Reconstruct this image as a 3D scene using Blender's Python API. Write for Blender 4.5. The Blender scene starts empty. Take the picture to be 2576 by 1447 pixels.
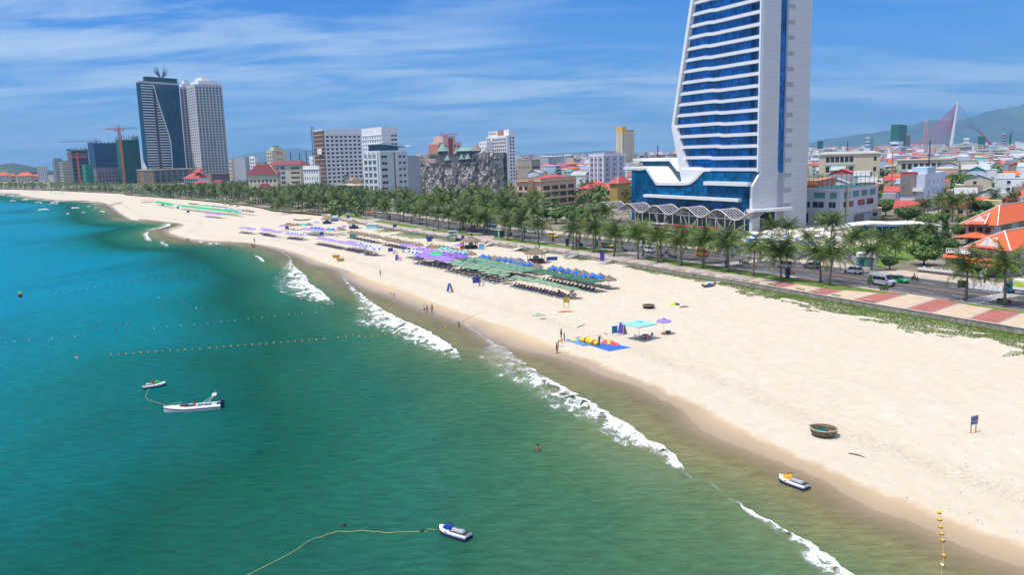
import bpy,math,random
import numpy as np
from mathutils import Vector,Matrix
from mathutils.bvhtree import BVHTree
from mathutils import noise as mnoise
R=random.Random(7)
SC=bpy.context.scene
COL=SC.collection
PI=math.pi
F=2050.;CX=1288.;CY=723.5;HC=31.
ROLL=math.radians(-1.62);PITCH=math.atan((CY-392)/F)
cam_d=bpy.data.cameras.new('camera');cam=bpy.data.objects.new('camera',cam_d);COL.objects.link(cam)
cam_d.sensor_fit='HORIZONTAL';cam_d.sensor_width=36;cam_d.lens=F/2576*36
cam_d.clip_start=1;cam_d.clip_end=60000
CM=Matrix.Rotation(PI/2-PITCH,4,'X')@Matrix.Rotation(ROLL,4,'Z')
cam.matrix_world=Matrix.Translation((0,0,HC))@CM
SC.camera=cam
SC.render.resolution_x=1024;SC.render.resolution_y=576
SUNV=Vector((-.37,-.14,1)).normalized()
SEL=math.asin(SUNV.z);SAZ=math.atan2(SUNV.x,SUNV.y)
W=bpy.data.worlds.new('World');SC.world=W;W.use_nodes=True
def nd(t,ty,**kw):
    n=t.nodes.new(ty)
    for k,v in kw.items():
        if k in n.inputs.keys()and not hasattr(n,k):n.inputs[k].default_value=v
        else:
            try:setattr(n,k,v)
            except Exception:n.inputs[k].default_value=v
    return n
def mathn(t,op,a,b=None,c=None,clamp=False):
    n=t.nodes.new('ShaderNodeMath');n.operation=op;n.use_clamp=clamp
    for i,v in enumerate((a,b,c)):
        if v is None:continue
        if isinstance(v,(int,float)):n.inputs[i].default_value=v
        else:t.links.new(v,n.inputs[i])
    return n.outputs[0]
def mix(t,fac,a,b,mode='MIX'):
    n=t.nodes.new('ShaderNodeMixRGB');n.blend_type=mode
    for i,v in enumerate((fac,a,b)):
        if isinstance(v,(int,float)):n.inputs[i].default_value=v
        elif isinstance(v,tuple):n.inputs[i].default_value=(*v[:3],1)
        else:t.links.new(v,n.inputs[i])
    return n.outputs[0]
def ramp(t,fac,stops):
    n=t.nodes.new('ShaderNodeValToRGB');e=n.color_ramp.elements
    while len(e)<len(stops):e.new(.5)
    for el,(p,c)in zip(e,stops):
        el.position=p;el.color=(*c,1)if isinstance(c,tuple)else(c,c,c,1)
    t.links.new(fac,n.inputs[0]);return n.outputs[0]
def noisen(t,vec,scale,detail=4,rough=.5,dist=0):
    n=t.nodes.new('ShaderNodeTexNoise');n.inputs['Scale'].default_value=scale
    n.inputs['Detail'].default_value=detail;n.inputs['Roughness'].default_value=rough
    n.inputs['Distortion'].default_value=dist
    if vec is not None:t.links.new(vec,n.inputs['Vector'])
    return n.outputs[0]
def mapping(t,vec,scale=(1,1,1),rot=(0,0,0),loc=(0,0,0)):
    n=t.nodes.new('ShaderNodeMapping');n.inputs['Scale'].default_value=scale
    n.inputs['Rotation'].default_value=rot;n.inputs['Location'].default_value=loc
    t.links.new(vec,n.inputs['Vector']);return n.outputs[0]
wt=W.node_tree;bg=wt.nodes['Background']
sky=wt.nodes.new('ShaderNodeTexSky');sky.sky_type='NISHITA';sky.sun_disc=False
sky.sun_elevation=SEL;sky.sun_rotation=SAZ;sky.altitude=0
sky.air_density=1.0;sky.dust_density=.35;sky.ozone_density=3.0
tc=wt.nodes.new('ShaderNodeTexCoord')
sep=wt.nodes.new('ShaderNodeSeparateXYZ');wt.links.new(tc.outputs['Generated'],sep.inputs[0])
el=mathn(wt,'MAXIMUM',sep.outputs[2],0.0)
den=mathn(wt,'ADD',el,.13)
cu=mathn(wt,'DIVIDE',sep.outputs[0],den);cv=mathn(wt,'DIVIDE',sep.outputs[1],den)
cb=wt.nodes.new('ShaderNodeCombineXYZ');wt.links.new(cu,cb.inputs[0]);wt.links.new(cv,cb.inputs[1])
mp=mapping(wt,cb.outputs[0],(.75,1.9,1),(0,0,math.radians(17)),(3.6,1.2,0))
n1=noisen(wt,mp,1.15,9,.62,.35)
mp2=mapping(wt,cb.outputs[0],(.30,.75,1),(0,0,math.radians(-8)),(1.3,.4,0))
n2=noisen(wt,mp2,1.2,4,.5,.2)
cl=mathn(wt,'MULTIPLY',ramp(wt,n1,[(.40,0.),(.54,.6),(.68,1.)]),ramp(wt,n2,[(.34,.05),(.54,1.)]))
cl=mathn(wt,'MULTIPLY',cl,.85)
veil=mathn(wt,'MULTIPLY',mathn(wt,'SUBTRACT',el,.33),2.2,clamp=True)  # bright white overhead cloud, out of view, added to lift and whiten ambient fill
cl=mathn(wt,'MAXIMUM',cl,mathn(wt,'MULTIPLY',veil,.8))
hz=mathn(wt,'POWER',mathn(wt,'SUBTRACT',1.0,el),9.0)
skyc=mix(wt,1.0,sky.outputs[0],(.0,.58,1.45),'MULTIPLY')
skyc=mix(wt,mathn(wt,'MULTIPLY',hz,.8),skyc,(4.1,6.2,8.5))
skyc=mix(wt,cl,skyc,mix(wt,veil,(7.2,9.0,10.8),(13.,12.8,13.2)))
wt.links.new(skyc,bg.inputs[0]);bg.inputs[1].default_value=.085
sd=bpy.data.lights.new('sun','SUN');sd.energy=4.4;sd.angle=math.radians(.53);sd.color=(1,.93,.84)
sun=bpy.data.objects.new('sun',sd);COL.objects.link(sun)
sun.rotation_euler=SUNV.to_track_quat('Z','Y').to_euler();sun.location=(0,0,500)
vs=SC.view_settings;vs.view_transform='Standard';vs.look='None';vs.exposure=.12;vs.gamma=1
SC.render.engine='CYCLES'
def ray(px,py):
    return(CM.to_3x3()@Vector(((px-CX)/F,-(py-CY)/F,-1)))
def atz(px,py,z=0.):
    d=ray(px,py);t=(z-HC)/d.z;return Vector((d.x*t,d.y*t,z))
def atY(px,py,Y):
    d=ray(px,py);t=Y/d.y;return Vector((d.x*t,Y,HC+d.z*t))
def cp(crop,pts):
    x0,y0,s=crop;return[((x0+s*x)/1.5497,(y0+s*y)/1.5497)for x,y in pts]
cA=(3000,780,.41472);cB=(2200,900,.37313);cC=(1500,880,.3882);cD=(900,440,.4146)
cE=(500,740,.31056);cG=(0,240,.4146);cK=(1800,440,.33167);cR=(3100,360,.3732)
cZ1=(1800,1300,.4146);cZ2=(2900,1500,.5127);cZ3=(1000,950,.3882);cL=(0,1050,.5047)
cT1=(2400,0,.37313);cT2=(2400,500,.33167);cP=(0,0,1.5497)
MATS={}
def M(name,col,rough=.75,var=.12,scale=.6,metal=0.,spec=.35,bump=0.,rnd=0.,coat=0.,col2=None,transp=0.):
    if name in MATS:return MATS[name]
    m=bpy.data.materials.new(name);m.use_nodes=True;t=m.node_tree
    b=t.nodes['Principled BSDF'];b.inputs['Roughness'].default_value=rough
    b.inputs['Metallic'].default_value=metal;b.inputs['Specular IOR Level'].default_value=spec
    if coat:b.inputs['Coat Weight'].default_value=coat
    tcn=t.nodes.new('ShaderNodeTexCoord');src=tcn.outputs['Object']
    nz=noisen(t,src,scale,5,.6)
    lo=tuple(max(0,c*(1-var))for c in col);hi=tuple(min(1,c*(1+var))for c in(col2 or col))
    c=ramp(t,nz,[(.3,lo),(.7,hi)])
    if rnd:
        oi=t.nodes.new('ShaderNodeObjectInfo')
        h=t.nodes.new('ShaderNodeHueSaturation')
        t.links.new(mathn(t,'ADD',mathn(t,'MULTIPLY',oi.outputs['Random'],rnd),1-rnd/2),h.inputs['Value'])
        t.links.new(c,h.inputs['Color']);c=h.outputs[0]
    t.links.new(c,b.inputs['Base Color'])
    if bump:
        bn=t.nodes.new('ShaderNodeBump');bn.inputs['Strength'].default_value=bump;bn.inputs['Distance'].default_value=.1
        t.links.new(noisen(t,src,scale*8,4),bn.inputs['Height']);t.links.new(bn.outputs[0],b.inputs['Normal'])
    MATS[name]=m;return m
class MB:
    def __init__(s):s.v=[];s.f=[];s.m=[];s.uv=None
    def q(s,pts,mi=0):
        n=len(s.v);s.v+=[tuple(p)for p in pts];s.f.append(tuple(range(n,n+len(pts))));s.m.append(mi);return s
    def box(s,x0,y0,z0,x1,y1,z1,mi=0,top=1.,mat=None):
        n=len(s.v);cx,cy=(x0+x1)/2,(y0+y1)/2;hx,hy=(x1-x0)/2,(y1-y0)/2
        P=[(cx-hx,cy-hy,z0),(cx+hx,cy-hy,z0),(cx+hx,cy+hy,z0),(cx-hx,cy+hy,z0),
             (cx-hx*top,cy-hy*top,z1),(cx+hx*top,cy-hy*top,z1),(cx+hx*top,cy+hy*top,z1),(cx-hx*top,cy+hy*top,z1)]
        if mat is not None:P=[tuple(mat@Vector(p))for p in P]
        s.v+=P
        for f in((3,2,1,0),(4,5,6,7),(0,1,5,4),(1,2,6,5),(2,3,7,6),(3,0,4,7)):
            s.f.append(tuple(n+i for i in f));s.m.append(mi)
        return s
    def beam(s,a,b,w,h=None,mi=0):
        a=Vector(a);b=Vector(b);d=b-a;L=d.length
        if L<1e-6:return s
        q=d.to_track_quat('Z','Y').to_matrix().to_4x4();h=h or w
        return s.box(-w/2,-h/2,0,w/2,h/2,L,mi,mat=Matrix.Translation(a)@q)
    def tube(s,pts,rad,n=8,mi=0,cap=True):
        pts=[Vector(p)for p in pts];k=len(pts)
        if isinstance(rad,(int,float)):rad=[rad]*k
        base=len(s.v);up=Vector((0,0,1))
        for i,p in enumerate(pts):
            d=(pts[min(i+1,k-1)]-pts[max(i-1,0)]).normalized()
            a=d.cross(up);a=a.normalized()if a.length>1e-3 else Vector((1,0,0));b=d.cross(a).normalized()
            for j in range(n):
                t=2*PI*j/n;s.v.append(tuple(p+(a*math.cos(t)+b*math.sin(t))*rad[i]))
        for i in range(k-1):
            for j in range(n):
                a0=base+i*n+j;a1=base+i*n+(j+1)%n
                s.f.append((a0,a1,a1+n,a0+n));s.m.append(mi)
        if cap:
            s.f.append(tuple(base+j for j in range(n))[::-1]);s.m.append(mi)
            s.f.append(tuple(base+(k-1)*n+j for j in range(n)));s.m.append(mi)
        return s
    def rev(s,prof,n=16,c=(0,0,0),sx=1,sy=1,mi=0,rot=0.):
        base=len(s.v)
        for r,z in prof:
            for j in range(n):
                t=2*PI*j/n+rot;s.v.append((c[0]+r*math.cos(t)*sx,c[1]+r*math.sin(t)*sy,c[2]+z))
        for i in range(len(prof)-1):
            for j in range(n):
                a0=base+i*n+j;a1=base+i*n+(j+1)%n
                s.f.append((a0,a1,a1+n,a0+n));s.m.append(mi)
        return s
    def prism(s,poly,z0,z1,mi=0):
        n=len(s.v);k=len(poly)
        s.v+=[(x,y,z0)for x,y in poly]+[(x,y,z1)for x,y in poly]
        s.f.append(tuple(n+i for i in range(k))[::-1]);s.f.append(tuple(n+k+i for i in range(k)));s.m+=[mi,mi]
        for i in range(k):
            j=(i+1)%k;s.f.append((n+i,n+j,n+k+j,n+k+i));s.m.append(mi)
        return s
    def slab(s,pts,nrm,th,mi=0):
        n=len(s.v);k=len(pts);nv=Vector(nrm)*th
        s.v+=[tuple(p)for p in pts]+[tuple(Vector(p)+nv)for p in pts]
        s.f.append(tuple(n+i for i in range(k)));s.f.append(tuple(n+k+i for i in range(k))[::-1]);s.m+=[mi,mi]
        for i in range(k):
            j=(i+1)%k;s.f.append((n+i,n+k+i,n+k+j,n+j));s.m.append(mi)
        return s
    def loft(s,rows,mi=0,closed=False):
        base=len(s.v);n=len(rows[0])
        for r in rows:s.v+=[tuple(p)for p in r]
        for i in range(len(rows)-1):
            for j in range(n if closed else n-1):
                a=base+i*n+j;b=base+i*n+(j+1)%n
                s.f.append((a,b,b+n,a+n));s.m.append(mi)
        return s
    def mesh(s,name,mats,smooth=False):
        me=bpy.data.meshes.new(name);me.from_pydata(s.v,[],s.f)
        if not isinstance(mats,(list,tuple)):mats=[mats]
        for m in mats:me.materials.append(m)
        if len(mats)>1:me.polygons.foreach_set('material_index',s.m)
        if smooth:me.polygons.foreach_set('use_smooth',[True]*len(s.f))
        me.update();return me
    def build(s,name,mats,parent=None,smooth=False):
        return obj(name,s.mesh(name,mats,smooth),parent)
KIDS={}
def obj(name,me,parent=None,loc=None):
    o=bpy.data.objects.new(name,me);COL.objects.link(o)
    if parent is not None:o.parent=parent;KIDS.setdefault(parent.name,[]).append(o)
    if loc is not None:o.location=loc
    return o
def tag(o,label=None,cat=None,group=None,kind=None):
    if label:o['label']=label
    if group:group=group[:58]
    if cat:o['category']=cat
    if group:o['group']=group
    if kind:o['kind']=kind
    return o
def thing(name,label,cat,loc=(0,0,0),rz=0.,group=None,sc=1.):
    o=bpy.data.objects.new(name,None);COL.objects.link(o);o.empty_display_size=.2
    o.location=loc;o.rotation_euler=(0,0,rz);o.scale=(sc,sc,sc)if isinstance(sc,(int,float))else sc
    return tag(o,label,cat,group)
def dup(o,loc=None,rz=None,label=None,group=None,sc=None,parent=None):
    c=o.copy();COL.objects.link(c)
    if parent is not None:c.parent=parent;KIDS.setdefault(parent.name,[]).append(c)
    if loc is not None:c.location=loc
    if rz is not None:c.rotation_euler=(0,0,rz)
    if label:c['label']=label
    if group:c['group']=group
    if sc is not None:c.scale=(sc,sc,sc)if isinstance(sc,(int,float))else sc
    for k in KIDS.get(o.name,[]):dup(k,parent=c)
    return c
class Proto:
    def __init__(s,root):s.r=root;s.used=False
    def put(s,loc,rz=0.,label=None,group=None,sc=1.):
        if s.used:return dup(s.r,loc,rz,label,group,sc)
        s.used=True;o=s.r;o.location=loc;o.rotation_euler=(0,0,rz)
        o.scale=(sc,sc,sc)if isinstance(sc,(int,float))else sc
        if label:o['label']=label
        if group:o['group']=group
        return o
ORD=['first','second','third','fourth','fifth','sixth','seventh','eighth','ninth','tenth','eleventh','twelfth','thirteenth','fourteenth','fifteenth','sixteenth','seventeenth','eighteenth','nineteenth','twentieth']
TENS={2:'twenty',3:'thirty',4:'forty',5:'fifty',6:'sixty'}
def ordw(i):
    if i<20:return ORD[i]
    k=i+1;t,u=k//10,k%10
    if u==0:return TENS[t][:-1]+'ieth'
    return TENS[t]+'-'+ORD[u-1]
def textobj(txt,size,mat,parent,loc,rot,name='lettering',ext=.02):
    cu=bpy.data.curves.new(name,'FONT');cu.body=txt;cu.size=size;cu.extrude=ext;cu.align_x='CENTER';cu.align_y='CENTER'
    o=bpy.data.objects.new(name,cu);COL.objects.link(o)
    dg=bpy.context.evaluated_depsgraph_get();me=bpy.data.meshes.new_from_object(o.evaluated_get(dg))
    bpy.data.objects.remove(o);bpy.data.curves.remove(cu)
    me.materials.clear();me.materials.append(mat)
    p=obj(name,me,parent);p.location=loc;p.rotation_euler=rot;return p
HAZE=.00008
def catmull(P,step):
    P=[Vector((p[0],p[1]))for p in P];out=[]
    for i in range(len(P)-1):
        p0=P[max(i-1,0)];p1=P[i];p2=P[i+1];p3=P[min(i+2,len(P)-1)]
        n=max(1,int((p2-p1).length/step))
        n=min(n,60)
        for k in range(n):
            t=k/n
            out.append(.5*((2*p1)+(-p0+p2)*t+(2*p0-5*p1+4*p2-p3)*t*t+(-p0+3*p1-3*p2+p3)*t**3))
    out.append(P[-1]);return out
def resample(P,n,pw=1.):
    L=[0.]
    for a,b in zip(P,P[1:]):L.append(L[-1]+(Vector(b)-Vector(a)).length)
    out=[];j=0
    for i in range(n):
        s=L[-1]*(i/(n-1))**pw
        while j<len(L)-2 and L[j+1]<s:j+=1
        t=(s-L[j])/max(1e-9,L[j+1]-L[j]);out.append(Vector(P[j]).lerp(Vector(P[j+1]),min(1,t)))
    return out
WALL=catmull([(150,-20),(112,66),(95,97),(79.8,124.3),(67,147.5),(55.1,170.5),(41.5,195.6),(28.6,220.0),(16,242.0),(3.2,260),(-10.8,281.5),
                (-24.6,303),(-45,336),(-67.2,377.2),(-85,411),(-104,450.8)],1.5)
BACK=catmull([(-104,450.8),(-122,475),(-146,505),(-184.5,577),(-285,719),(-400,862),(-471,961),(-813,1314),(-1500,1900),(-4000,4000)],6)
WL=[0.]
for a,b in zip(WALL,WALL[1:]):WL.append(WL[-1]+(b-a).length)
def wnorm(i):
    d=(WALL[min(i+1,len(WALL)-1)]-WALL[max(i-1,0)]).normalized();return Vector((d.y,-d.x))
def wp(s,off,z=2.07):
    j=int(np.searchsorted(WL,s))-1;j=max(0,min(j,len(WALL)-2));t=(s-WL[j])/(WL[j+1]-WL[j])
    p=WALL[j].lerp(WALL[j+1],t)+wnorm(j).lerp(wnorm(j+1),t)*off;return Vector((p.x,p.y,z))
def wdir(s):
    a=wp(s-.5,0);b=wp(s+.5,0);return math.atan2(b.y-a.y,b.x-a.x)
def snear(x,y):
    p=Vector((x,y));i=min(range(len(WALL)),key=lambda k:(WALL[k]-p).length_squared)
    return WL[i],(p-WALL[i]).dot(wnorm(i))
WL_END=WL[-1]
water_px=[cp(cZ2,[(2130+(i*170),1390+i*75)for i in(5,3,1,0)]+[(1800,1290),(1500,1150),(1300,1050),(1000,960),(800,850),(550,700)]),
            cp(cZ1,[(2400,980),(2170,840),(2050,700),(1850,600),(1650,490),(1350,400),(1130,300),(900,225),(640,170),(430,110),(280,30)]),
            cp(cZ3,[(2370,985),(2200,850),(2050,795),(1800,705),(1580,625),(1350,530),(1100,450),(900,340),(800,255),(560,200),(430,130),(230,65),(0,0)]),
            cp(cE,[(1500,665),(900,650),(700,615),(560,575),(490,520),(600,470),(665,445),(640,425),(500,410),(200,375),(0,352)]),
            cp(cG,[(1000,1340),(800,1310),(500,1300),(200,1262),(0,1236)])]
WPTS=[]
for c in water_px:
    for p in c:
        q=atz(p[0],p[1],0.02);WPTS.append(Vector((q.x,q.y)))
W2=[]
for p in WPTS:
    if not W2 or(p-W2[-1]).length>1.5:W2.append(p)
WPTS=[Vector((75,-30)),Vector((58,12))]+W2+[Vector((-1300,1650)),Vector((-4300,3900))]
SHORE=catmull(WPTS,1.2)
dry_px=[cp(cZ2,[(2980,1560),(2550,1390),(2130,1200),(1830,1110),(1650,1040),(1400,930),(1220,850),(1000,780),(720,650),(450,540),(250,450),(0,330)]),
          cp(cZ1,[(2300,700),(2200,640),(2000,570),(1870,500),(1700,430),(1420,330),(1200,230),(1000,170),(650,10)]),
          cp(cZ3,[(2100,690),(1800,590),(1500,460),(1200,370),(900,255),(700,195),(480,110),(200,30),(0,-8)]),
          cp(cE,[(1500,650),(900,620),(720,590),(600,560),(530,520),(640,478),(700,447),(670,415),(520,398),(200,360),(0,342)]),
          cp(cG,[(1000,1330),(800,1303),(500,1294),(200,1255),(0,1230)])]
DP=[]
for c in dry_px:
    for p in c:
        q=atz(p[0],p[1],.5);q=Vector((q.x,q.y))
        if not DP or(q-DP[-1]).length>1.5:DP.append(q)
DRY=catmull([Vector((85,-26)),Vector((63,15))]+DP+[Vector((-1285,1665)),Vector((-4280,3925))],1.2)
def np2(P):return np.array([(p.x,p.y)for p in P])
def distto(P,poly):
    P=np.asarray(P,float);A=np2(poly);best=np.full(len(P),1e18)
    for i in range(0,len(P),4000):
        Q=P[i:i+4000,None,:];a=A[None,:-1];b=A[None,1:];ab=b-a
        t=np.clip(((Q-a)*ab).sum(2)/np.maximum((ab**2).sum(2),1e-9),0,1)
        d=((Q-(a+ab*t[...,None]))**2).sum(2).min(1);best[i:i+4000]=np.sqrt(d)
    return best
def insidepoly(P,poly):
    P=np.asarray(P,float);x,y=P[:,0],P[:,1];ins=np.zeros(len(P),bool);A=np2(poly);j=len(A)-1
    for i in range(len(A)):
        xi,yi=A[i];xj,yj=A[j]
        c=((yi>y)!=(yj>y))&(x<(xj-xi)*(y-yi)/(yj-yi+1e-12)+xi);ins^=c;j=i
    return ins
SEA=SHORE+[Vector((-40000,3000)),Vector((-40000,-4000)),Vector((75,-4000))]
DRYSIDE=DRY+[Vector((-40000,3000)),Vector((-40000,-4000)),Vector((85,-4000))]
FULLW=WALL+BACK[1:]
def gridaxis(segs):
    out=[]
    for a,b,st in segs:
        x=a
        while x<b-1e-6:out.append(x);x+=st
    out.append(segs[-1][1]);return out
def sandz(P):
    P=np.asarray(P,float)
    dw=distto(P,SHORE);ins=insidepoly(P,SEA);dw=np.where(ins,-dw,dw)
    dd=distto(P,DRY);insd=insidepoly(P,DRYSIDE);dwall=distto(P,FULLW)
    band=np.where(insd& ~ins,dw/np.maximum(dw+dd,.01),np.where(ins,0,1.))
    z=np.where(ins,np.maximum(dw*.05,-2.5),np.where(insd,.42*band,.42+.68*np.clip(dd/np.maximum(dd+dwall,5),0,1)))
    return z,dw,np.where(insd,-dd,dd)
xs=gridaxis([(-1700,-500,30),(-500,-260,6),(-260,-120,3),(-120,0,1.5),(0,130,1.2),(130,170,8)])
ys=gridaxis([(-30,40,8),(40,150,1.1),(150,340,1.6),(340,560,4),(560,1000,8),(1000,2000,30)])
G=np.array([(x,y)for y in ys for x in xs]);nx=len(xs)
LAND=FULLW+[Vector((9000,9000)),Vector((9000,-30)),Vector((150,-30))]
z,dws,dds=sandz(G);inl=insidepoly(G,LAND);dwl=distto(G,FULLW)
keep=~((inl&(dwl>np.where(G[:,1]<440,2.5,np.where(G[:,1]<900,16,60))))|(dws< -45))
zz=z.copy()
for i in range(len(G)):
    if keep[i]:
        x,y=G[i];k=min(1,max(0,dds[i]/6))
        zz[i]+=k*(.10*mnoise.noise(Vector((x*.09,y*.09,0)))+.035*mnoise.noise(Vector((x*.45,y*.45,3))))
        if inl[i]:zz[i]=min(zz[i],1.2)
idx=-np.ones(len(G),int);vs_=[];wet=[];dr=[]
faces=[]
for j in range(len(ys)-1):
    for i in range(nx-1):
        a=j*nx+i;c=(a,a+1,a+nx+1,a+nx)
        if all(keep[k]for k in c):faces.append(c)
used=sorted({k for f in faces for k in f})
for n,k in enumerate(used):idx[k]=n
me=bpy.data.meshes.new('sand')
me.from_pydata([(G[k][0],G[k][1],zz[k])for k in used],[],[tuple(idx[k]for k in f)for f in faces])
at1=me.attributes.new('dshore','FLOAT','POINT');at1.data.foreach_set('value',[float(dws[k])for k in used])
at2=me.attributes.new('ddry','FLOAT','POINT');at2.data.foreach_set('value',[float(dds[k])for k in used])
me.polygons.foreach_set('use_smooth',[True]*len(faces))
sm=bpy.data.materials.new('sand');sm.use_nodes=True;t=sm.node_tree;b=t.nodes['Principled BSDF']
tcn=t.nodes.new('ShaderNodeTexCoord');src=tcn.outputs['Object']
def attr(t,n):
    a=t.nodes.new('ShaderNodeAttribute');a.attribute_name=n;return a.outputs['Fac']
dsh=attr(t,'dshore');ddr=attr(t,'ddry')
def mr(t,v,a,b_,c=0.,d=1.):
    n=t.nodes.new('ShaderNodeMapRange');t.links.new(v,n.inputs[0])
    for i,k in enumerate((a,b_,c,d)):n.inputs[i+1].default_value=k
    return n.outputs[0]
big=noisen(t,src,.045,6,.6,.4);mid=noisen(t,src,.6,6,.65);fine=noisen(t,src,6,3,.6)
streak=noisen(t,mapping(t,src,(.5,.07,1),(0,0,math.radians(31))),1.2,6,.6,.3)
c=ramp(t,mid,[(.25,(.475,.43,.345)),(.75,(.56,.52,.445))])
c=mix(t,mathn(t,'MULTIPLY',ramp(t,streak,[(.42,0.),(.70,1.)]),.48),c,(.50,.405,.28))
c=mix(t,mathn(t,'MULTIPLY',ramp(t,big,[(.40,0.),(.7,1.)]),.22),c,(.46,.41,.31))
c=mix(t,mathn(t,'MULTIPLY',ramp(t,fine,[(.55,0.),(.8,1.)]),.22),c,(.38,.32,.24))
ns_=mathn(t,'ADD',ddr,mathn(t,'MULTIPLY',mathn(t,'SUBTRACT',mid,.5),2.2))
deb=mathn(t,'MULTIPLY',mr(t,ns_,5.5,8.2),mr(t,ns_,11.5,8.4))
spk=ramp(t,noisen(t,src,2.2,8,.75),[(.46,0.),(.62,1.)])
c=mix(t,mathn(t,'MULTIPLY',mathn(t,'MULTIPLY',deb,spk),.55),c,(.27,.235,.15))
damp=mr(t,ns_,.35,-.8)
for a_,b_ in((12.9,.16),(14.5,.16),(18.2,.14),(19.7,.14)):
    tk=mathn(t,'LESS_THAN',mathn(t,'ABSOLUTE',mathn(t,'SUBTRACT',mathn(t,'ADD',ddr,mathn(t,'MULTIPLY',big,5.)),a_+2.5)),b_)
    c=mix(t,mathn(t,'MULTIPLY',tk,mathn(t,'MULTIPLY',ramp(t,big,[(.45,0.),(.55,1.)]),.28)),c,(.42,.35,.26))
c=mix(t,damp,c,(.50,.385,.25))
wetf=mr(t,mathn(t,'ADD',dsh,mathn(t,'MULTIPLY',mathn(t,'SUBTRACT',big,.5),3.)),5.0,.3)
wetf=mathn(t,'MULTIPLY',wetf,damp)
c=mix(t,wetf,c,(.33,.25,.165))
t.links.new(c,b.inputs['Base Color'])
t.links.new(mathn(t,'SUBTRACT',.95,mathn(t,'MULTIPLY',wetf,.66)),b.inputs['Roughness'])
b.inputs['Specular IOR Level'].default_value=.4
bn=t.nodes.new('ShaderNodeBump');bn.inputs['Distance'].default_value=.12
t.links.new(mathn(t,'MULTIPLY',mathn(t,'SUBTRACT',1.0,damp),.55),bn.inputs['Strength'])
t.links.new(mathn(t,'ADD',noisen(t,src,1.6,7,.7),mathn(t,'MULTIPLY',mid,1.5)),bn.inputs['Height'])
t.links.new(bn.outputs[0],b.inputs['Normal'])
me.materials.append(sm);sand=tag(obj('sand',me),kind='structure')
xs=gridaxis([(-30000,-6000,3000),(-6000,-1500,500),(-1500,-500,50),(-500,-250,10),(-250,-110,4),(-110,60,2),(60,100,6)])
ys=gridaxis([(-60,10,10),(10,160,2),(160,330,3),(330,700,8),(700,1300,40),(1300,5000,400),(5000,30000,4000)])
G=np.array([(x,y)for y in ys for x in xs]);nx=len(xs)
dws=distto(G,SHORE);ins=insidepoly(G,SEA);dws=np.where(ins,dws,-dws)
keep=dws> -7.5
faces=[]
for j in range(len(ys)-1):
    for i in range(nx-1):
        a=j*nx+i;cc=(a,a+1,a+nx+1,a+nx)
        if any(keep[k]and dws[k]> -3 for k in cc):faces.append(cc)
used=sorted({k for f in faces for k in f});idx=-np.ones(len(G),int)
for n,k in enumerate(used):idx[k]=n
me=bpy.data.meshes.new('sea')
me.from_pydata([(G[k][0],G[k][1],0.02 if dws[k]> -8 else-1.5)for k in used],[],[tuple(idx[k]for k in f)for f in faces])
at1=me.attributes.new('dshore','FLOAT','POINT');at1.data.foreach_set('value',[float(dws[k])for k in used])
wm=bpy.data.materials.new('sea_water');wm.use_nodes=True;t=wm.node_tree;b=t.nodes['Principled BSDF']
tcn=t.nodes.new('ShaderNodeTexCoord');src=tcn.outputs['Object'];dsh=attr(t,'dshore')
lw=noisen(t,mapping(t,src,(1,.6,1),(0,0,math.radians(28))),.03,5,.55,.6)
d2=mathn(t,'ADD',dsh,mathn(t,'MULTIPLY',mathn(t,'SUBTRACT',lw,.5),mr(t,dsh,0,40,3,46)))
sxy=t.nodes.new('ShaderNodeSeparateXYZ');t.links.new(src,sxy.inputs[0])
d2=mathn(t,'ADD',d2,mathn(t,'MULTIPLY',mr(t,dsh,8,50),mr(t,sxy.outputs[1],55,220,0,85)))  # bluer further off: grazing sky reflection put into the base colour
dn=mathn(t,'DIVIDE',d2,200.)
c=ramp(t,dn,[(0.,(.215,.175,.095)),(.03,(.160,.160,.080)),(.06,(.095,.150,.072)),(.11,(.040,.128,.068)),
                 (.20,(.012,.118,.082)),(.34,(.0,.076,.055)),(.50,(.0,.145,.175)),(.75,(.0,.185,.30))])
patch=noisen(t,mapping(t,src,(1,.45,1),(0,0,math.radians(-15))),.022,5,.6,.8)
c=mix(t,mathn(t,'MULTIPLY',ramp(t,patch,[(.48,0.),(.74,1.)]),.6),c,(.003,.048,.040))
rp_=noisen(t,mapping(t,src,(.45,1.5,1),(0,0,math.radians(20))),.9,7,.7)
c=mix(t,1.,c,ramp(t,rp_,[(.32,.72),(.5,1.),(.68,1.3)]),'MULTIPLY')  # lit and shaded ripple facets painted into the water colour
t.nodes.remove(b);b=t.nodes.new('ShaderNodeBsdfDiffuse');gl_=t.nodes.new('ShaderNodeBsdfGlossy');gl_.inputs['Roughness'].default_value=.12;fz=t.nodes.new('ShaderNodeFresnel');fz.inputs[0].default_value=1.33;t.links.new(c,b.inputs['Color'])
wx=t.nodes.new('ShaderNodeMixShader');t.links.new(mathn(t,'MULTIPLY',fz.outputs[0],.30),wx.inputs[0]);t.links.new(b.outputs[0],wx.inputs[1]);t.links.new(gl_.outputs[0],wx.inputs[2])
r1=noisen(t,mapping(t,src,(.55,1.5,1),(0,0,math.radians(14))),1.3,7,.68)
r2=noisen(t,mapping(t,src,(.5,1.3,1),(0,0,math.radians(-18))),.28,4,.55)
wv=t.nodes.new('ShaderNodeTexWave');wv.inputs['Scale'].default_value=.14;wv.inputs['Distortion'].default_value=5;wv.inputs['Detail'].default_value=3
t.links.new(mapping(t,src,(.6,1.2,1),(0,0,math.radians(66))),wv.inputs['Vector'])
hh=mathn(t,'ADD',mathn(t,'MULTIPLY',r1,1.5),mathn(t,'ADD',mathn(t,'MULTIPLY',r2,1.1),mathn(t,'MULTIPLY',wv.outputs[1],.22)))
bn=t.nodes.new('ShaderNodeBump');bn.inputs['Distance'].default_value=.5
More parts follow.
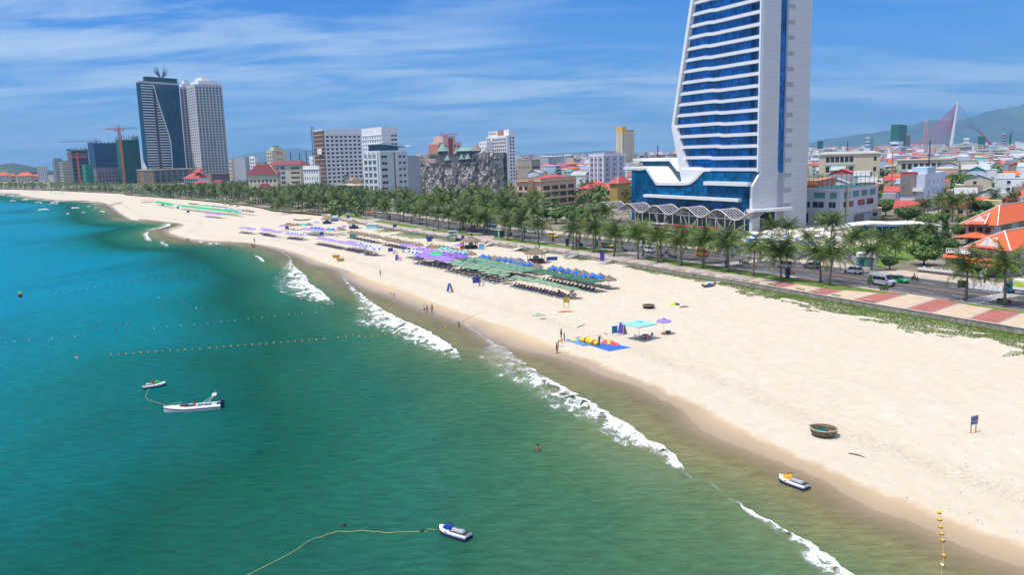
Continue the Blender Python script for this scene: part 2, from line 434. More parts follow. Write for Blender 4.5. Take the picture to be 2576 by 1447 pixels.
t.links.new(mr(t,dsh,0,25,.15,.7),bn.inputs['Strength']);t.links.new(hh,bn.inputs['Height']);[t.links.new(bn.outputs[0],q_.inputs['Normal'])for q_ in(b,gl_,fz)]
tr=t.nodes.new('ShaderNodeBsdfTransparent');mx=t.nodes.new('ShaderNodeMixShader')
t.links.new(mr(t,mathn(t,'ADD',dsh,mathn(t,'MULTIPLY',mathn(t,'SUBTRACT',lw,.5),2.)),-.2,5.0,.12,1.),mx.inputs[0])
t.links.new(tr.outputs[0],mx.inputs[1]);t.links.new(wx.outputs[0],mx.inputs[2]);t.links.new(mx.outputs[0],t.nodes['Material Output'].inputs[0])
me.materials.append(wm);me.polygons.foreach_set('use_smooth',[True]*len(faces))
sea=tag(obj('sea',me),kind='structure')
gm=M('city_ground',(.055,.075,.030),.9,.4,.035,col2=(.24,.21,.16))
def strip(offs,zs,s0,s1,name,mat,step=2.,uv=True,line=None):
    n=max(2,int((s1-s0)/step));mb=MB();rows=[];UV=[]
    for k in range(n+1):
        s=s0+(s1-s0)*k/n;rows.append([wp(s,o,zv)for o,zv in zip(offs,zs)]);UV.append([(s,o)for o in offs])
    mb.loft(rows);me=mb.mesh(name,mat)
    ul=me.uv_layers.new(name='UVMap');fl=[u for r in UV for u in r]
    for lp in me.loops:ul.data[lp.index].uv=fl[lp.vertex_index]
    return obj(name,me)
rows=[]
for o in(0,40,150,500,1500,5000,12000,26000):
    rows.append([(p.x+.8*o+.02,p.y+.6*o,1.9)for p in WALL[::4]+BACK[::4]+[Vector((-20000,19000))]])
mb=MB();mb.loft(rows);ground=tag(mb.build('ground',gm),kind='structure')
ROAD0,ROAD1=14.0,33.0
rm=bpy.data.materials.new('asphalt');rm.use_nodes=True;t=rm.node_tree;b=t.nodes['Principled BSDF']
tcn=t.nodes.new('ShaderNodeTexCoord');src=tcn.outputs['Object']
c=ramp(t,noisen(t,src,.25,7,.65),[(.3,(.045,.043,.047)),(.7,(.080,.076,.080))])
uvs=t.nodes.new('ShaderNodeSeparateXYZ');t.links.new(tcn.outputs['UV'],uvs.inputs[0])
tr_=ramp(t,mathn(t,'PINGPONG',mathn(t,'SUBTRACT',uvs.outputs[1],14.),.9),[(.3,0.),(1.,1.)])
c=mix(t,mathn(t,'MULTIPLY',tr_,.25),c,(.045,.043,.045))
t.links.new(c,b.inputs['Base Color']);b.inputs['Roughness'].default_value=.85
tag(strip([ROAD0,18,24,29,ROAD1],[1.95]*5,0,WL_END,'road',rm),kind='structure')
wpaint=M('road_paint_white',(.62,.62,.60),.7,.2,2.);ypaint=M('road_paint_yellow',(.62,.36,.07),.7,.15,2.)
kerbm=M('kerb_concrete',(.42,.40,.36),.85,.2,.8)
def lines(name,off,w,mat,s0,s1,dash=None):
    mb=MB();s=s0
    while s<s1:
        L=dash[0]if dash else 4;e=min(s+L,s1)
        mb.q([wp(s,off,1.956),wp(s,off+w,1.956),wp(e,off+w,1.956),wp(e,off,1.956)]);s+=(sum(dash)if dash else L)
    return tag(mb.build(name,mat),kind='structure')
lines('centre_line',23.6,.22,ypaint,0,WL_END);lines('lane_line',19.2,.14,wpaint,0,WL_END,(3,4));lines('lane_line',28.6,.14,wpaint,0,WL_END,(3,4))
lines('edge_line',16.2,.16,wpaint,0,WL_END);lines('parking_line',14.9,.12,wpaint,0,WL_END)
for sc_ in(sum(snear(*atz(*cp(cA,[(2050,930)])[0],2).xy)[:1]),snear(*atz(*cp(cB,[(1600,350)])[0],2).xy)[0]):
    mb=MB();o=14.6
    while o<32.5:
        mb.q([wp(sc_-2.4,o,1.962),wp(sc_-2.4,o+.5,1.962),wp(sc_+1.6,o+.5,1.962),wp(sc_+1.6,o,1.962)]);o+=1.15
    tag(mb.build('zebra_crossing',wpaint),kind='structure')
pm=bpy.data.materials.new('promenade_paving');pm.use_nodes=True;t=pm.node_tree;b=t.nodes['Principled BSDF'];b.inputs['Roughness'].default_value=.85
tcn=t.nodes.new('ShaderNodeTexCoord');src=tcn.outputs['Object']
uvs=t.nodes.new('ShaderNodeSeparateXYZ');t.links.new(tcn.outputs['UV'],uvs.inputs[0])
U,V=uvs.outputs[0],uvs.outputs[1]
sk=mathn(t,'DIVIDE',mathn(t,'SUBTRACT',U,mathn(t,'MULTIPLY',V,.22)),11.4);fr=mathn(t,'FRACT',mathn(t,'ADD',sk,.53))
red=mathn(t,'LESS_THAN',fr,.44)
seam=mathn(t,'LESS_THAN',mathn(t,'PINGPONG',mathn(t,'SUBTRACT',fr,.44),.5),.022)
seam=mathn(t,'MAXIMUM',seam,mathn(t,'LESS_THAN',mathn(t,'PINGPONG',fr,.5),.022))
br=t.nodes.new('ShaderNodeTexBrick');br.inputs['Scale'].default_value=2.2;br.inputs['Color1'].default_value=(1,1,1,1);br.inputs['Color2'].default_value=(.88,.88,.88,1);br.inputs['Mortar'].default_value=(.6,.6,.6,1)
t.links.new(tcn.outputs['UV'],br.inputs['Vector'])
nz=noisen(t,src,.5,6,.65)
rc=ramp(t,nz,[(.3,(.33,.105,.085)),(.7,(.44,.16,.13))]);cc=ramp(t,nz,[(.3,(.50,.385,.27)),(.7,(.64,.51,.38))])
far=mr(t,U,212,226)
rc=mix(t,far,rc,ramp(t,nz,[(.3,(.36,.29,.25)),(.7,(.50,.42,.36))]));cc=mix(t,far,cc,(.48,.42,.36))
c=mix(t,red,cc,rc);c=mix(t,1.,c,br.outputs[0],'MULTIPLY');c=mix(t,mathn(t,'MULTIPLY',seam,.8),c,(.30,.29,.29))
t.links.new(c,b.inputs['Base Color'])
SG=snear(*atz(*cp(cA,[(1330,882)])[0],2).xy)[0]
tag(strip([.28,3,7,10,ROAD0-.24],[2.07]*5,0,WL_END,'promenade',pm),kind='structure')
tag(strip([ROAD0-.24,ROAD0-.24,ROAD0,ROAD0],[1.7,2.085,2.085,1.7],0,WL_END,'kerb',kerbm),kind='structure')
tag(strip([ROAD1,ROAD1,ROAD1+.25,ROAD1+.25],[1.7,2.085,2.085,1.7],0,WL_END,'kerb',kerbm),kind='structure')
farpave=M('far_pavement',(.42,.36,.29),.9,.25,.4)
tag(strip([ROAD1+.25,ROAD1+7],[2.06]*2,0,WL_END,'far_pavement',farpave),kind='structure')
lawnm=M('lawn_grass',(.075,.125,.018),.9,.35,1.2,bump=.6,col2=(.12,.19,.03))
def lawn(s0,s1,o0=6.6,o1=12.6,taper0=3.,taper1=5.,name='lawn',z=2.11):
    mb=MB();n=max(3,int((s1-s0)/1.5));rows=[]
    for k in range(n+1):
        s=s0+(s1-s0)*k/n;a=min(1,(s-s0)/taper0);c_=min(1,(s1-s)/taper1);f=max(.02,min(a,c_))
        m_=o1;lo=m_-(m_-o0)*f
        rows.append([wp(s,lo,z-.05),wp(s,lo+.02,z),wp(s,(lo+o1)/2,z+.08),wp(s,o1-.02,z),wp(s,o1,z-.05)])
    mb.loft(rows);return tag(mb.build(name,lawnm,smooth=True),kind='structure')
def sof(c,x,y):return snear(*atz(*cp(c,[(x,y)])[0],2).xy)[0]
lawn(SG,sof(cB,690,290),taper0=14);lawn(sof(cB,560,245),sof(cC,1130,115));lawn(sof(cC,1060,95),sof(cC,520,15));lawn(sof(cD,1850,1080),sof(cD,1480,1005));lawn(sof(cD,1430,995),sof(cD,1020,935));lawn(sof(cD,980,930),WL_END-2)
lawn(0,sof(cA,1800,925)-1,12,13.5)
wallm=bpy.data.materials.new('seawall_concrete');wallm.use_nodes=True;t=wallm.node_tree;b=t.nodes['Principled BSDF'];b.inputs['Roughness'].default_value=.9
tcn=t.nodes.new('ShaderNodeTexCoord');src=tcn.outputs['Object']
c=ramp(t,noisen(t,src,.8,8,.7),[(.3,(.14,.125,.10)),(.5,(.30,.28,.235)),(.72,(.42,.39,.34))])
st=noisen(t,mapping(t,src,(2.5,2.5,.25)),1.,5,.6)
c=mix(t,mathn(t,'MULTIPLY',ramp(t,st,[(.48,0.),(.66,1.)]),.55),c,(.10,.085,.06))
t.links.new(c,b.inputs['Base Color'])
wroot=thing('sea_wall','long weathered concrete sea wall between the sand and the promenade','wall')
gap=[(sof(cC,1375,215),sof(cC,1345,225)),(sof(cC,1100,172),sof(cC,1070,165))]
def wallpiece(s0,s1):
    mb=MB();n=max(2,int(abs(s1-s0)/1.5));rows=[]
    for k in range(n+1):
        s=s0+(s1-s0)*k/n;rows.append([wp(s,.27,.4),wp(s,.27,2.09),wp(s,-.10,2.09),wp(s,-.14,.2)])
    mb.loft(rows);o=mb.build('wall_section',wallm,wroot)
    mb=MB();rows=[[wp(s0+(s1-s0)*k/n,.30,2.094),wp(s0+(s1-s0)*k/n,.30,2.17),wp(s0+(s1-s0)*k/n,-.18,2.17),wp(s0+(s1-s0)*k/n,-.18,2.094),wp(s0+(s1-s0)*k/n,.30,2.094)]for k in range(n+1)]
    mb.loft(rows);mb.build('coping',kerbm,wroot)
gs=sorted(min(g)for g in gap);ge=sorted(max(g)for g in gap)
wallpiece(0,gs[0]);wallpiece(ge[0],gs[1]);wallpiece(ge[1],WL_END-.2)
def bvh_of(objs):
    V=[];Fc=[]
    for o in objs:
        n=len(V);V+=[v.co.copy()for v in o.data.vertices];Fc+=[tuple(n+i for i in p.vertices)for p in o.data.polygons]
    return BVHTree.FromPolygons(V,Fc)
BV=bvh_of([sand,ground])
def gz(x,y):
    h=BV.ray_cast(Vector((x,y,50)),Vector((0,0,-1)))
    return h[0].z if h[0]else 0.
def hit(px,py):
    h=BV.ray_cast(Vector((0,0,HC)),ray(px,py).normalized())
    return h[0]if h[0]else atz(px,py,1.)
def onground(px,py,lift=0.):
    p=hit(px,py)
    if lift:
        p=atz(px,py,p.z+lift);p=atz(px,py,gz(p.x,p.y)+lift);p.z=gz(p.x,p.y)
    return p
fm=bpy.data.materials.new('foam');fm.use_nodes=True;t=fm.node_tree;b=t.nodes['Principled BSDF']
b.inputs['Base Color'].default_value=(.70,.75,.76,1);b.inputs['Roughness'].default_value=.8
tcn=t.nodes.new('ShaderNodeTexCoord');src=tcn.outputs['Object'];uvs=t.nodes.new('ShaderNodeSeparateXYZ');t.links.new(tcn.outputs['UV'],uvs.inputs[0])
v=uvs.outputs[1];dens=attr(t,'dens')
n1=noisen(t,mapping(t,src,(1,.55,1),(0,0,math.radians(30))),.75,8,.72,.5);n0=noisen(t,src,.22,3,.5)
n1=mathn(t,'ADD',mathn(t,'MULTIPLY',n1,.75),mathn(t,'MULTIPLY',n0,.25))
n1=mathn(t,'ADD',mathn(t,'MULTIPLY',mathn(t,'SUBTRACT',n1,.5),3.6),.5)
cover=mathn(t,'MULTIPLY',dens,mathn(t,'SUBTRACT',1.18,mathn(t,'POWER',v,.85)))
al=mr(t,mathn(t,'SUBTRACT',mathn(t,'ADD',n1,mathn(t,'MULTIPLY',cover,.62)),.90),0,.30)
al=mathn(t,'MAXIMUM',mathn(t,'MULTIPLY',al,.93),mathn(t,'MULTIPLY',mathn(t,'MULTIPLY',ramp(t,n1,[(.2,0.),(.7,1.)]),mr(t,v,1.,.3)),.30))
al=mathn(t,'MULTIPLY',al,mr(t,v,1.,.88));al=mathn(t,'MULTIPLY',al,mr(t,mathn(t,'ADD',v,mathn(t,'MULTIPLY',mathn(t,'SUBTRACT',n1,.5),.1)),0,.02))
tr=t.nodes.new('ShaderNodeBsdfTransparent');mx=t.nodes.new('ShaderNodeMixShader')
t.links.new(al,mx.inputs[0]);t.links.new(tr.outputs[0],mx.inputs[1]);t.links.new(b.outputs[0],mx.inputs[2]);t.links.new(mx.outputs[0],t.nodes['Material Output'].inputs[0])
bn=t.nodes.new('ShaderNodeBump');bn.inputs['Strength'].default_value=.6;bn.inputs['Distance'].default_value=.2;t.links.new(n1,bn.inputs['Height']);t.links.new(bn.outputs[0],b.inputs['Normal'])
def foam(front,back,dens,hump=.25,n=120,m=9,jit=.5):
    Fp=resample([atz(*p,.05)for p in front],n);Bp=resample([atz(*p,.05)for p in back],n)
    rows=[];UV=[];D=[]
    for i in range(n):
        a,c_=Fp[i],Bp[i];u=i/(n-1);r=[]
        w=jit*mnoise.noise(Vector((a.x*.6,a.y*.6,1)))+jit*.4*mnoise.noise(Vector((a.x*2.,a.y*2.,5)));dvec=(a-c_);L=dvec.length;dvec=dvec/max(L,.01)
        for k in range(m):
            vv=k/(m-1);p=a.lerp(c_,vv)+dvec*w*(1-vv)
            d=dens if isinstance(dens,(int,float))else float(np.interp(u,[q[0]for q in dens],[q[1]for q in dens]))
            hgt=hump*min(1,d)*math.exp(-((vv-.12)/.16)**2)*min(1,L/2)*min(1,8*min(u,1-u))
            gzv=0.05
            r.append((p.x,p.y,gzv+hgt));UV.append((u*10,vv));D.append(d*min(1,12*min(u,1-u)+.15))
        rows.append(r)
    mb=MB();mb.loft(rows);me=mb.mesh('foam',fm,True)
    ul=me.uv_layers.new(name='UVMap')
    for lp in me.loops:ul.data[lp.index].uv=UV[lp.vertex_index]
    a_=me.attributes.new('dens','FLOAT','POINT');a_.data.foreach_set('value',D)
    return tag(obj('foam',me),kind='stuff')
foam(cp(cZ1,[(310,110),(430,145),(470,200),(560,260),(700,370),(850,460),(1000,540),(1200,650),(1400,780),(1550,860),(1690,950),(1780,1020),(1900,1090),(1990,1150),(2060,1240),(2130,1330),(2165,1365)]),
     cp(cZ1,[(130,150),(150,260),(220,380),(400,470),(560,520),(700,620),(800,740),(1000,800),(1200,860),(1350,975),(1480,1060),(1650,1100),(1780,1140),(1900,1215),(1980,1270),(2100,1340),(2160,1372)]),
     [(0,.35),(.12,.45),(.25,.62),(.38,1.0),(.8,1.3),(.95,1.2),(1,.6)],.4,200)
foam(cp(cZ1,[(40,-90),(120,-40),(190,5),(240,50),(290,88),(360,120),(430,142)]),cp(cZ1,[(10,-80),(85,-25),(155,25),(200,75),(255,115),(330,145),(410,160)]),.62,.05,60,jit=.25)
foam(cp(cZ3,[(900,345),(930,400),(965,440)]),cp(cZ3,[(880,350),(910,410),(950,460)]),.6,.1,30)
foam(cp(cZ2,[(-260,740),(-120,850),(0,930),(100,990),(200,1040),(300,1100),(400,1160),(500,1210),(570,1255),(650,1330),(760,1390),(830,1447),(960,1540)]),
     cp(cZ2,[(-265,750),(-130,862),(-20,952),(60,1010),(150,1070),(260,1150),(350,1215),(370,1260),(430,1340),(500,1400),(560,1450),(620,1500),(740,1600)]),[(0,.3),(.12,.6),(.25,1.1),(.6,1.3),(1,1.35)],.3,140)
foam(cp(cZ3,[(860,310),(900,380),(960,440),(1050,510),(1130,580),(1300,690),(1450,770),(1600,830),(1740,900),(1850,970),(1950,1030),(2030,1100),(2064,1168)]),
     cp(cZ3,[(850,315),(880,400),(930,470),(1000,560),(1000,680),(900,800),(1060,850),(1240,900),(1400,980),(1560,1040),(1700,1080),(1850,1150),(2050,1175)]),[(0,.35),(.12,.5),(.25,.75),(.5,1.1),(.8,1.35),(1,1.3)],.45,180)
foam(cp(cZ3,[(345,130),(350,200),(420,265),(500,335),(530,400),(620,460),(700,520),(740,560),(785,604)]),
     cp(cZ3,[(335,140),(260,240),(160,330),(130,440),(250,520),(400,555),(520,590),(640,600),(760,618)]),[(0,.35),(.2,.8),(.5,1.05),(1,1.3)],.45,120)
foam(cp(cE,[(1560,815),(1625,842),(1680,870),(1712,905)]),cp(cE,[(1560,818),(1620,855),(1650,890),(1700,915)]),[(0,.3),(.3,1.2),(1,1.4)],.4,40)
foam(cp(cE,[(1880,755),(1945,790),(2040,845),(2055,890),(2050,940),(1990,985)]),cp(cE,[(1876,760),(1935,805),(2010,850),(2030,900),(1990,930),(1890,975)]),.55,.15,70)
foam(cp(cE,[(540,425),(520,460),(420,490),(290,512)]),cp(cE,[(400,420),(380,455),(300,480),(180,500)]),1.15,.5,60)
foam(cp(cE,[(660,440),(620,470),(560,495),(470,520)]),cp(cE,[(640,436),(560,465),(480,490),(400,520)]),.8,.2,60)
foam(cp(cE,[(255,528),(240,570),(265,610),(298,648)]),cp(cE,[(150,545),(170,590),(200,630),(240,648)]),1.15,.5,50)
foam(cp(cE,[(450,640),(430,670),(500,695),(500,712)]),cp(cE,[(380,650),(390,685),(430,700),(450,715)]),.95,.3,40)
for pts in([(985,682),(1080,672),(1165,684)],[(1340,660),(1450,655),(1560,660)],[(880,655),(905,652),(935,662)],[(0,365),(70,375),(150,385)],[(165,380),(190,384),(215,392)]):
    foam(cp(cE,pts),cp(cE,[(x,y+12)for x,y in pts]),.95,.3,40)
for pts in([(320,1332),(365,1318),(400,1330)],[(450,1340),(500,1330),(552,1336)],[(90,1312),(120,1306),(152,1310)],[(350,1398),(420,1388),(466,1392)],[(870,1398),(900,1375),(925,1370)],[(200,1304),(230,1296),(265,1300)],
            [(620,1436),(640,1428),(650,1432)],[(480,1325),(520,1316),(560,1320)],[(815,1366),(830,1360),(850,1362)],[(0,1256),(30,1250),(50,1255)],[(60,1262),(90,1258),(140,1268)],[(660,1380),(700,1374),(755,1376)],[(765,1424),(790,1416),(805,1424)],[(840,1322),(870,1318),(905,1326)],[(930,1412),(960,1408),(990,1418)]):
    foam(cp(cG,pts),cp(cG,[(x-4,y+7)for x,y in pts]),1.0,.5,24)
leafm=M('creeper_leaf',(.048,.105,.010),.7,.45,3.,col2=(.11,.185,.02))
def creeper(segs,n,seed):
    rr=random.Random(seed);mb=MB()
    tot=sum((b_-a)*w for a,b_,w,d in segs)
    cnt=0
    while cnt<n:
        a,b_,w,d=rr.choices(segs,[(b_-a)*w*d for a,b_,w,d in segs])[0]
        s=rr.uniform(a,b_);ww=w*(.75+.5*mnoise.noise(Vector((s*.12,seed,0)))+.3*mnoise.noise(Vector((s*.5,seed,2))))
        o=-abs(rr.random()**1.5)*ww*1.15-.15
        nn=mnoise.noise(Vector((s*.22,o*.5,seed*3.)))
        if nn< -.42+.65*(-o/max(ww,.1)-.5):continue
        p=wp(s,o);x,y=p.x,p.y;z_=gz(x,y)+.02+rr.random()*.13;sz=rr.uniform(.07,.17);th=rr.uniform(0,6.28)
        tx=Vector((math.cos(th),math.sin(th),rr.uniform(-.3,.3)))*sz;ty=Vector((-math.sin(th),math.cos(th),rr.uniform(-.3,.3)))*sz*.7;c0=Vector((x,y,z_))
        mb.q([c0-tx,c0-ty,c0+tx,c0+ty]);cnt+=1
    return tag(mb.build('ground_cover',leafm),kind='stuff')
S=lambda x,y,c=cB:sof(c,x,y)
creeper([(0,S(500,950,cA),11,1.),(S(500,950,cA),S(0,860,cA),8.5,1.),(S(2412,640),S(1900,570),8.5,.9),(S(1900,570),S(1500,520),4.,1.),(S(1500,500),S(900,400),3.6,.8),(S(900,400),S(560,345),2.8,1.1)],100000,1)
creeper([(S(2060,315,cC),S(1960,300,cC),5,.3),(S(1830,330,cC),S(1620,300,cC),4.5,1.),(S(1500,250,cC),S(1260,220,cC),5,1.),(S(560,150,cC),S(400,100,cC),5,.6),(S(1850,1160,cD),S(1600,1110,cD),9,.6),(S(1500,1100,cD),S(1400,1080,cD),8,.5)],14000,2)
palm_leaf=M('palm_leaflet',(.018,.046,.007),.5,.45,.8,col2=(.070,.125,.014),rnd=.5)
palm_rib=M('palm_rib',(.27,.28,.03),.6,.25,.5)
bark=M('palm_bark',(.20,.16,.12),.9,.3,2.,bump=.5);bark2=M('tree_bark',(.12,.085,.06),.9,.3,2.)
nut=M('coconut',(.20,.22,.05),.6,.3,2.)
def palm_crown(seed,nf=22,L=4.3,lf=15,simple=False):
    L*=1.34
    r=random.Random(seed);mb=MB()
    for i in range(nf):
        az=i*2.399+r.uniform(-.25,.25);k=i/(nf-1)
        el0=math.radians(84-k*92+r.uniform(-8,8));ll=L*(.62+.42*math.sin(PI*min(1,.25+k*.75)))*r.uniform(.9,1.1)
        droop=(.55+.75*k)*r.uniform(.85,1.2);seg=7 if not simple else 4
        p=Vector((0,0,0));P=[p.copy()];e=el0;D=[]
        for s in range(seg):
            d=Vector((math.cos(az)*math.cos(e),math.sin(az)*math.cos(e),math.sin(e)));D.append(d)
            p=p+d*ll/seg;P.append(p.copy());e-=droop*1.35/seg*(1+.5*s/seg)
        mb.tube(P,[.062*(1-j/seg*.85)for j in range(seg+1)],3,1,cap=False)
        side=Vector((-math.sin(az),math.cos(az),0))
        for j in range(lf):
            u=.13+.87*j/(lf-1);q=u*seg;a=min(seg-1,int(q));c=P[a].lerp(P[a+1],q-a);d=D[a]
            w=ll*.27*(math.sin(PI*(.16+.80*u))**.7)*r.uniform(.85,1.15);hang=.42+.6*r.random()+.4*k
            for sg in(-1,1):
                dr=(side*sg+d*.55+Vector((0,0,-hang))).normalized();tip=c+dr*w
                wd=d*(ll/lf*.30)
                mb.q([c-wd,c+wd,tip+wd*.25,tip-wd*.25],0)
    for i in range(6):
        a=i*1.05;mb.rev([(0,.11),(.10,.05),(.11,-.03),(0,-.12)],6,(.24*math.cos(a),.24*math.sin(a),-.22-.1*(i%2)),mi=2)
    return mb.mesh('crown',[palm_leaf,palm_rib,nut])
CR=[palm_crown(1,22,4.5,20),palm_crown(2,24,4.8,20),palm_crown(3,20,4.4,20),palm_crown(4,23,4.6,20),palm_crown(5,18,4.7,20)]
CRS=[palm_crown(11,21,4.6,10,True),palm_crown(12,22,4.8,10,True),palm_crown(13,20,4.4,10,True)]
def palm_trunk(h,lean,seed):
    r=random.Random(seed);a=r.uniform(0,6.28);n=9
    pts=[(math.cos(a)*lean*(k/n)**1.6,math.sin(a)*lean*(k/n)**1.6,h*k/n-.1*(k==0))for k in range(n+1)]
    rad=[.24-.10*(k/n)+(.12 if k==0 else 0)+.012*(k%2)for k in range(n)]+[.19]
    return MB().tube(pts,rad,8).mesh('trunk',bark,True),Vector(pts[-1])
TR=[(h,*palm_trunk(h,l,i))for i,(h,l)in enumerate([(4.6,.2),(5.2,.35),(5.8,.5),(6.4,.3),(7.4,.6),(8.6,.5)])]
def palm(loc,h,label,group,sc=1.,far=False,crowns=None,rz=None):
    t_=min(TR,key=lambda q:abs(q[0]-h));o=thing('palm_tree',label,'palm tree',loc,R.uniform(0,6.28)if rz is None else rz,group,sc)
    tr=obj('trunk',t_[1],o);tr.scale=(1,1,h/t_[0])
    c=obj('crown',R.choice(crowns or(CRS if far else CR)),o,(t_[2].x,t_[2].y,h));c.rotation_euler=(R.uniform(-.07,.07),R.uniform(-.07,.07),R.uniform(0,6.28))
    return o
broad=M('broad_leaf',(.028,.075,.010),.55,.5,.9,col2=(.085,.165,.022),rnd=.25)
def leafblob(mb,c,rx,ry,rz_,n,r,size=.35,mi=0):
    for _ in range(n):
        while True:
            p=Vector((r.uniform(-1,1),r.uniform(-1,1),r.uniform(-1,1)))
            if .25<p.length<1:break
        if p.length<.7 and r.random()<.6:p=p.normalized()*r.uniform(.8,1)
        q=Vector((c[0]+p.x*rx,c[1]+p.y*ry,c[2]+p.z*rz_));nrm=(p+Vector((r.uniform(-.6,.6),r.uniform(-.6,.6),r.uniform(-.1,.9)))).normalized()
        a=nrm.orthogonal().normalized()*size*r.uniform(.6,1.3);b_=nrm.cross(a).normalized()*size*.7
        mb.q([q-a,q-b_,q+a,q+b_],mi)
def tree_meshes(seed,rx,rz_,trunk_h,n=1500,lobes=9,leaf=None,size=.34):
    r=random.Random(seed);mb=MB();tb=MB();cz=trunk_h+rz_*.6
    tb.tube([(0,0,-.1),(.05,0,trunk_h*.6),(0,.1,trunk_h+rz_*.4)],[.28,.2,.12],7)
    for i in range(lobes):
        a=i*2.4;d=rx*.62*math.sqrt((i+.5)/lobes);c=(math.cos(a)*d,math.sin(a)*d,cz+rz_*r.uniform(-.35,.45)*(1-d/rx*.5))
        tb.tube([(0,0,trunk_h*.7),(c[0]*.5,c[1]*.5,trunk_h+(c[2]-trunk_h)*.45),c],[.12,.08,.03],5)
        k=r.uniform(.36,.52);leafblob(mb,c,rx*k,rx*k,rz_*k*1.05,n//lobes,r,size)
    return mb.mesh('crown',leaf or broad),tb.mesh('trunk',bark2)
TM=[tree_meshes(1,4.2,2.6,1.6,2200,12),tree_meshes(2,3.4,2.4,1.6,1700),tree_meshes(3,5.,3.4,2.2,2600,14),tree_meshes(4,2.2,1.4,1.,900,6,size=.22)]
def tree(loc,k,label,sc=1.,group=None,name='broadleaf_tree',mesh=None):
    o=thing(name,label,'tree',loc,R.uniform(0,6.28),group,sc);m_=mesh or TM[k]
    obj('trunk',m_[1],o);obj('crown',m_[0],o);return o
conif=M('casuarina_leaf',(.022,.05,.014),.7,.4,1.,col2=(.05,.095,.025))
def casuarina(seed):
    r=random.Random(seed);mb=MB();tb=MB().tube([(0,0,-.1),(0,0,7.)],[.16,.04],6)
    for i in range(16):
        z_=1.+6.2*i/15;leafblob(mb,(r.uniform(-.4,.4),r.uniform(-.4,.4),z_),2.1*(1-i/19),2.1*(1-i/19),.7,130,r,.17)
    return mb.mesh('crown',conif),tb.mesh('trunk',bark2)
CAS=casuarina(5)
skinA=M('skin_tan',(.36,.19,.115),.6,.08,3.);skinB=M('skin_light',(.55,.33,.235),.6,.08,3.);skinD=M('skin_dark',(.17,.085,.055),.6,.08,3.)
hairm=M('hair_black',(.015,.012,.01),.5,.1,3.)
def cloth(nm,c):return M('cloth_'+nm,c,.85,.12,3.)
cRed=cloth('red',(.62,.05,.03));cOr=cloth('orange',(.75,.13,.03));cBk=cloth('black',(.02,.02,.025));cWh=cloth('white',(.75,.75,.75));cBl=cloth('blue',(.05,.12,.5));cPk=cloth('pink',(.6,.25,.4));cPu=cloth('purple',(.2,.04,.18));cNv=cloth('navy',(.03,.04,.12));cPlum=cloth('plum',(.16,.05,.09));cGn=cloth('lime',(.45,.6,.05))
def skinned(name,J,E_,Rd,mat,parent,sub=1,off=0.):
    me=bpy.data.meshes.new(name);me.from_pydata([J[k]for k in J],[(list(J).index(a),list(J).index(b_))for a,b_ in E_],[])
    o=bpy.data.objects.new(name,me);COL.objects.link(o);m1=o.modifiers.new('s','SKIN');m1.use_smooth_shade=True
    lay=me.skin_vertices[0].data if me.skin_vertices else None
    if lay is None:bpy.context.view_layer.update();lay=me.skin_vertices[0].data
    for i,k in enumerate(J):lay[i].radius=(Rd[k]+off,Rd[k]+off);lay[i].use_root=(i==0)
    m2=o.modifiers.new('u','SUBSURF');m2.levels=sub;m2.render_levels=sub
    dg=bpy.context.evaluated_depsgraph_get();dg.update();nm=bpy.data.meshes.new_from_object(o.evaluated_get(dg))
    bpy.data.objects.remove(o);nm.materials.clear();nm.materials.append(mat)
    return obj(name,nm,parent)
def V3(*a):return Vector(a)
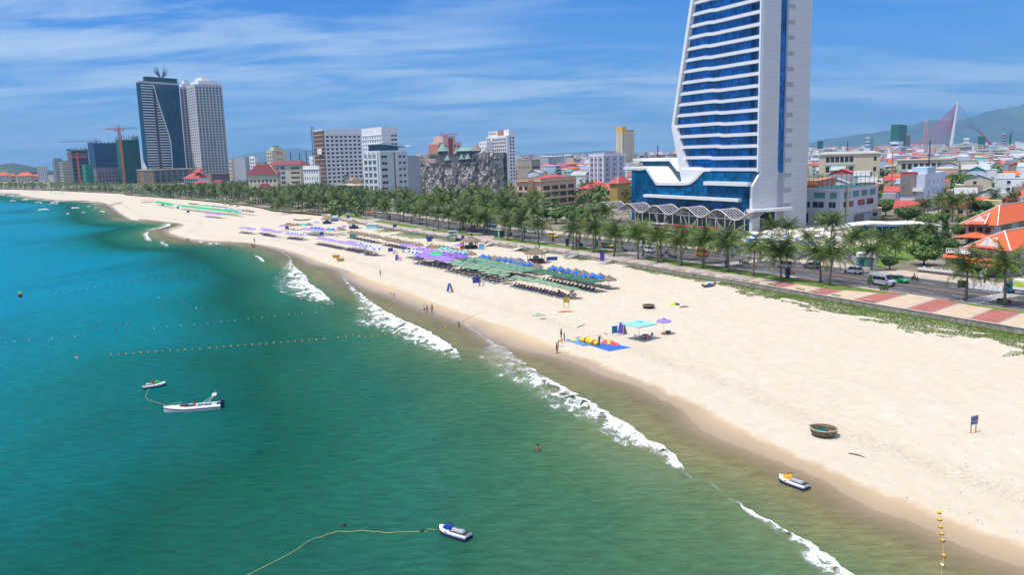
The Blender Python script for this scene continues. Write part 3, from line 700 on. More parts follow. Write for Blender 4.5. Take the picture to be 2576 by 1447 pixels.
def pose(kind):
    h={'pel':V3(0,0,.92),'waist':V3(0,0,1.05),'chest':V3(0,.01,1.28),'neck':V3(0,0,1.45),'head0':V3(0,-.01,1.53),'head':V3(0,-.02,1.62)}
    for s,n in((-1,'L'),(1,'R')):
        h.update({'sh'+n:V3(s*.17,.01,1.40),'el'+n:V3(s*.23,.02,1.14),'wr'+n:V3(s*.25,-.05,.90),'hd'+n:V3(s*.25,-.07,.84),
                  'hip'+n:V3(s*.10,0,.88),'kn'+n:V3(s*.11,-.02,.48),'an'+n:V3(s*.11,.02,.08),'to'+n:V3(s*.12,-.13,.03)})
    if kind=='walk':
        h['knL']=V3(-.10,-.20,.50);h['anL']=V3(-.10,-.16,.10);h['toL']=V3(-.11,-.32,.07);h['knR']=V3(.10,.05,.48);h['anR']=V3(.10,.27,.12);h['toR']=V3(.11,.16,.02)
        h['elL']=V3(-.23,.12,1.16);h['wrL']=V3(-.24,.10,.92);h['hdL']=V3(-.24,.09,.86);h['wrR']=V3(.24,-.22,.95);h['hdR']=V3(.24,-.27,.91)
    if kind=='bend':
        h['chest']=V3(0,-.36,1.02);h['waist']=V3(0,-.12,1.02);h['neck']=V3(0,-.50,1.04);h['head0']=V3(0,-.57,1.04);h['head']=V3(0,-.65,1.03)
        for s,n in((-1,'L'),(1,'R')):h['sh'+n]=V3(s*.17,-.44,1.05);h['el'+n]=V3(s*.19,-.48,.79);h['wr'+n]=V3(s*.16,-.60,.57);h['hd'+n]=V3(s*.15,-.63,.51);h['hip'+n]=V3(s*.1,.03,.88)
    if kind=='sit':
        for k in h:h[k]=h[k]-V3(0,0,.44)
        for s,n in((-1,'L'),(1,'R')):h['kn'+n]=V3(s*.13,-.42,.50);h['an'+n]=V3(s*.13,-.40,.08);h['to'+n]=V3(s*.13,-.55,.03);h['wr'+n]=V3(s*.2,-.28,.62);h['hd'+n]=V3(s*.18,-.34,.60)
    if kind=='ride':
        for k in h:h[k]=h[k]-V3(0,0,.16)
        for s,n in((-1,'L'),(1,'R')):h['kn'+n]=V3(s*.20,-.38,.66);h['an'+n]=V3(s*.18,-.25,.28);h['to'+n]=V3(s*.18,-.40,.22);h['el'+n]=V3(s*.27,-.22,1.0);h['wr'+n]=V3(s*.26,-.44,.94);h['hd'+n]=V3(s*.26,-.50,.94)
    if kind=='lie':
        for k in list(h):v_=h[k];h[k]=V3(v_.x,v_.z-.9,.14-v_.y*.6)
    if kind=='wade':
        for s,n in((-1,'L'),(1,'R')):h['el'+n]=V3(s*.30,-.02,1.16);h['wr'+n]=V3(s*.42,-.14,.98);h['hd'+n]=V3(s*.47,-.17,.95)
    if kind=='reach':
        h['chest']=V3(0,-.10,1.27);h['neck']=V3(0,-.15,1.43);h['head0']=V3(0,-.20,1.50);h['head']=V3(0,-.25,1.57)
        h['elR']=V3(.30,-.22,1.15);h['wrR']=V3(.38,-.38,.96);h['hdR']=V3(.40,-.43,.91);h['knL']=V3(-.12,-.1,.48);h['anR']=V3(.13,.12,.08)
        for n in 'LR':h['sh'+n]=h['sh'+n]+V3(0,-.13,0)
    return h
RAD=dict(pel=.135,waist=.118,chest=.145,neck=.058,head0=.075,head=.105)
for n in 'LR':RAD.update({'sh'+n:.062,'el'+n:.042,'wr'+n:.028,'hd'+n:.036,'hip'+n:.098,'kn'+n:.062,'an'+n:.04,'to'+n:.036})
BE=[('pel','waist'),('waist','chest'),('chest','neck'),('neck','head0'),('head0','head')]
for n in 'LR':BE+=[('chest','sh'+n),('sh'+n,'el'+n),('el'+n,'wr'+n),('wr'+n,'hd'+n),('pel','hip'+n),('hip'+n,'kn'+n),('kn'+n,'an'+n),('an'+n,'to'+n)]
PC={}
def person_parts(kind,skin,shirt,shorts,hat,o):
    key=(kind,skin.name,shirt and shirt.name,shorts and shorts.name,hat and hat.name)
    if key in PC:
        for nm,me in PC[key]:obj(nm,me,o)
        return
    h=pose(kind);res=[]
    b=skinned('body',h,BE,RAD,skin,o)
    mb=MB()
    for n,s in(('L',-1),('R',1)):
        w,d=h['wr'+n],h['hd'+n];ax=(d-w).normalized();sd_=ax.orthogonal().normalized();
        for k in range(4):
            q=d+sd_*(k-1.5)*.018;mb.tube([q,q+ax*(.045+.008*(k in(1,2))),q+ax*.075+sd_.cross(ax)*.02],[.009,.008,.006],5)
        q=w+ax*.03-sd_*.03;mb.tube([q,q+ax*.03-sd_*.025,q+ax*.055-sd_*.03],[.010,.009,.007],5)
    hd=h['head'];fw=V3(0,-1,0)if kind!='bend' else V3(0,-.5,-.8)
    if kind=='lie':fw=V3(0,0,1)
    mb.tube([hd+fw*.10,hd+fw*.125],[.018,.010],5)
    for s in(-1,1):mb.tube([hd+V3(s*.10,0,0),hd+V3(s*.115,0,0)],[.022,.018],5)
    n0=len(b.data.vertices);me=b.data;bm_v=[v.co.copy()for v in me.vertices];bf=[tuple(p.vertices)for p in me.polygons]
    m2=bpy.data.meshes.new('body');m2.from_pydata([tuple(v)for v in bm_v]+mb.v,[],bf+[tuple(n0+i for i in f)for f in mb.f]);m2.materials.append(skin)
    m2.polygons.foreach_set('use_smooth',[True]*len(m2.polygons));b.data=m2;res.append(('body',m2))
    up=(hd-h['head0']).normalized()
    hm_=MB();c=hd+up*.02-fw*.025;hm_.rev([(0,.125),(.07,.105),(.112,.05),(.118,0),(.105,-.05),(.06,-.07)],10,c,1,1.05)
    ho=hm_.build('hair',hat or hairm,o,True);res.append((ho.name.split('.')[0],ho.data))
    if shirt:
        ks=['chest','waist','neck','shL','shR','elL','elR'];J={k:h[k].copy()for k in ks}
        J['neck']=h['chest'].lerp(h['neck'],.55)
        for n in 'LR':J['el'+n]=h['sh'+n].lerp(h['el'+n],.75)
        rd=dict(RAD);rd['neck']=.075
        s_=skinned('shirt',J,[('chest','waist'),('chest','neck'),('chest','shL'),('chest','shR'),('shL','elL'),('shR','elR')],rd,shirt,o,1,.016);res.append(('shirt',s_.data))
    if shorts:
        J={'pel':h['pel'],'waist':h['pel'].lerp(h['waist'],.5),'hipL':h['hipL'],'hipR':h['hipR'],'knL':h['hipL'].lerp(h['knL'],.65),'knR':h['hipR'].lerp(h['knR'],.65)}
        rd=dict(RAD);rd['knL']=rd['knR']=.075;rd['waist']=.122
        s_=skinned('shorts',J,[('pel','waist'),('pel','hipL'),('pel','hipR'),('hipL','knL'),('hipR','knR')],rd,shorts,o,1,.015);res.append(('shorts',s_.data))
    PC[key]=res
def person(loc,label,kind='stand',skin=skinA,shirt=None,shorts=cBk,rz=0.,sc=1.,group=None,hat=None):
    o=thing('person',label,'person',loc,rz,group,sc);person_parts(kind,skin,shirt,shorts,hat,o);return o
def umbrella(label,col,r=1.45,h=2.25,n=8,rise=.42,group=None,square=False,vent=True,val=.14,tex=None):
    o=thing('beach_umbrella',label,'umbrella',group=group);mb=MB()
    nn=4 if square else n;rot=PI/4 if square else 0;rr=r*(1.36 if square else 1)
    prof=[(rr,h-val),(rr,h),(rr*.5,h+rise*.62),(.25,h+rise*.95),(0,h+rise)]
    if square:prof=[(rr,h-val),(rr,h),(rr*.28,h+rise*.85),(0,h+rise)]
    mb.rev(prof,nn,rot=rot);
    if tex:
        for f in range(len(mb.f)):mb.m[f]=(f%nn)%2
        mb.build('canopy',[col,tex],o)
    else:mb.build('canopy',col,o)
    if vent:MB().rev([(rr*.26,h+rise*.78+.12),(.02,h+rise+.14)],nn,rot=rot).build('vent_cap',col,o)
    MB().tube([(0,0,-.1),(0,0,h+rise+.1)],.026,6).build('pole',polem,o);return Proto(o)
polem=M('pole_metal',(.45,.43,.40),.5,.1,1.,metal=.3);woodpole=M('pole_wood',(.22,.13,.07),.8,.2,2.)
purple=M('canvas_purple',(.285,.195,.60),.8,.12,.7,rnd=.15);purple2=M('canvas_violet',(.20,.10,.46),.8,.12,.7,rnd=.12);lilac=M('canvas_lilac',(.31,.25,.60),.8,.12,.7,rnd=.15)
ltgreen=M('canvas_grey_green',(.18,.29,.20),.8,.12,.7,rnd=.12);dkgreen=M('canvas_dark_green',(.035,.13,.085),.8,.12,.7,rnd=.1);midgreen=M('canvas_sage',(.11,.23,.16),.8,.12,.7,rnd=.15)
brgreen=M('canvas_bright_green',(.02,.48,.12),.8,.1,.7);emerald=M('canvas_emerald',(.01,.42,.20),.8,.12,.7,rnd=.12)
blue=M('canvas_blue',(.012,.13,.68),.8,.1,.7,rnd=.12);ltblue=M('canvas_sky_blue',(.22,.60,.85),.8,.05,.7);teal=M('canvas_teal',(.03,.38,.42),.8,.1,.7)
whitec=M('canvas_white',(.76,.76,.76),.8,.06,.7);orangec=M('canvas_orange',(.75,.25,.05),.8,.1,.7);pinkc=M('canvas_pink',(.6,.2,.25),.8,.1,.7)
thatch=M('thatch',(.135,.105,.075),.95,.45,3.5,bump=1.,col2=(.27,.22,.16),rnd=.25);thatch_hi=M('thatch_ridge',(.22,.17,.11),.95,.4,4.)
mattress=M('lounger_mattress',(.065,.022,.045),.85,.25,1.5,rnd=.3);bluewood=M('lounger_blue',(.02,.22,.35),.6,.2,1.5,rnd=.2)
def thatchy(r,h,peak,seed,n=18,tuft=True):
    rr=random.Random(seed);mb=MB();rows=[]
    for q,(fr,z_)in enumerate([(1.04,h-.10),(1.,h),(.72,h+peak*.30),(.40,h+peak*.62),(.14,h+peak*.92),(.05,h+peak*1.0),(.035,h+peak*1.18)]):
        rows.append([(r*fr*(1+rr.uniform(-.05,.05)*(q<5))*math.cos(2*PI*j/n),r*fr*(1+rr.uniform(-.05,.05)*(q<5))*math.sin(2*PI*j/n),z_+rr.uniform(-.05,.05)*(q<4)-(.12*rr.random()if q==0 else 0))for j in range(n)])
    mb.loft(rows,closed=True)
    for k in range(70):
        a=rr.uniform(0,6.28);f=rr.uniform(.3,1.0);z_=h+peak*(1-f)*.9+.05;c=V3(math.cos(a)*r*f,math.sin(a)*r*f,z_);d=V3(math.cos(a),math.sin(a),-.55)*r*.16;s_=V3(-math.sin(a),math.cos(a),0)*.09
        mb.q([c-s_+V3(0,0,.03),c+s_+V3(0,0,.05),c+d+s_*.5+V3(0,0,.02),c+d-s_*.5],1)
    return mb.mesh('thatch_roof',[thatch,thatch_hi])
TH=[thatchy(1.7,2.05,1.0,s)for s in(1,2,3)]
def thatch_umb(label,group=None):
    o=thing('thatched_parasol',label,'parasol',group=group);obj('thatch_roof',TH[0],o)
    MB().tube([(0,0,-.1),(0,0,2.9)],.05,6).build('pole',woodpole,o);return Proto(o)
def lounger(label,group=None,white=False):
    o=thing('sun_lounger',label,'sun lounger',group=group)
    fr=MB();[fr.box(x,-.95,.24,x+.07,.95,.32)for x in(-.33,.26)];fr.box(-.33,-.95,.25,.33,-.88,.31);fr.box(-.33,.88,.25,.33,.95,.31);fr.build('frame',bluewood,o)
    for x in(-.30,.24):
        for y in(-.85,.80):MB().box(x,y,-.06,x+.06,y+.06,.24).build('leg',bluewood,o)
    MB().slab([(-.27,-.9,.33),(.27,-.9,.33),(.27,.2,.33),(-.27,.2,.33)],(0,0,1),.08).build('mattress',cWh if white else mattress,o)
    MB().slab([(-.28,.2,.36),(.28,.2,.36),(.28,.88,.86),(-.28,.88,.86)],(0,-.6,.8),.08).build('backrest',cWh if white else mattress,o)
    return Proto(o)
glassc=M('car_glass',(.012,.016,.02),.08,.05,1.,spec=.6);tyre=M('tyre',(.018,.018,.018),.85,.1,2.);rimm=M('rim',(.5,.5,.52),.3,.05,2.,metal=.8)
lampm=M('headlight',(.7,.7,.66),.15,.03,2.);taill=M('taillight',(.5,.02,.02),.3,.05,2.);platm=M('black_plastic',(.03,.03,.032),.6,.1,2.)
def paint(nm,c,metal=.15):return M('paint_'+nm,c,.28,.04,.5,metal=metal,coat=.6)
def wheels(o,xs_,w,r):
    me1=MB().rev([(r*.55,-.11),(r*.96,-.11),(r,-.06),(r,.06),(r*.96,.11),(r*.55,.11)],16).mesh('tyre',tyre,True)
    mr_=MB().rev([(0,-.03),(r*.18,-.035),(r*.2,-.02),(r*.55,-.05),(r*.58,0),(r*.55,.05),(0,.03)],12).mesh('rim',rimm)
    for x in xs_:
        for s in(-1,1):
            wobj=obj('wheel',MB().rev([(0,-.1),(r*.3,-.1),(r*.3,.1),(0,.1)],10).mesh('wheel',platm),o,(x,s*w,r));wobj.rotation_euler=(PI/2,0,0)
            obj('tyre',me1,wobj);obj('rim',mr_,wobj)
def carbody(prof,hw,tumble,mat,o,name='body',n0=None):
    mb=MB();zt=max(z_ for x,z_ in prof);zb=min(z_ for x,z_ in prof)
    def w(z_):return hw*(1-tumble*max(0,(z_-n0)/(zt-n0))if n0 and z_>n0 else 1)
    rows=[[(x,-w(z_)*.93,z_)for x,z_ in prof],[(x,-w(z_),z_*.995+.003)for x,z_ in prof]]
    k=len(prof);a=[(x,-w(z_),z_)for x,z_ in prof];b_=[(x,w(z_),z_)for x,z_ in prof]
    mb.loft([a,[(x,-w(z_)*.8,z_+.025)for x,z_ in prof],[(x,0,z_+.04)for x,z_ in prof],[(x,w(z_)*.8,z_+.025)for x,z_ in prof],b_])
    n=len(mb.v);mb.v+=a+b_;mb.f.append(tuple(n+i for i in range(k)));mb.f.append(tuple(n+k+i for i in range(k))[::-1]);mb.m+=[0,0]
    return mb.build(name,mat,o)
def car(name,label,pm_,L=4.3,W_=1.75,Hh=1.5,kind='sedan',group=None,cat='car'):
    o=thing(name,label,cat,group=group);l=L/2;hw=W_/2
    if kind=='sedan':low=[(-l,.45),(-l+.05,.85),(-l+.9,.93),(l-1.1,.92),(l-.15,.72),(l,.45),(l-.05,.25),(-l+.05,.25)];cab=[(-l+.45,.90),(-l+1.15,Hh-.04),(-l+2.35,Hh),(l-1.15,.90)]
    elif kind=='suv':low=[(-l,.5),(-l+.05,1.0),(l-1.0,1.02),(l-.15,.85),(l,.5),(l-.05,.3),(-l+.05,.3)];cab=[(-l+.12,1.0),(-l+.55,Hh-.06),(-l+2.5,Hh),(l-1.05,1.0)]
    else:low=[(-l,.45),(-l+.03,.95),(l-.75,.95),(l-.1,.75),(l,.45),(l-.05,.25),(-l+.05,.25)];cab=[(-l+.08,.93),(-l+.3,Hh-.05),(-l+2.2,Hh),(l-.8,.93)]
    carbody(low,hw,0,pm_,o);carbody(cab,hw*.95,.2,glassc,o,'window',n0=.93)
    top=sorted(cab,key=lambda p:-p[1])[:2];x0,x1=sorted((top[0][0],top[1][0]))
    MB().box(x0+.04,-hw*.75,Hh+.0,x1-.04,hw*.75,Hh+.055,top=.94).build('roof',pm_,o)
    for s in(-1,1):
        for xx in(x0-.02,(x0+x1)/2):MB().beam((xx,s*hw*.90,.95),(xx+.1,s*hw*.775,Hh),.07,.05).build('pillar',pm_,o)
        MB().box(l-.22,s*hw*.72-.16,.62,l-.02,s*hw*.72+.16,.78).build('headlight',lampm,o)
        MB().box(-l-.02,s*hw*.78-.12,.68,-l+.1,s*hw*.78+.12,.84).build('taillight',taill,o)
        MB().box(x1+.25,s*hw*1.06-.08,.95,x1+.42,s*hw*1.06+.08,1.08).build('mirror',pm_,o)
    MB().box(l-.1,-hw*.6,.3,l+.03,hw*.6,.46).build('bumper',platm,o)
    wheels(o,(-l+.85,l-.85),hw-.08,.33 if kind!='suv' else .37);return Proto(o)
def van(label,pm_,L=5.6,W_=2.0,Hh=2.35):
    o=thing('passenger_van',label,'van');l=L/2;hw=W_/2
    prof=[(-l,.4),(-l,2.2),(-l+.15,Hh),(l-1.5,Hh),(l-.95,1.35),(l-.15,1.1),(l,.75),(l-.02,.35)]
    carbody(prof,hw,.1,pm_,o,'body',n0=1.2)
    for s in(-1,1):
        for k in range(4):x=-l+.25+k*1.0;MB().box(x,s*(hw-.01)-.02,1.3,x+.92,s*(hw-.01)+.02,1.92).build('window',glassc,o)
        MB().box(l-.22,s*hw*.7-.15,.8,l-.0,s*hw*.7+.15,1.02).build('headlight',lampm,o)
        MB().box(l-1.2,s*(hw+.12)-.08,1.25,l-1.05,s*(hw+.12)+.08,1.5).build('mirror',platm,o)
    MB().slab([(l-1.44,-hw*.8,Hh-.06),(l-1.44,hw*.8,Hh-.06),(l-.93,hw*.88,1.38),(l-.93,-hw*.88,1.38)],(.8,0,.5),.05).build('windscreen',glassc,o)
    MB().box(l-.08,-hw*.55,.5,l+.03,hw*.55,.9).build('grille',platm,o);MB().box(-l+.5,-hw*.7,Hh,l-1.9,hw*.7,Hh+.07,top=.95).build('roof_rib',pm_,o)
    wheels(o,(-l+1.1,l-.9),hw-.1,.36);return Proto(o)
def bus(label,pm_,roofm,L=10,W_=2.5,Hh=3.3,open_=False,name='coach'):
    o=thing(name,label,'bus');l=L/2;hw=W_/2
    if open_:
        MB().box(-l,-hw,.4,l,hw,1.15).build('body',pm_,o)
        for s in(-1,1):
            for k in range(6):x=-l+.1+k*(L-.25)/5;MB().box(x,s*hw-.05,1.15,x+.12,s*hw+.05,Hh-.15).build('post',pm_,o)
        for k in range(5):MB().box(-l+1+k*(L-2)/5,-hw*.8,1.15,-l+1.4+k*(L-2)/5,hw*.8,1.9).build('seat',platm,o)
        MB().box(-l-.1,-hw-.08,Hh-.15,l+.1,hw+.08,Hh+.05,top=.96).build('roof',roofm,o)
    else:
        MB().box(-l,-hw,.4,l,hw,1.5).build('body',pm_,o);MB().box(-l+.06,-hw+.05,1.5,l-.08,hw-.05,Hh-.3,top=.985).build('window',glassc,o)
        MB().box(-l,-hw,Hh-.3,l,hw,Hh,top=.95).build('roof',roofm,o)
        for s in(-1,1):
            for k in range(6):x=-l+k*(L-.15)/5;MB().box(x,s*(hw-.02)-.03,1.5,x+.14,s*(hw-.02)+.03,Hh-.3).build('pillar',pm_,o)
            MB().box(l-.05,s*hw*.7-.18,.7,l+.04,s*hw*.7+.18,.95).build('headlight',lampm,o)
        MB().box(-l*.4,-hw*.4,Hh,l*.3,hw*.4,Hh+.2,top=.9).build('roof_unit',whitec,o)
    wheels(o,(-l+L*.22,l-L*.2),hw-.1,.48 if not open_ else .4);return Proto(o)
def motorbike(label,pm_,group=None):
    o=thing('motorbike',label,'motorbike',group=group);wheels2=[]
    t1=MB().rev([(.20,-.05),(.29,-.05),(.30,0),(.29,.05),(.20,.05)],16).mesh('tyre',tyre,True);r1=MB().rev([(0,-.02),(.05,-.05),(.2,-.01),(.2,.01),(.05,.05),(0,.02)],10).mesh('rim',rimm)
    for x in(-.62,.62):
        w_=obj('wheel',MB().rev([(0,-.07),(.04,-.07),(.04,.07),(0,.07)],6).mesh('hub',platm),o,(x,0,.30));w_.rotation_euler=(PI/2,0,0);obj('tyre',t1,w_);obj('rim',r1,w_)
    MB().prism([(-.85,-.11),(.1,-.13),(.1,.13),(-.85,.11)],.48,.70).build('body',pm_,o);MB().slab([(.34,-.17,.35),(.34,.17,.35),(.58,.14,.92),(.58,-.14,.92)],(1,0,.1),.07).build('leg_shield',pm_,o)
    MB().box(-.15,-.13,.28,.38,.13,.38).build('footboard',platm,o);MB().box(-.80,-.13,.70,.02,.13,.80,top=.88).build('seat',platm,o)
    MB().tube([(.62,0,.3),(.45,0,.98)],.035,6).build('fork',rimm,o);MB().tube([(.40,-.33,.98),(.46,0,1.0),(.40,.33,.98)],.022,6).build('handlebar',platm,o)
    MB().rev([(0,.07),(.07,.04),(.08,-.02),(0,-.06)],8,(.62,0,.84)).build('headlight',lampm,o);MB().box(-.97,-.07,.60,-.86,.07,.70).build('taillight',taill,o);return Proto(o)
hullw=M('boat_white',(.78,.78,.80),.25,.04,1.,coat=.4);navy=M('boat_navy',(.02,.025,.07),.3,.1,1.);greyp=M('seat_grey',(.33,.35,.37),.6,.1,2.)
def hull(L,Wd,z0,z1,mat,name,o,bow=.35,tuck=.72,n=14,stern=1.,zb=.10):
    rows=[]
    for i in range(n+1):
        u=i/n;x=-L/2+L*u;w=Wd/2*(stern+(1-stern)*min(1,u*3)if u<.34 else 1)*(1 if u<1-bow else math.sqrt(max(0.0004,1-((u-1+bow)/bow)**2.1)))
        r_=zb*max(0,(u-.6)/.4)**2
        rows.append([(x,0,z0+r_*.5),(x,-w*tuck,z0+.06+r_),(x,-w,z0+(z1-z0)*.55+r_),(x,-w*.97,z1+r_),(x,-w*.7,z1+.05+r_),(x,0,z1+.08+r_),(x,w*.7,z1+.05+r_),(x,w*.97,z1+r_),(x,w,z0+(z1-z0)*.55+r_),(x,w*tuck,z0+.06+r_)])
    mb=MB();mb.loft(rows,closed=True);mb.q(rows[0]);mb.q(rows[-1][::-1]);return mb.build(name,mat,o,True)
def jetski(label,cowl,loc,rz):
    o=thing('jet_ski',label,'jet ski',loc,rz)
    hull(3.1,1.12,-.25,.13,navy,'hull',o,.42);hull(3.06,1.08,.05,.36,hullw,'deck',o,.42,.95,stern=.9)
    mb=MB();rows=[]
    for x,w,z_ in[(1.28,.06,.42),(1.05,.25,.56),(.75,.33,.72),(.45,.33,.86),(.30,.28,.88),(.12,.22,.66)]:
        rows.append([(x,-w,.38),(x,-w*.75,z_-.06),(x,0,z_),(x,w*.75,z_-.06),(x,w,.38)])
    mb.loft(rows);mb.q(rows[-1][::-1]);mb.build('cowl',cowl,o,True)
    MB().slab([(.62,-.12,.82),(.62,.12,.82),(.50,.14,.94),(.50,-.14,.94)],(1,0,.3),.02).build('windscreen',platm,o)
    mb=MB();rows=[]
    for x,w,z_ in[(.15,.10,.62),(-.1,.20,.60),(-.45,.22,.57),(-.7,.22,.64),(-1.05,.20,.62),(-1.1,.18,.5)]:rows.append([(x,-w*1.15,.40),(x,-w,z_-.05),(x,0,z_),(x,w,z_-.05),(x,w*1.15,.40)])
    mb.loft(rows);mb.q(rows[-1][::-1]);mb.build('seat',greyp,o,True)
    MB().tube([(.30,-.38,.93),(.36,-.12,.98),(.36,.12,.98),(.30,.38,.93)],.025,6).build('handlebar',platm,o)
    MB().prism([(-1.5,-.40),(-1.12,-.44),(-1.12,.44),(-1.5,.40)],.44,.455).build('rear_deck_pad',platm,o)
    for s in(-1,1):MB().box(-1.1,s*.33-.10,.415,.2,s*.33+.10,.425).build('footwell',navy,o);MB().box(.35,s*.52-.03,.30,.55,s*.52+.03,.36).build('mirror',platm,o)
    return o
def basket_boat(label,loc,rz,mat,r=1.2,h=.72,nets=None,inner=None):
    o=thing('basket_boat',label,'boat',loc,rz);prof=[(0,0),(r*.55,.0),(r*.82,h*.25),(r*.96,h*.62),(r,h),(r*.99,h+.03),(r*.93,h),(r*.88,h*.6),(r*.72,h*.25),(r*.4,h*.1),(0,h*.1)]
    MB().rev(prof,28).build('hull',mat,o,True);MB().rev([(r*1.02,h-.03),(r*1.035,h+.02),(r*1.01,h+.07),(r*.96,h+.07),(r*.94,h+.01)],28).build('rim',inner or M('bamboo_rim',(.42,.36,.28),.7,.2,3.),o,True)
    return o
front=[]
for c,pts in((cA,[(110,760,1.05),(480,770,.9),(565,800,1.),(1848,940,1.),(2210,985,1.12)]),
               (cB,[(90,195,.95),(125,165,.9),(305,225,1),(325,180,.9),(520,260,1),(532,215,.9),(772,295,1.),(822,262,.9),(978,325,1.08),(1010,290,.9),(1225,360,1),(1215,300,.9),(1443,390,1.),(1455,340,.9),(1716,430,1.15),(1697,380,1.),(1977,470,1.05),(2265,525,1.08)]),
               (cC,[(1000,95,.9),(1027,70,.85),(1235,140,.95),(1257,108,.9),(1385,160,1),(1405,125,.9),(1540,182,1),(905,55,.85),(870,40,.8),(757,38,.85),(785,15,.8)]),
               (cD,[(565,915,.95),(640,905,.9),(490,935,.9),(785,930,.9),(900,935,.9),(985,935,.85),(1045,940,.9),(1075,930,.85),(1120,935,.85),(1165,950,.9),(1250,960,.9),(1355,985,.95),(1470,1005,.9),(1590,1020,.95),(1625,1015,.9),(1700,1040,.95),(1780,1050,.9),(1845,1070,.95),(1950,1090,.95),(2050,1100,.95),(2155,1120,.95),(2185,1090,.9),(2260,1120,.95),(2290,1105,.9),(2385,1140,.95)])):
    for x,y,s in pts:
        p=atz(*cp(c,[(x,y)])[0],2.1);front.append((p,s))
front.sort(key=lambda q:q[0].y)
for i,(p,s)in enumerate(front):
    p.z=2.08
    lb='coconut palm on the seaside lawn, %s from the right along the promenade'%ordw(i)
    h=(5.9 if p.y<330 else 6.4)*s*R.uniform(.92,1.1)
    palm(p,h,lb,'palms on the promenade lawn',1.)
k=0;far=[]
for c,pts in((cA,[(960,665,5.5,.8),(790,520,5.5,.8),(1055,545,5.6,.8),(870,470,5.,.7),(360,475,5,.7),(1350,475,5.5,.8),(1285,470,5,.7),(950,440,5,.6),(1240,385,3.,.5),(1505,385,5,.7),(1135,380,3,.5),(180,400,6.,.8),(565,470,7.5,.95),(20,400,6,.8),(1180,560,4.5,.7),(740,490,4.5,.6)]),
               (cK,[(1465,1050,8.2,1.),(1615,1050,6.5,1.),(1960,1080,5,.9),(740,1000,6,1),(1690,1330,5.5,1.),(1560,1330,5,.9),(1640,1310,5,.9),(320,1120,9,1.),(180,1060,7,1.),(280,1120,7,1),(520,1120,7,1),(590,1110,7.5,1),(640,1120,6,.9),(460,1180,6,1),(80,1050,7,1),(20,1080,6,1)]),
               (cR,[(880,1150,7.5,.85),(1050,1060,5,.8),(1220,1150,6,.8),(1350,1350,6.5,.9),(1560,1300,8,.9),(1640,1350,7,1.),(1830,1300,7,.9),(2090,1230,6,.9),(2260,1240,6.5,.9),(2370,1180,7,.9),(1490,1330,6.5,.9),(2180,1060,3.5,.6),(1700,1320,6.5,.9)])):
    for x,y,h,s in pts:
        p=atz(*cp(c,[(x,y)])[0],1.9);far.append((p.x/p.y,p,h,s))
far.sort(key=lambda q:-q[0])
for i,(_,p,h,s)in enumerate(far):
    zone='in the hotel garden' if p.y<260 and p.x>60 else('behind the orange-roofed villas' if p.x>95 else 'beside the peach hotel')
    palm(p,h,'coconut palm %s, %s inland palm from the right'%(zone,ordw(i)),'inland palms behind the road',s)
def stub(n,f,group,label,lim=1.):
    got=[];tries=0
    while len(got)<n and tries<n*60:
        tries+=1;q=f()
        if q is None:continue
        if all((q.xy-g.xy).length>lim for g in got):got.append(q)
    for q in got:palm(q,R.uniform(5.8,8.4),label,group,R.uniform(.9,1.08),far=True)
    return got
def bpos(a,b_,o0,o1):
    L=[0.]
    for u,v in zip(BACK,BACK[1:]):L.append(L[-1]+(v-u).length)
    def f():
        s=R.uniform(a,b_);j=int(np.searchsorted(L,s))-1;j=max(0,j);d=(BACK[j+1]-BACK[j]).normalized();t_=s-L[j]
        p=BACK[j]+d*t_+Vector((d.y,-d.x))*R.uniform(o0,o1);return Vector((p.x,p.y,1.9))
    return f
stub(92,bpos(0,170,2,62),'palm grove behind the beach','coconut palm in the dense grove left of the road end, behind the thatched parasols',4.2)
stub(80,bpos(170,470,0,75),'far palm grove','coconut palm of the distant grove behind the green-roofed sun shelters',6.)
def fmid():
    s=R.uniform(WL_END-190,WL_END);p=wp(s,R.uniform(34,88),1.9);return None if p.x/p.y>.035 and snear(p.x,p.y)[1]>37 else p
stub(62,fmid,'palms in front of the rock castle','coconut palm inland of the road below the rock castle',5.)
mb=MB();f=bpos(470,1500,0,60);f2=bpos(900,3000,0,160)
def litecrown(mb,p,r):
    mb.beam(p,(p.x,p.y,p.z+6.5),.35)
    for i in range(14):
        a=i*2.4;e=R.uniform(-.5,.9);d=V3(math.cos(a)*math.cos(e),math.sin(a)*math.cos(e),math.sin(e));c=V3(p.x,p.y,p.z+6.6);s_=V3(-math.sin(a),math.cos(a),0)*.5
        m_=c+d*r*.55;tp=c+d*r+V3(0,0,-1.3);mb.q([c,m_-s_,tp,m_+s_])
f3=bpos(120,480,14,80)
for i in range(760):litecrown(mb,f()if i<330 else f2()if i<520 else f3(),R.uniform(3.4,4.6))
tag(mb.build('palm_grove',palm_leaf),kind='stuff')
mb=MB();rr=random.Random(9);f=bpos(0,900,2,60)
for i in range(620):
    p=(f()if i<540 else fmid())or f();leafblob(mb,(p.x,p.y,2.3),2.6,2.6,1.1,34,rr,.5)
tag(mb.build('scrub',broad),kind='stuff')
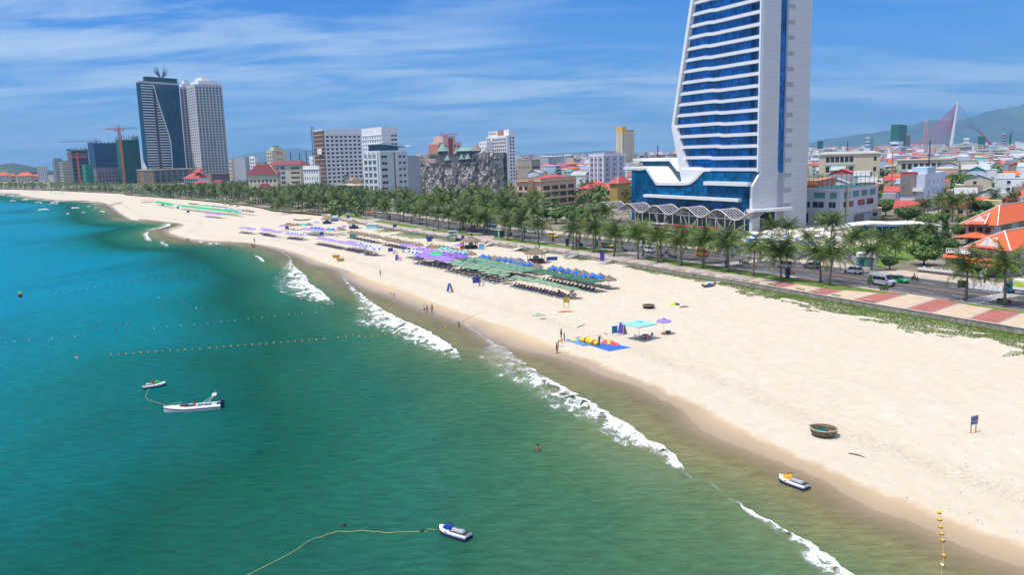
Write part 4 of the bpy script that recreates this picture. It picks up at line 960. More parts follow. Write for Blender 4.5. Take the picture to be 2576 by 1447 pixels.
tg=[(cK,1000,1265,0,1.15,'broad dark green almond tree before the peach hotel, leftmost of the row'),(cK,1230,1260,2,1.05,'broad dark green almond tree before the peach hotel balconies'),(cK,1400,1270,0,1.2,'broad almond tree between peach hotel and wave canopy'),(cK,1570,1235,2,.95,'almond tree right beside the left tip of the wave canopy'),(cK,1110,1300,1,1.2,'low almond tree in the front of the tree row by the peach hotel'),(cK,1310,1310,1,1.2,'lower almond tree in front of the peach hotel tree row, nearer the road'),
      (cK,890,1270,1,1.1,'dark round tree beside the red-roofed restaurant'),(cK,1480,1320,1,1.1,'dark tree in shade left of the wave canopy'),(cK,1780,1060,1,.8,'light green bush tree below the red-roofed annex'),
      (cA,1130,655,1,.62,'clipped green tree beside the garden wall behind the green taxi'),(cA,1450,610,0,.95,'spreading green tree left of the near villa gate'),(cA,1480,480,1,1.,'green tree in the garden left of the near villa'),(cA,1690,500,1,.8,'green tree touching the left side of the near villa'),(cA,1800,360,2,.7,'bright green tree between the two villas'),
      (cR,1100,1180,2,1.,'dark round tree in front of the white block with air conditioners'),(cR,1270,1200,2,.9,'dark tree right of the white block entrance'),(cR,1700,1080,2,1.9,'large dark tree clump right of the white block'),(cR,1620,1010,2,1.7,'tall dark tree behind the large clump'),(cR,1830,1010,2,1.6,'dark tree between clump and orange-roofed house'),(cR,2000,740,2,2.6,'wide green tree mass beyond the rooftops at right'),(cR,1900,750,2,2.4,'wide green tree at left end of the mass beyond the rooftops'),(cR,2120,730,2,2.6,'wide green tree at right end of the mass beyond the rooftops'),(cR,2300,740,2,2.2,'green tree beyond the rooftops near the frame edge'),
      (cR,1210,1290,1,.9,'tree with yellow blossom by the dark tiled roofs'),(cR,150,640,2,2.4,'green tree right of the tower among far houses'),(cD,640,640,2,1.7,'dark green tree beside the cream hotel'),(cD,1290,700,2,1.6,'green tree left of the light blue hotel base'),(cD,430,640,1,1.8,'dark tree right of the maroon-roofed villa'),(cK,940,520,2,3.6,'large green tree on the skyline between the hotels'),(cK,1030,535,2,3.0,'lower green tree on the skyline beside the larger one')]
for c,x,y,kk,s,lb in tg:
    p=atz(*cp(c,[(x,y)])[0],2.);
    if p.z>0 and 0<p.y<2500:tree((p.x,p.y,1.9),kk,lb,s)
for i,(x,y,s)in enumerate([(1640,480,1.15),(1450,440,.8),(1560,500,.75)]):
    p=atz(*cp(cA,[(x,y)])[0],2.);tree((p.x,p.y,1.9),0,['tall feathery casuarina behind the garden of the near villa','small feathery casuarina left of the tall one','feathery casuarina low in front of the tall one'][i],s,name='casuarina_tree',mesh=CAS)
tp=MB().tube([(0,0,-.05),(0,0,1.6)],.05,6).mesh('trunk',bark2)
def topiary(seed):
    r=random.Random(seed);mb=MB()
    for i in range(8):leafblob(mb,(0,0,1.2+i*.22),.75*(1-i/10)*(.6 if i==0 else 1),.75*(1-i/10),.25,120,r,.09)
    return mb.mesh('crown',broad),tp
TOP=topiary(3)
for c,x,y,lb in((cA,940,825,'clipped pear-shaped bush tree on the lawn in front of the silver van'),(cB,340,190,'dark clipped bush tree on the lawn left of the yellow taxi'),(cC,1690,185,'dark clipped bush tree behind the tall green lamp post')):
    p=atz(*cp(c,[(x,y)])[0],2.1);tree((p.x,p.y,2.08),0,lb,.95,mesh=TOP)
potm=M('terracotta_pot',(.30,.22,.16),.8,.2,2.)
for i,x in enumerate((1045,1075,1105)):
    p=atz(*cp(cA,[(x,850)])[0],2.1);o=thing('potted_shrub','%s of the three small round shrubs on the lawn tip below the van'%['leftmost','middle','rightmost'][i],'shrub',p,0)
    MB().rev([(0,0),(.18,0),(.26,.35),(.22,.35)],10).build('pot',potm,o);m2=MB();leafblob(m2,(0,0,.65),.42,.42,.38,160,R,.09);m2.build('foliage',broad,o)
stone=M('bench_stone',(.46,.37,.28),.9,.2,1.5,bump=.4)
o=thing('stone_bench','rough stone slab bench','bench');MB().box(-1.1,-.22,.12,1.1,.22,.34,top=.96).build('seat',stone,o);MB().box(-.85,-.16,0,-.55,.16,.12).build('foot',stone,o);MB().box(.55,-.16,0,.85,.16,.12).build('foot',stone,o)
bp=Proto(o);bl=[]
for c,pts in((cA,[(50,790),(280,825),(495,855),(700,885),(930,930)]),(cB,[(20,215),(90,233),(190,250),(600,310),(735,333),(880,358),(1040,380),(1150,398),(1225,405),(1340,428),(1375,435),(1500,456),(1550,462),(1700,482),(1760,495),(1900,515),(1970,527),(2200,553)]),
               (cC,[(970,138),(1040,150),(1185,165),(1240,175),(1340,185),(1430,195),(1540,215),(1620,228),(1700,243),(1800,258),(205,28),(320,45),(400,60)]),(cD,[(1180,1015),(1250,1035),(1420,1060),(1480,1080),(1600,1085),(1680,1095),(1780,1108),(1910,1140),(2040,1160),(2350,1190)])):
    for x,y in pts:bl.append(atz(*cp(c,[(x,y)])[0],2.3))
bl.sort(key=lambda p:p.y)
for i,p in enumerate(bl):
    s,off=snear(p.x,p.y);q=wp(s,max(.75,min(off,1.6)),2.07)
    bp.put(q,wdir(s)+R.uniform(-.04,.04),'rough pale stone slab bench by the sea wall, %s bench from the right'%ordw(i),'stone benches along the sea wall')
lampg=M('lamp_green',(.02,.10,.07),.5,.1,1.);lampw=M('lamp_grey',(.50,.50,.50),.4,.05,1.,metal=.3);lampglass=M('lamp_glass',(.72,.75,.76),.2,.03,1.)
def lamp(h,double,mat,base=True):
    o=thing('street_lamp','x','street lamp')
    MB().tube([(0,0,0),(0,0,h*.35),(0,0,h)],[.10,.075,.045],8).build('pole',mat,o)
    if base:MB().rev([(.26,0),(.26,.25),(.17,.5),(.15,1.1),(.10,1.2)],8).build('base',mat if mat is lampg else lampg,o)
    if double:
        for s in(-1,1):MB().tube([(0,0,h-.1),(s*.5,0,h+.15),(s*1.0,0,h+.2)],.03,6).build('arm',mat,o);MB().box(s*1.1-.30,-.12,h+.14,s*1.1+.30,.12,h+.24,top=.8).build('lamp_head',lampglass,o)
    else:MB().tube([(0,0,h-.05),(-.5,0,h+.35),(-1.3,0,h+.45)],.035,6).build('arm',mat,o);MB().box(-1.9,-.13,h+.40,-1.3,.13,h+.50,top=.8).build('lamp_head',lampglass,o)
    return Proto(o)
LA=lamp(9.5,False,lampw);LG=lamp(9.,True,lampg);
for c,x,y,ytop,pr,lb in((cC,1552,222,0,LG,'tall green double-armed street lamp on the promenade lawn behind the thatched kiosk'),(cC,492,60,0,LG,'tall green double-armed street lamp on the promenade left of the lifeguard tower'),(cD,893,948,0,LG,'green street lamp at the far end of the promenade above the wooden boat'),(cD,1268,1008,0,LG,'green double street lamp on the promenade behind the white-blue stall'),
                              (cA,2020,780,0,LA,'grey curved-arm street lamp in front of the near villa'),(cA,462,560,0,LA,'grey curved-arm street lamp in front of the hotel pool terrace'),(cB,625,60+45,0,LA,'grey street lamp with a white banner in front of the wave canopy'),(cK,1045,1330,0,LA,'grey street lamp before the almond trees'),(cK,525,1290,0,LA,'grey street lamp left of the red-roofed restaurant'),(cT2,1015,1330,0,LA,'grey street lamp before the parked red buses'),(cD,1940,940,0,LA,'grey street lamp inland of the road below the rock castle'),(cK,90,1170,0,LA,'grey street lamp at the left of the inland palms')):
    p=atz(*cp(c,[(x,y)])[0],2.);pr.put((p.x,p.y,2.05),wdir(snear(p.x,p.y)[0])+PI/2+(0 if pr is LG else PI),lb)
frm=M('sign_frame',(.38,.40,.42),.4,.05,1.);scr=M('sign_face_dark',(.025,.03,.04),.25,.4,1.5)
for c,x,y,lb in((cA,170,735,'grey framed double-sided advertising box on the lawn, nearest one on the right'),(cB,30,160,'dark advertising box on the lawn left of the yellow taxi'),(cD,1495,1005,'dark advertising box on the lawn at the far end of the promenade')):
    p=atz(*cp(c,[(x,y)])[0],2.1);s,_=snear(p.x,p.y);o=thing('advertising_box',lb,'advertising sign',(p.x,p.y,2.08),wdir(s)+PI+.9)
    MB().box(-.45,-.12,0,.45,.12,.62).build('plinth',platm,o);MB().box(-.65,-.16,.6,.65,.16,2.6).build('frame',frm,o);MB().box(-.52,-.185,.75,.52,.185,2.45).build('screen',scr,o)
redp=M('post_red',(.6,.03,.03),.5,.1,1.);whp=M('post_white',(.75,.75,.75),.5,.05,1.)
pst=thing('road_sign_post','x','post');m1=MB();[m1.tube([(0,0,k*.28),(0,0,k*.28+.28)],.055,8,k%2)for k in range(9)];m1.build('pole',[redp,whp],pst);PP=Proto(pst)
bluesg=M('sign_blue',(.02,.10,.42),.5,.15,1.)
for c,x,y,lb in((cA,1800,945,'red and white striped post of the green board, left one by the crossing'),(cA,1826,935,'red and white striped post of the green board, right one by the crossing'),(cA,755,640,'striped post carrying the small blue road sign by the garden wall'),(cB,1903,385,'short red and white striped post beside the red motorbike'),(cA,962,810,'striped post in front of the silver van'),(cC,935,25,'striped post beside the road left of the green container')):
    p=atz(*cp(c,[(x,y)])[0],2.05);PP.put((p.x,p.y,2.0),0,lb,'striped guide posts')
    if 'blue road' in lb:q=thing('parking_sign','small blue square road sign on a striped post','road sign',(p.x,p.y,4.5));MB().box(-.3,-.03,-.02,.3,.03,.75).build('panel',bluesg,q);textobj('P',.6,whitec,q,(0,-.04,.37),(PI/2,0,0))
p=atz(*cp(cA,[(1812,850)])[0],3.6);o=thing('green_notice_board','square green notice board raised on the striped posts','sign',(p.x-.1,p.y,4.1),-.5);MB().box(-.75,-.05,0,.75,.05,1.4).build('panel',M('board_green',(.03,.10,.07),.6,.3,1.),o)
bn_=M('bin_green',(.015,.12,.07),.5,.1,1.);o=thing('litter_bin','x','bin');MB().box(-.28,-.3,.1,.28,.3,.95,top=1.12).build('body',bn_,o);MB().box(-.34,-.36,.95,.34,.36,1.05,top=.85).build('lid',bn_,o);BN=Proto(o)
for c,x,y,lb in((cB,158,160,'left green wheeled bin beside the dark advertising box'),(cB,183,165,'right green wheeled bin beside the dark advertising box'),(cC,1247,100,'left green bin on the lawn right of the green container'),(cC,1270,100,'right green bin on the lawn right of the green container')):
    p=atz(*cp(c,[(x,y)])[0],2.1);BN.put((p.x,p.y,2.08),.5,lb,'green litter bins')
p=atz(*cp(cC,[(1150,112)])[0],2.1);s,_=snear(p.x,p.y);o=thing('green_container','large dark green metal container standing on the promenade lawn','container',(p.x,p.y,2.07),wdir(s)+PI)
cm=M('container_green',(.012,.11,.06),.6,.15,.6);mb=MB().box(-1.9,-1.1,0,1.9,1.1,2.5);[mb.box(-1.85+k*.31,-1.13,.1,-1.75+k*.31,-1.10,2.4)for k in range(12)];mb.build('body',cm,o);MB().box(-2.,-1.2,2.5,2.,1.2,2.62,top=.97).build('roof',lampw,o);MB().box(1.3,-1.16,.1,1.75,-1.131,2.2).build('door',whitec,o)
P=dict(
 lg=umbrella('x',ltgreen,1.55,2.2),dg=umbrella('x',dkgreen,1.6,2.4,square=True,rise=.5),mg=umbrella('x',midgreen,1.75,2.35,square=True,rise=.5),pu=umbrella('x',purple,1.55,2.2),pv=umbrella('x',purple2,1.7,2.3,square=True,rise=.5),
 li=umbrella('x',lilac,1.5,2.2),bl=umbrella('x',blue,1.15,2.35,rise=.45,tex=None),wb=umbrella('x',whitec,1.35,2.2,tex=blue),wt=umbrella('x',teal,1.2,2.35,tex=M('canvas_aqua',(.35,.62,.68),.8,.05,.7)),bg=umbrella('x',brgreen,1.7,2.35,square=True,rise=.5),em=umbrella('x',emerald,1.7,2.3,square=True,rise=.45),
 te=umbrella('x',teal,1.4,2.3),orr=umbrella('x',orangec,1.4,2.3),th=thatch_umb('x'),bs=umbrella('x',M('canvas_slate_blue',(.06,.16,.36),.8,.12,.7),1.6,2.3,square=True),pk=umbrella('x',pinkc,1.4,2.3))
LO=lounger('x')
LD=math.atan2(-.62,-.78)
def row(kind,c,a,b_,n,label,lift=2.5,loungers=0,lo=(0.,-.3),lgroup=None,jit=.12,noth=False):
    A=onground(*cp(c,[a])[0],lift);B=onground(*cp(c,[b_])[0],lift);out=[]
    for i in range(n):
        t_=i/(n-1)if n>1 else 0;p=A.lerp(B,t_);p.x+=R.uniform(-jit,jit);p.y+=R.uniform(-jit,jit)*1.6;p.z=gz(p.x,p.y)
        o=P[kind].put(p,R.uniform(-.12,.12)+(.5 if kind in('dg','mg','em','bg','pv','bs')else R.random()*3),label+', %s from left'%ordw(i)if n>1 else label,label[:58],R.uniform(.95,1.05));out.append(p)
        o.rotation_euler=(R.uniform(-.04,.04),R.uniform(-.04,.04),o.rotation_euler[2])
    d=(B-A);L=d.length;d.normalize()
    if loungers:
        q=Vector((d.y,-d.x,0));q=q if q.dot(Vector((-.87,-.49,0)))>0 else-q;ang=math.atan2(q.y,q.x)+PI/2
        for i in range(loungers):
            t_=(i+.5)/loungers;p=A+d*(L*t_)+q*(lo[0]+R.uniform(-.12,.12))+d*R.uniform(-.1,.1);p.z=gz(p.x,p.y)+.02
            LO.put(p,ang+R.uniform(-.08,.08),'dark lounger under '+(lgroup or 'the '+label.replace(' umbrella',' umbrellas').split(' of the ')[-1])+', %s from left'%ordw(i),('loungers under '+(lgroup or label))[:58])
    return out
row('lg',cC,(1320,500),(1885,618),10,'grey-green round umbrella of the single front row nearest the camera',loungers=17,lo=(1.2,),lgroup='the single front row of grey-green umbrellas')
row('lg',cC,(665,362),(1200,480),9,'grey-green round umbrella in the seaward row of the big sage cluster',loungers=13,lo=(1.5,),lgroup='the seaward row of the sage cluster')
row('lg',cC,(755,352),(1235,452),8,'grey-green umbrella in the second row of the big sage cluster',loungers=9,lo=(1.,),lgroup='the second row of the sage cluster')
row('mg',cC,(850,330),(1385,432),10,'sage square umbrella in the packed third row of the cluster',2.8,loungers=10,lgroup='the packed square sage umbrellas')
row('mg',cC,(910,316),(1455,415),10,'sage square umbrella in the landward row of the sage cluster',2.8)
row('dg',cC,(800,335),(900,352),2,'dark green square umbrella at the left corner of the sage cluster',2.8)
row('dg',cC,(1570,440),(2110,540),8,'dark green square umbrella in the long row before the blue umbrellas',2.8,loungers=14,lo=(.3,),lgroup='the long dark green awning row')
for nm,kd,lst,lf,lb in(('a','bl',[(1690,432),(1765,445),(1843,457),(1925,472),(2005,490),(2095,504),(2165,518)],2.5,'blue round umbrella of the right-hand row behind the dark green awnings'),('b','th',[(1690,412),(1765,428),(1840,440),(1920,452),(1998,470),(2080,485),(2165,500),(2250,520)],2.6,'conical thatched parasol of the row behind the right-hand blue umbrellas'),
                            ('c','bl',[(990,312),(1042,318),(1152,336),(1213,346),(1262,354),(1312,364),(1382,382),(1452,386),(1300,340),(1356,342)],2.5,'blue round umbrella behind the sage cluster'),('d','th',[(985,298),(1045,305),(1100,310),(1155,322),(1210,332),(1265,340),(1330,350),(1400,366),(1460,375),(1525,392)],2.6,'thatched parasol behind the sage cluster'),
                            ('e','wt',[(612,232),(655,243),(705,252),(760,258),(805,270),(575,226)],2.5,'aqua and teal umbrella behind the violet cluster'),('f','th',[(465,200),(510,202),(550,208),(590,214),(630,218),(672,226),(715,236),(760,245),(870,270),(835,255)],2.6,'thatched parasol behind the violet cluster'),
                            ('g','wb',[(220,238),(245,246),(275,240),(300,252),(325,262),(285,262),(345,258)],2.5,'white and blue umbrella at the left end of the violet cluster'),('h','pu',[(735,185)],2.5,'lone purple umbrella left of the thatched drinks kiosk')):
    for i,(x,y)in enumerate(sorted(lst)):
        p=onground(*cp(cC,[(x,y)])[0],lf);p.z=gz(p.x,p.y);P[kd].put(p,R.random()*3,lb+(', %s from left'%ordw(i)if len(lst)>1 else ''),lb[:58],R.uniform(.95,1.06))
row('pu',cC,(345,295),(640,345),7,'purple umbrella in the seaward row of the violet cluster',loungers=9,lo=(1.3,),lgroup='the seaward row of the violet cluster')
row('pu',cC,(350,275),(660,325),7,'purple umbrella in the second row of the violet cluster')
row('pu',cC,(345,222),(520,245),5,'purple umbrella in the far left row of the violet cluster');row('pu',cC,(330,240),(470,258),4,'purple umbrella in the inner left row of the violet cluster',loungers=5)
row('pv',cC,(590,285),(790,300),4,'violet square umbrella at the right of the violet cluster',2.8);row('pv',cC,(600,265),(760,283),4,'violet square umbrella in the back row of the violet cluster',2.8)
row('bg',cC,(485,270),(555,275),2,'bright green square umbrella in the middle of the violet cluster',2.8);row('bg',cC,(530,258),(590,262),2,'bright green square umbrella, back pair in the violet cluster',2.8)
row('th',cC,(10,120),(345,182),12,'thatched parasol of the long brown row left of the violet cluster',2.6,loungers=10,lo=(1.2,),lgroup='the long thatched row');row('pu',cC,(185,185),(285,190),4,'purple umbrella below the end of the long thatched row',loungers=4,lgroup='the four purple umbrellas below the thatched row')
row('th',cD,(1130,1112),(1385,1160),9,'thatched parasol of the upper brown row near the green-blue hut',2.6,loungers=8,lo=(1.3,),lgroup='the upper thatched row')
row('li',cD,(835,1172),(1085,1218),9,'lilac umbrella of the long seaward row, left half',loungers=14,lo=(1.3,),lgroup='the long lilac row, left half');row('li',cD,(1110,1220),(1270,1252),6,'lilac umbrella of the long seaward row, right half',loungers=8,lo=(1.3,),lgroup='the long lilac row, right half')
row('li',cD,(1120,1205),(1210,1218),3,'lilac umbrella of the short inner row');row('wb',cD,(1215,1222),(1310,1240),4,'white and blue umbrella at the right end of the long lilac row');row('wb',cD,(1290,1262),(1395,1272),4,'white and blue umbrella of the last short row',loungers=5,lo=(1.2,))
row('li',cD,(105,1075),(210,1086),5,'lilac umbrella of the leftmost small group',loungers=6,lo=(1.2,));row('li',cD,(295,1082),(390,1100),5,'lilac umbrella of the second small group',loungers=6,lo=(1.2,));row('li',cD,(330,1098),(450,1116),4,'lilac umbrella in the lower row of the second small group',loungers=5,lo=(1.4,),lgroup='the lower row of the second small group');row('wb',cD,(560,1120),(700,1134),5,'white and blue umbrella of the third small group',loungers=8,lo=(1.4,));row('li',cD,(530,1128),(660,1142),4,'lilac umbrella in front of the third small group')
row('wb',cD,(750,1068),(985,1088),8,'white and blue umbrella of the row behind the orange ones');row('bl',cD,(760,1078),(960,1096),7,'blue umbrella in the middle row left of the orange ones');row('li',cD,(690,1085),(860,1102),6,'lilac umbrella left of the orange ones',loungers=9,lo=(1.3,))
for kd,lst,lb in(('orr',[(897,1092),(985,1106)],'orange umbrella in the far mixed row'),('te',[(935,1098),(665,1045),(700,1047)],'teal umbrella in the far mixed row'),('th',[(530,1045),(555,1043),(590,1050),(625,1048),(735,1045),(1020,1080),(1050,1092)],'thatched parasol of the far mixed group'),('bl',[(1065,1066)],'single blue umbrella below the promenade steps'),('pu',[(478,1056),(800,1025)],'single purple umbrella beside the far thatched group')):
    for i,(x,y)in enumerate(sorted(lst)):p=onground(*cp(cD,[(x,y)])[0],2.5);p.z=gz(p.x,p.y);P[kd].put(p,R.random()*3,lb+(', %s from left'%ordw(i)if len(lst)>1 else ''),lb)
row('em',cE,(345,150),(545,188),8,'emerald square umbrella of the farthest green row');row('em',cE,(370,142),(560,175),7,'emerald square umbrella in the back of the farthest green row');row('em',cE,(690,205),(1400,282),22,'emerald square umbrella in the front of the long green row');row('em',cE,(640,192),(1340,262),20,'emerald square umbrella in the back of the long green row')
row('pu',cE,(985,285),(1180,305),8,'purple umbrella in front of the long green row',loungers=9,lo=(1.2,));row('em',cE,(900,190),(1060,200),4,'emerald umbrella behind the long green row');row('bs',cE,(1080,205),(1220,218),4,'slate blue square umbrella behind the long green row');row('li',cE,(1230,235),(1420,255),5,'lilac umbrella between the long green row and the thatched huts')
row('th',cE,(1440,250),(1560,268),4,'thatched parasol at the right end of the long green row',2.6);row('th',cE,(780,170),(850,178),3,'thatched parasol at the left back of the long green row',2.6);row('th',cE,(1215,170),(1370,195),3,'thatched parasol before the far palm grove',2.6);row('pk',cE,(170,125),(310,122),5,'pink umbrella of the far group left of the green rows',loungers=6,lo=(1.,))
row('pk',cG,(230,1208),(350,1215),6,'pink umbrella of the very distant group on the bay',loungers=0);row('em',cG,(480,1232),(590,1236),4,'emerald umbrella of the very distant group on the bay')
p=onground(*cp(cB,[(780,960)])[0],2.75);o=thing('square_parasol','large sky blue square parasol over the red table','parasol',p,.62);W_=2.05
MB().rev([(W_*1.414,2.42),(W_*1.414,2.60),(.55,3.0)],4,rot=PI/4).build('canopy',ltblue,o);MB().rev([(.85,3.06),(.05,3.22)],4,rot=PI/4).build('vent_cap',ltblue,o);MB().tube([(0,0,-.1),(0,0,3.1)],.035,6).build('pole',polem,o)
tb=p.copy();rp=M('plastic_red',(.45,.015,.05),.4,.1,1.);q=p+V3(1.05,-.15,0);q.z=gz(q.x,q.y)
o=thing('plastic_table','small dark red square table under the sky blue parasol','table',q,.3);MB().box(-.42,-.42,.68,.42,.42,.73).build('tabletop',cPlum,o)
for a in(-1,1):
    for b_ in(-1,1):MB().box(a*.36-.03,b_*.36-.03,0,a*.36+.03,b_*.36+.03,.68).build('leg',rp,o)
o=thing('plastic_stool','x','stool');MB().box(-.2,-.2,.42,.2,.2,.46,top=.92).build('seat',rp,o);[MB().beam((a*.2,b_*.2,0),(a*.15,b_*.15,.42),.05).build('leg',rp,o)for a in(-1,1)for b_ in(-1,1)];ST=Proto(o)
for dx,dy,lb in((-.75,-.1,'left'),(-.15,-.8,'front'),(.6,-.55,'right front'),(.1,.75,'rear')):v_=q+V3(dx,dy,0);v_.z=gz(v_.x,v_.y);ST.put(v_,.4,'red plastic stool on the %s side of the red beach table'%lb,'red stools round the beach table')
def chair(label,loc,rz,mat):
    o=thing('plastic_chair',label,'chair',loc,rz);MB().box(-.22,-.22,.42,.22,.22,.46).build('seat',mat,o);MB().slab([(-.22,.2,.46),(.22,.2,.46),(.20,.28,.88),(-.20,.28,.88)],(0,1,.1),.03).build('backrest',mat,o)
    for a in(-1,1):
        for b_ in(-1,1):MB().box(a*.19-.02,b_*.19-.02,0,a*.19+.02,b_*.19+.02,.42).build('leg',mat,o)
        MB().box(a*.22-.02,-.15,.62,a*.22+.02,.24,.65).build('armrest',mat,o)
bcl=M('plastic_blue',(.10,.2,.6),.4,.1,1.)
v_=q+V3(1.0,.35,0);v_.z=gz(v_.x,v_.y);chair('blue plastic chair right of the red beach table',v_,-.9,bcl);v_=p+V3(-.45,.1,0);v_.z=gz(v_.x,v_.y);chair('pale plastic chair by the pole of the sky blue parasol',v_,1.2,cWh)
o=umbrella('purple hexagonal umbrella with yellow pole right of the sky blue parasol',purple,1.35,2.25,6,.38);p=onground(*cp(cB,[(1040,930)])[0],2.45);o.put(p,.2)
for ch in KIDS[o.r.name]:
    if ch.name.startswith('pole'):ch.data.materials.clear();ch.data.materials.append(M('pole_yellow',(.5,.42,.08),.5,.1,1.))
mb=MB();leafblob(mb,(0,0,.28),.55,.45,.32,180,R,.10);q=p+V3(.75,.2,0);q.z=gz(q.x,q.y);o=thing('beach_shrub','small grey-green shrub beside the lone purple umbrella','shrub',q);mb.build('foliage',M('shrub_leaf',(.14,.15,.08),.8,.3,2.),o)
o=thing('cooler_box','orange-brown box under the lone purple umbrella','box',p+V3(0,-.35,0),.2);MB().box(-.35,-.22,0,.35,.22,.3).build('body',M('box_terracotta',(.45,.18,.09),.7,.2,2.),o);MB().box(-.37,-.24,.3,.37,.24,.34).build('lid',M('box_pale',(.5,.4,.3),.7,.2,2.),o)
sgn_blue=M('signface_blue',(.035,.055,.30),.5,.35,2.5);sgn_navy=M('signface_violet',(.09,.05,.34),.5,.3,2.5);sgn_teal=M('signface_teal',(.02,.16,.32),.5,.5,2.);whitep=M('painted_white',(.72,.72,.72),.6,.06,1.);redt=M('letter_red',(.7,.06,.14),.5,.1,1.)
def aboard(label,loc,rz,face,w=1.0,h=1.9,both=True):
    o=thing('folding_board',label,'sign board',loc,rz)
    MB().slab([(-w/2,-.55,.05),(w/2,-.55,.05),(w/2*.8,-.06,h),(-w/2*.8,-.06,h)],(0,-.95,.3),.05).build('front_panel',whitep,o);MB().slab([(-w/2*.88,-.62,.28),(w/2*.88,-.62,.28),(w/2*.72,-.14,h-.1),(-w/2*.72,-.14,h-.1)],(0,-.95,.3),.03).build('poster',face,o)
    if both:MB().slab([(-w/2,.6,.05),(w/2,.6,.05),(w/2*.8,0,h),(-w/2*.8,0,h)],(0,.95,.3),.05).build('rear_panel',M('board_back',(.30,.28,.26),.7,.15,2.),o)
def board(label,loc,rz,w,h,zb,face,posts,thick=.06,txt=None,tm=None,ts=.3,name='sign_board'):
    o=thing(name,label,'sign',loc,rz);MB().box(-w/2,-thick/2,zb,w/2,thick/2,zb+h).build('panel',face,o)
    for s in(-1,1):MB().box(s*w*.38-.045,thick/2+.002,0,s*w*.38+.045,thick/2+.09,zb+h-.04).build('post',posts,o)
    if txt:
        for i,l in enumerate(txt):textobj(l,ts,tm if i==0 else whitep,o,(0,-thick/2-.012,zb+h*(.72-.36*i)),(PI/2,0,0),'lettering',.01)
    return o
def G1(c,x,y):p=hit(*cp(c,[(x,y)])[0]);return p
aboard('tall violet folding board beside the blue board, near the sky blue parasol',G1(cB,605,1080),-.75,sgn_navy,1.15,2.1);
board('teal-blue standing notice board left of the violet folding board',G1(cB,527,1098),.35,1.05,1.25,.45,sgn_teal,whitep)
orw=M('post_orange',(.62,.27,.08),.6,.15,1.);board('blue warning board with red heading on two orange posts, alone on the sand at right',G1(cZ2,1748,368),.40,.98,.92,.95,M('signface_ocean',(.03,.14,.32),.5,.5,2.5),orw,txt=['NGUY HIỂM','DANGER'],tm=redt,ts=.2)
board('yellow-framed square notice board on thin legs above the driftwood heap',G1(cC,1825,825),.1,1.3,1.1,1.05,M('board_yellow',(.5,.36,.06),.6,.2,2.),M('leg_yellow',(.5,.38,.10),.6,.1,1.))
board('violet notice board with white legs beside a white folding board',G1(cC,920,608),.15,1.7,1.35,.75,sgn_blue,whitep);aboard('white folding board right of the violet notice board',G1(cC,972,606),1.2,whitep,.8,1.7)
aboard('white and blue folding board alone on the open sand',G1(cC,655,668),-1.0,sgn_blue,1.1,2.2)
board('violet notice board at the left edge of the open sand above the boats',G1(cC,60,285),.15,1.6,1.2,.8,sgn_blue,whitep);aboard('white folding board right of the leftmost violet notice board',G1(cC,105,288),1.2,whitep,.7,1.5);aboard('dark poster folding board near the violet cluster',G1(cC,125,350),-.5,sgn_blue,.9,1.9);aboard('pink and white folding board beside the dark poster board',G1(cC,160,350),-.2,cPk,1.1,1.3,False)
board('wide violet banner on two tall posts left of the violet cluster',onground(*cp(cC,[(455,202)])[0]),.1,2.6,.9,2.3,sgn_blue,woodpole);board('wide violet banner on two posts above the right-hand thatched row',G1(cC,1680,415),.12,3.0,1.0,1.8,sgn_blue,whitep)
board('small violet sign above the thatched drinks kiosk',G1(cC,872,150),.1,.9,.9,1.8,sgn_navy,woodpole);board('tall violet poster with red top at the stairs to the beach',G1(cB,397,385),.1,1.2,2.2,1.9,sgn_navy,whitep);board('tall violet poster with red top behind the lifeguard tower',G1(cC,785,160),.1,1.3,1.7,.5,sgn_navy,whitep)
for c,x,y,lb in((cD,1105,1010,'violet sign on the promenade edge, left of the stalls'),(cD,1543,1100,'violet sign on the promenade edge above the long thatched row'),(cD,858,1175,'small violet sign at the left end of the long lilac row'),(cD,530,1115,'small violet sign above the third small umbrella group'),(cD,1870,1240,'violet banner between thatched row and lifeguard tower'),(cE,755,310,'small dark blue board on the far sand before the green rows'),(cE,625,255,'tiny dark blue board seaward of the long green row'),(cE,435,215,'tiny dark blue board seaward of the farthest green row')):
    board(lb,G1(c,x,y),.1,1.6,1.3,1.1,sgn_blue,woodpole)
def kiosk(label,loc,r,h,wallc,trim,seed,rz=0.):
    o=thing('thatched_kiosk',label,'kiosk',loc,rz);obj('thatch_roof',thatchy(r,h,1.6,seed,24),o)
    for i in range(8):a=i*PI/4;MB().tube([(math.cos(a)*r*.72,math.sin(a)*r*.72,-.1),(math.cos(a)*r*.72,math.sin(a)*r*.72,h+.1)],.07,6).build('post',woodpole,o)
    MB().rev([(r*.84,h-.22),(r*.84,h-.08)],8).build('fascia',trim,o);MB().rev([(r*.68,0),(r*.68,.95),(r*.74,1.0),(r*.55,1.0)],8).build('counter',wallc,o)
    MB().box(-r*.25,-r*.25,0,r*.25,r*.25,1.9).build('shelving',M('kiosk_goods',(.2,.08,.06),.7,.9,3.,col2=(.1,.4,.35)),o)
kiosk('thatched round drinks kiosk with turquoise trim, right of the lifeguard tower',G1(cC,865,228),3.1,2.7,platm,M('trim_turquoise',(.10,.45,.50),.6,.1,1.),5)
kiosk('thatched round kiosk with white awning, landward of the sage cluster',G1(cC,1520,372),3.3,2.8,cPlum,whitep,6)
kiosk('far thatched kiosk with blue counter near the promenade end',G1(cD,905,1042),2.9,2.4,sgn_blue,bluewood,7);kiosk('far thatched kiosk in the middle with striped counter',G1(cD,1155,1088),2.9,2.5,sgn_navy,whitep,8)
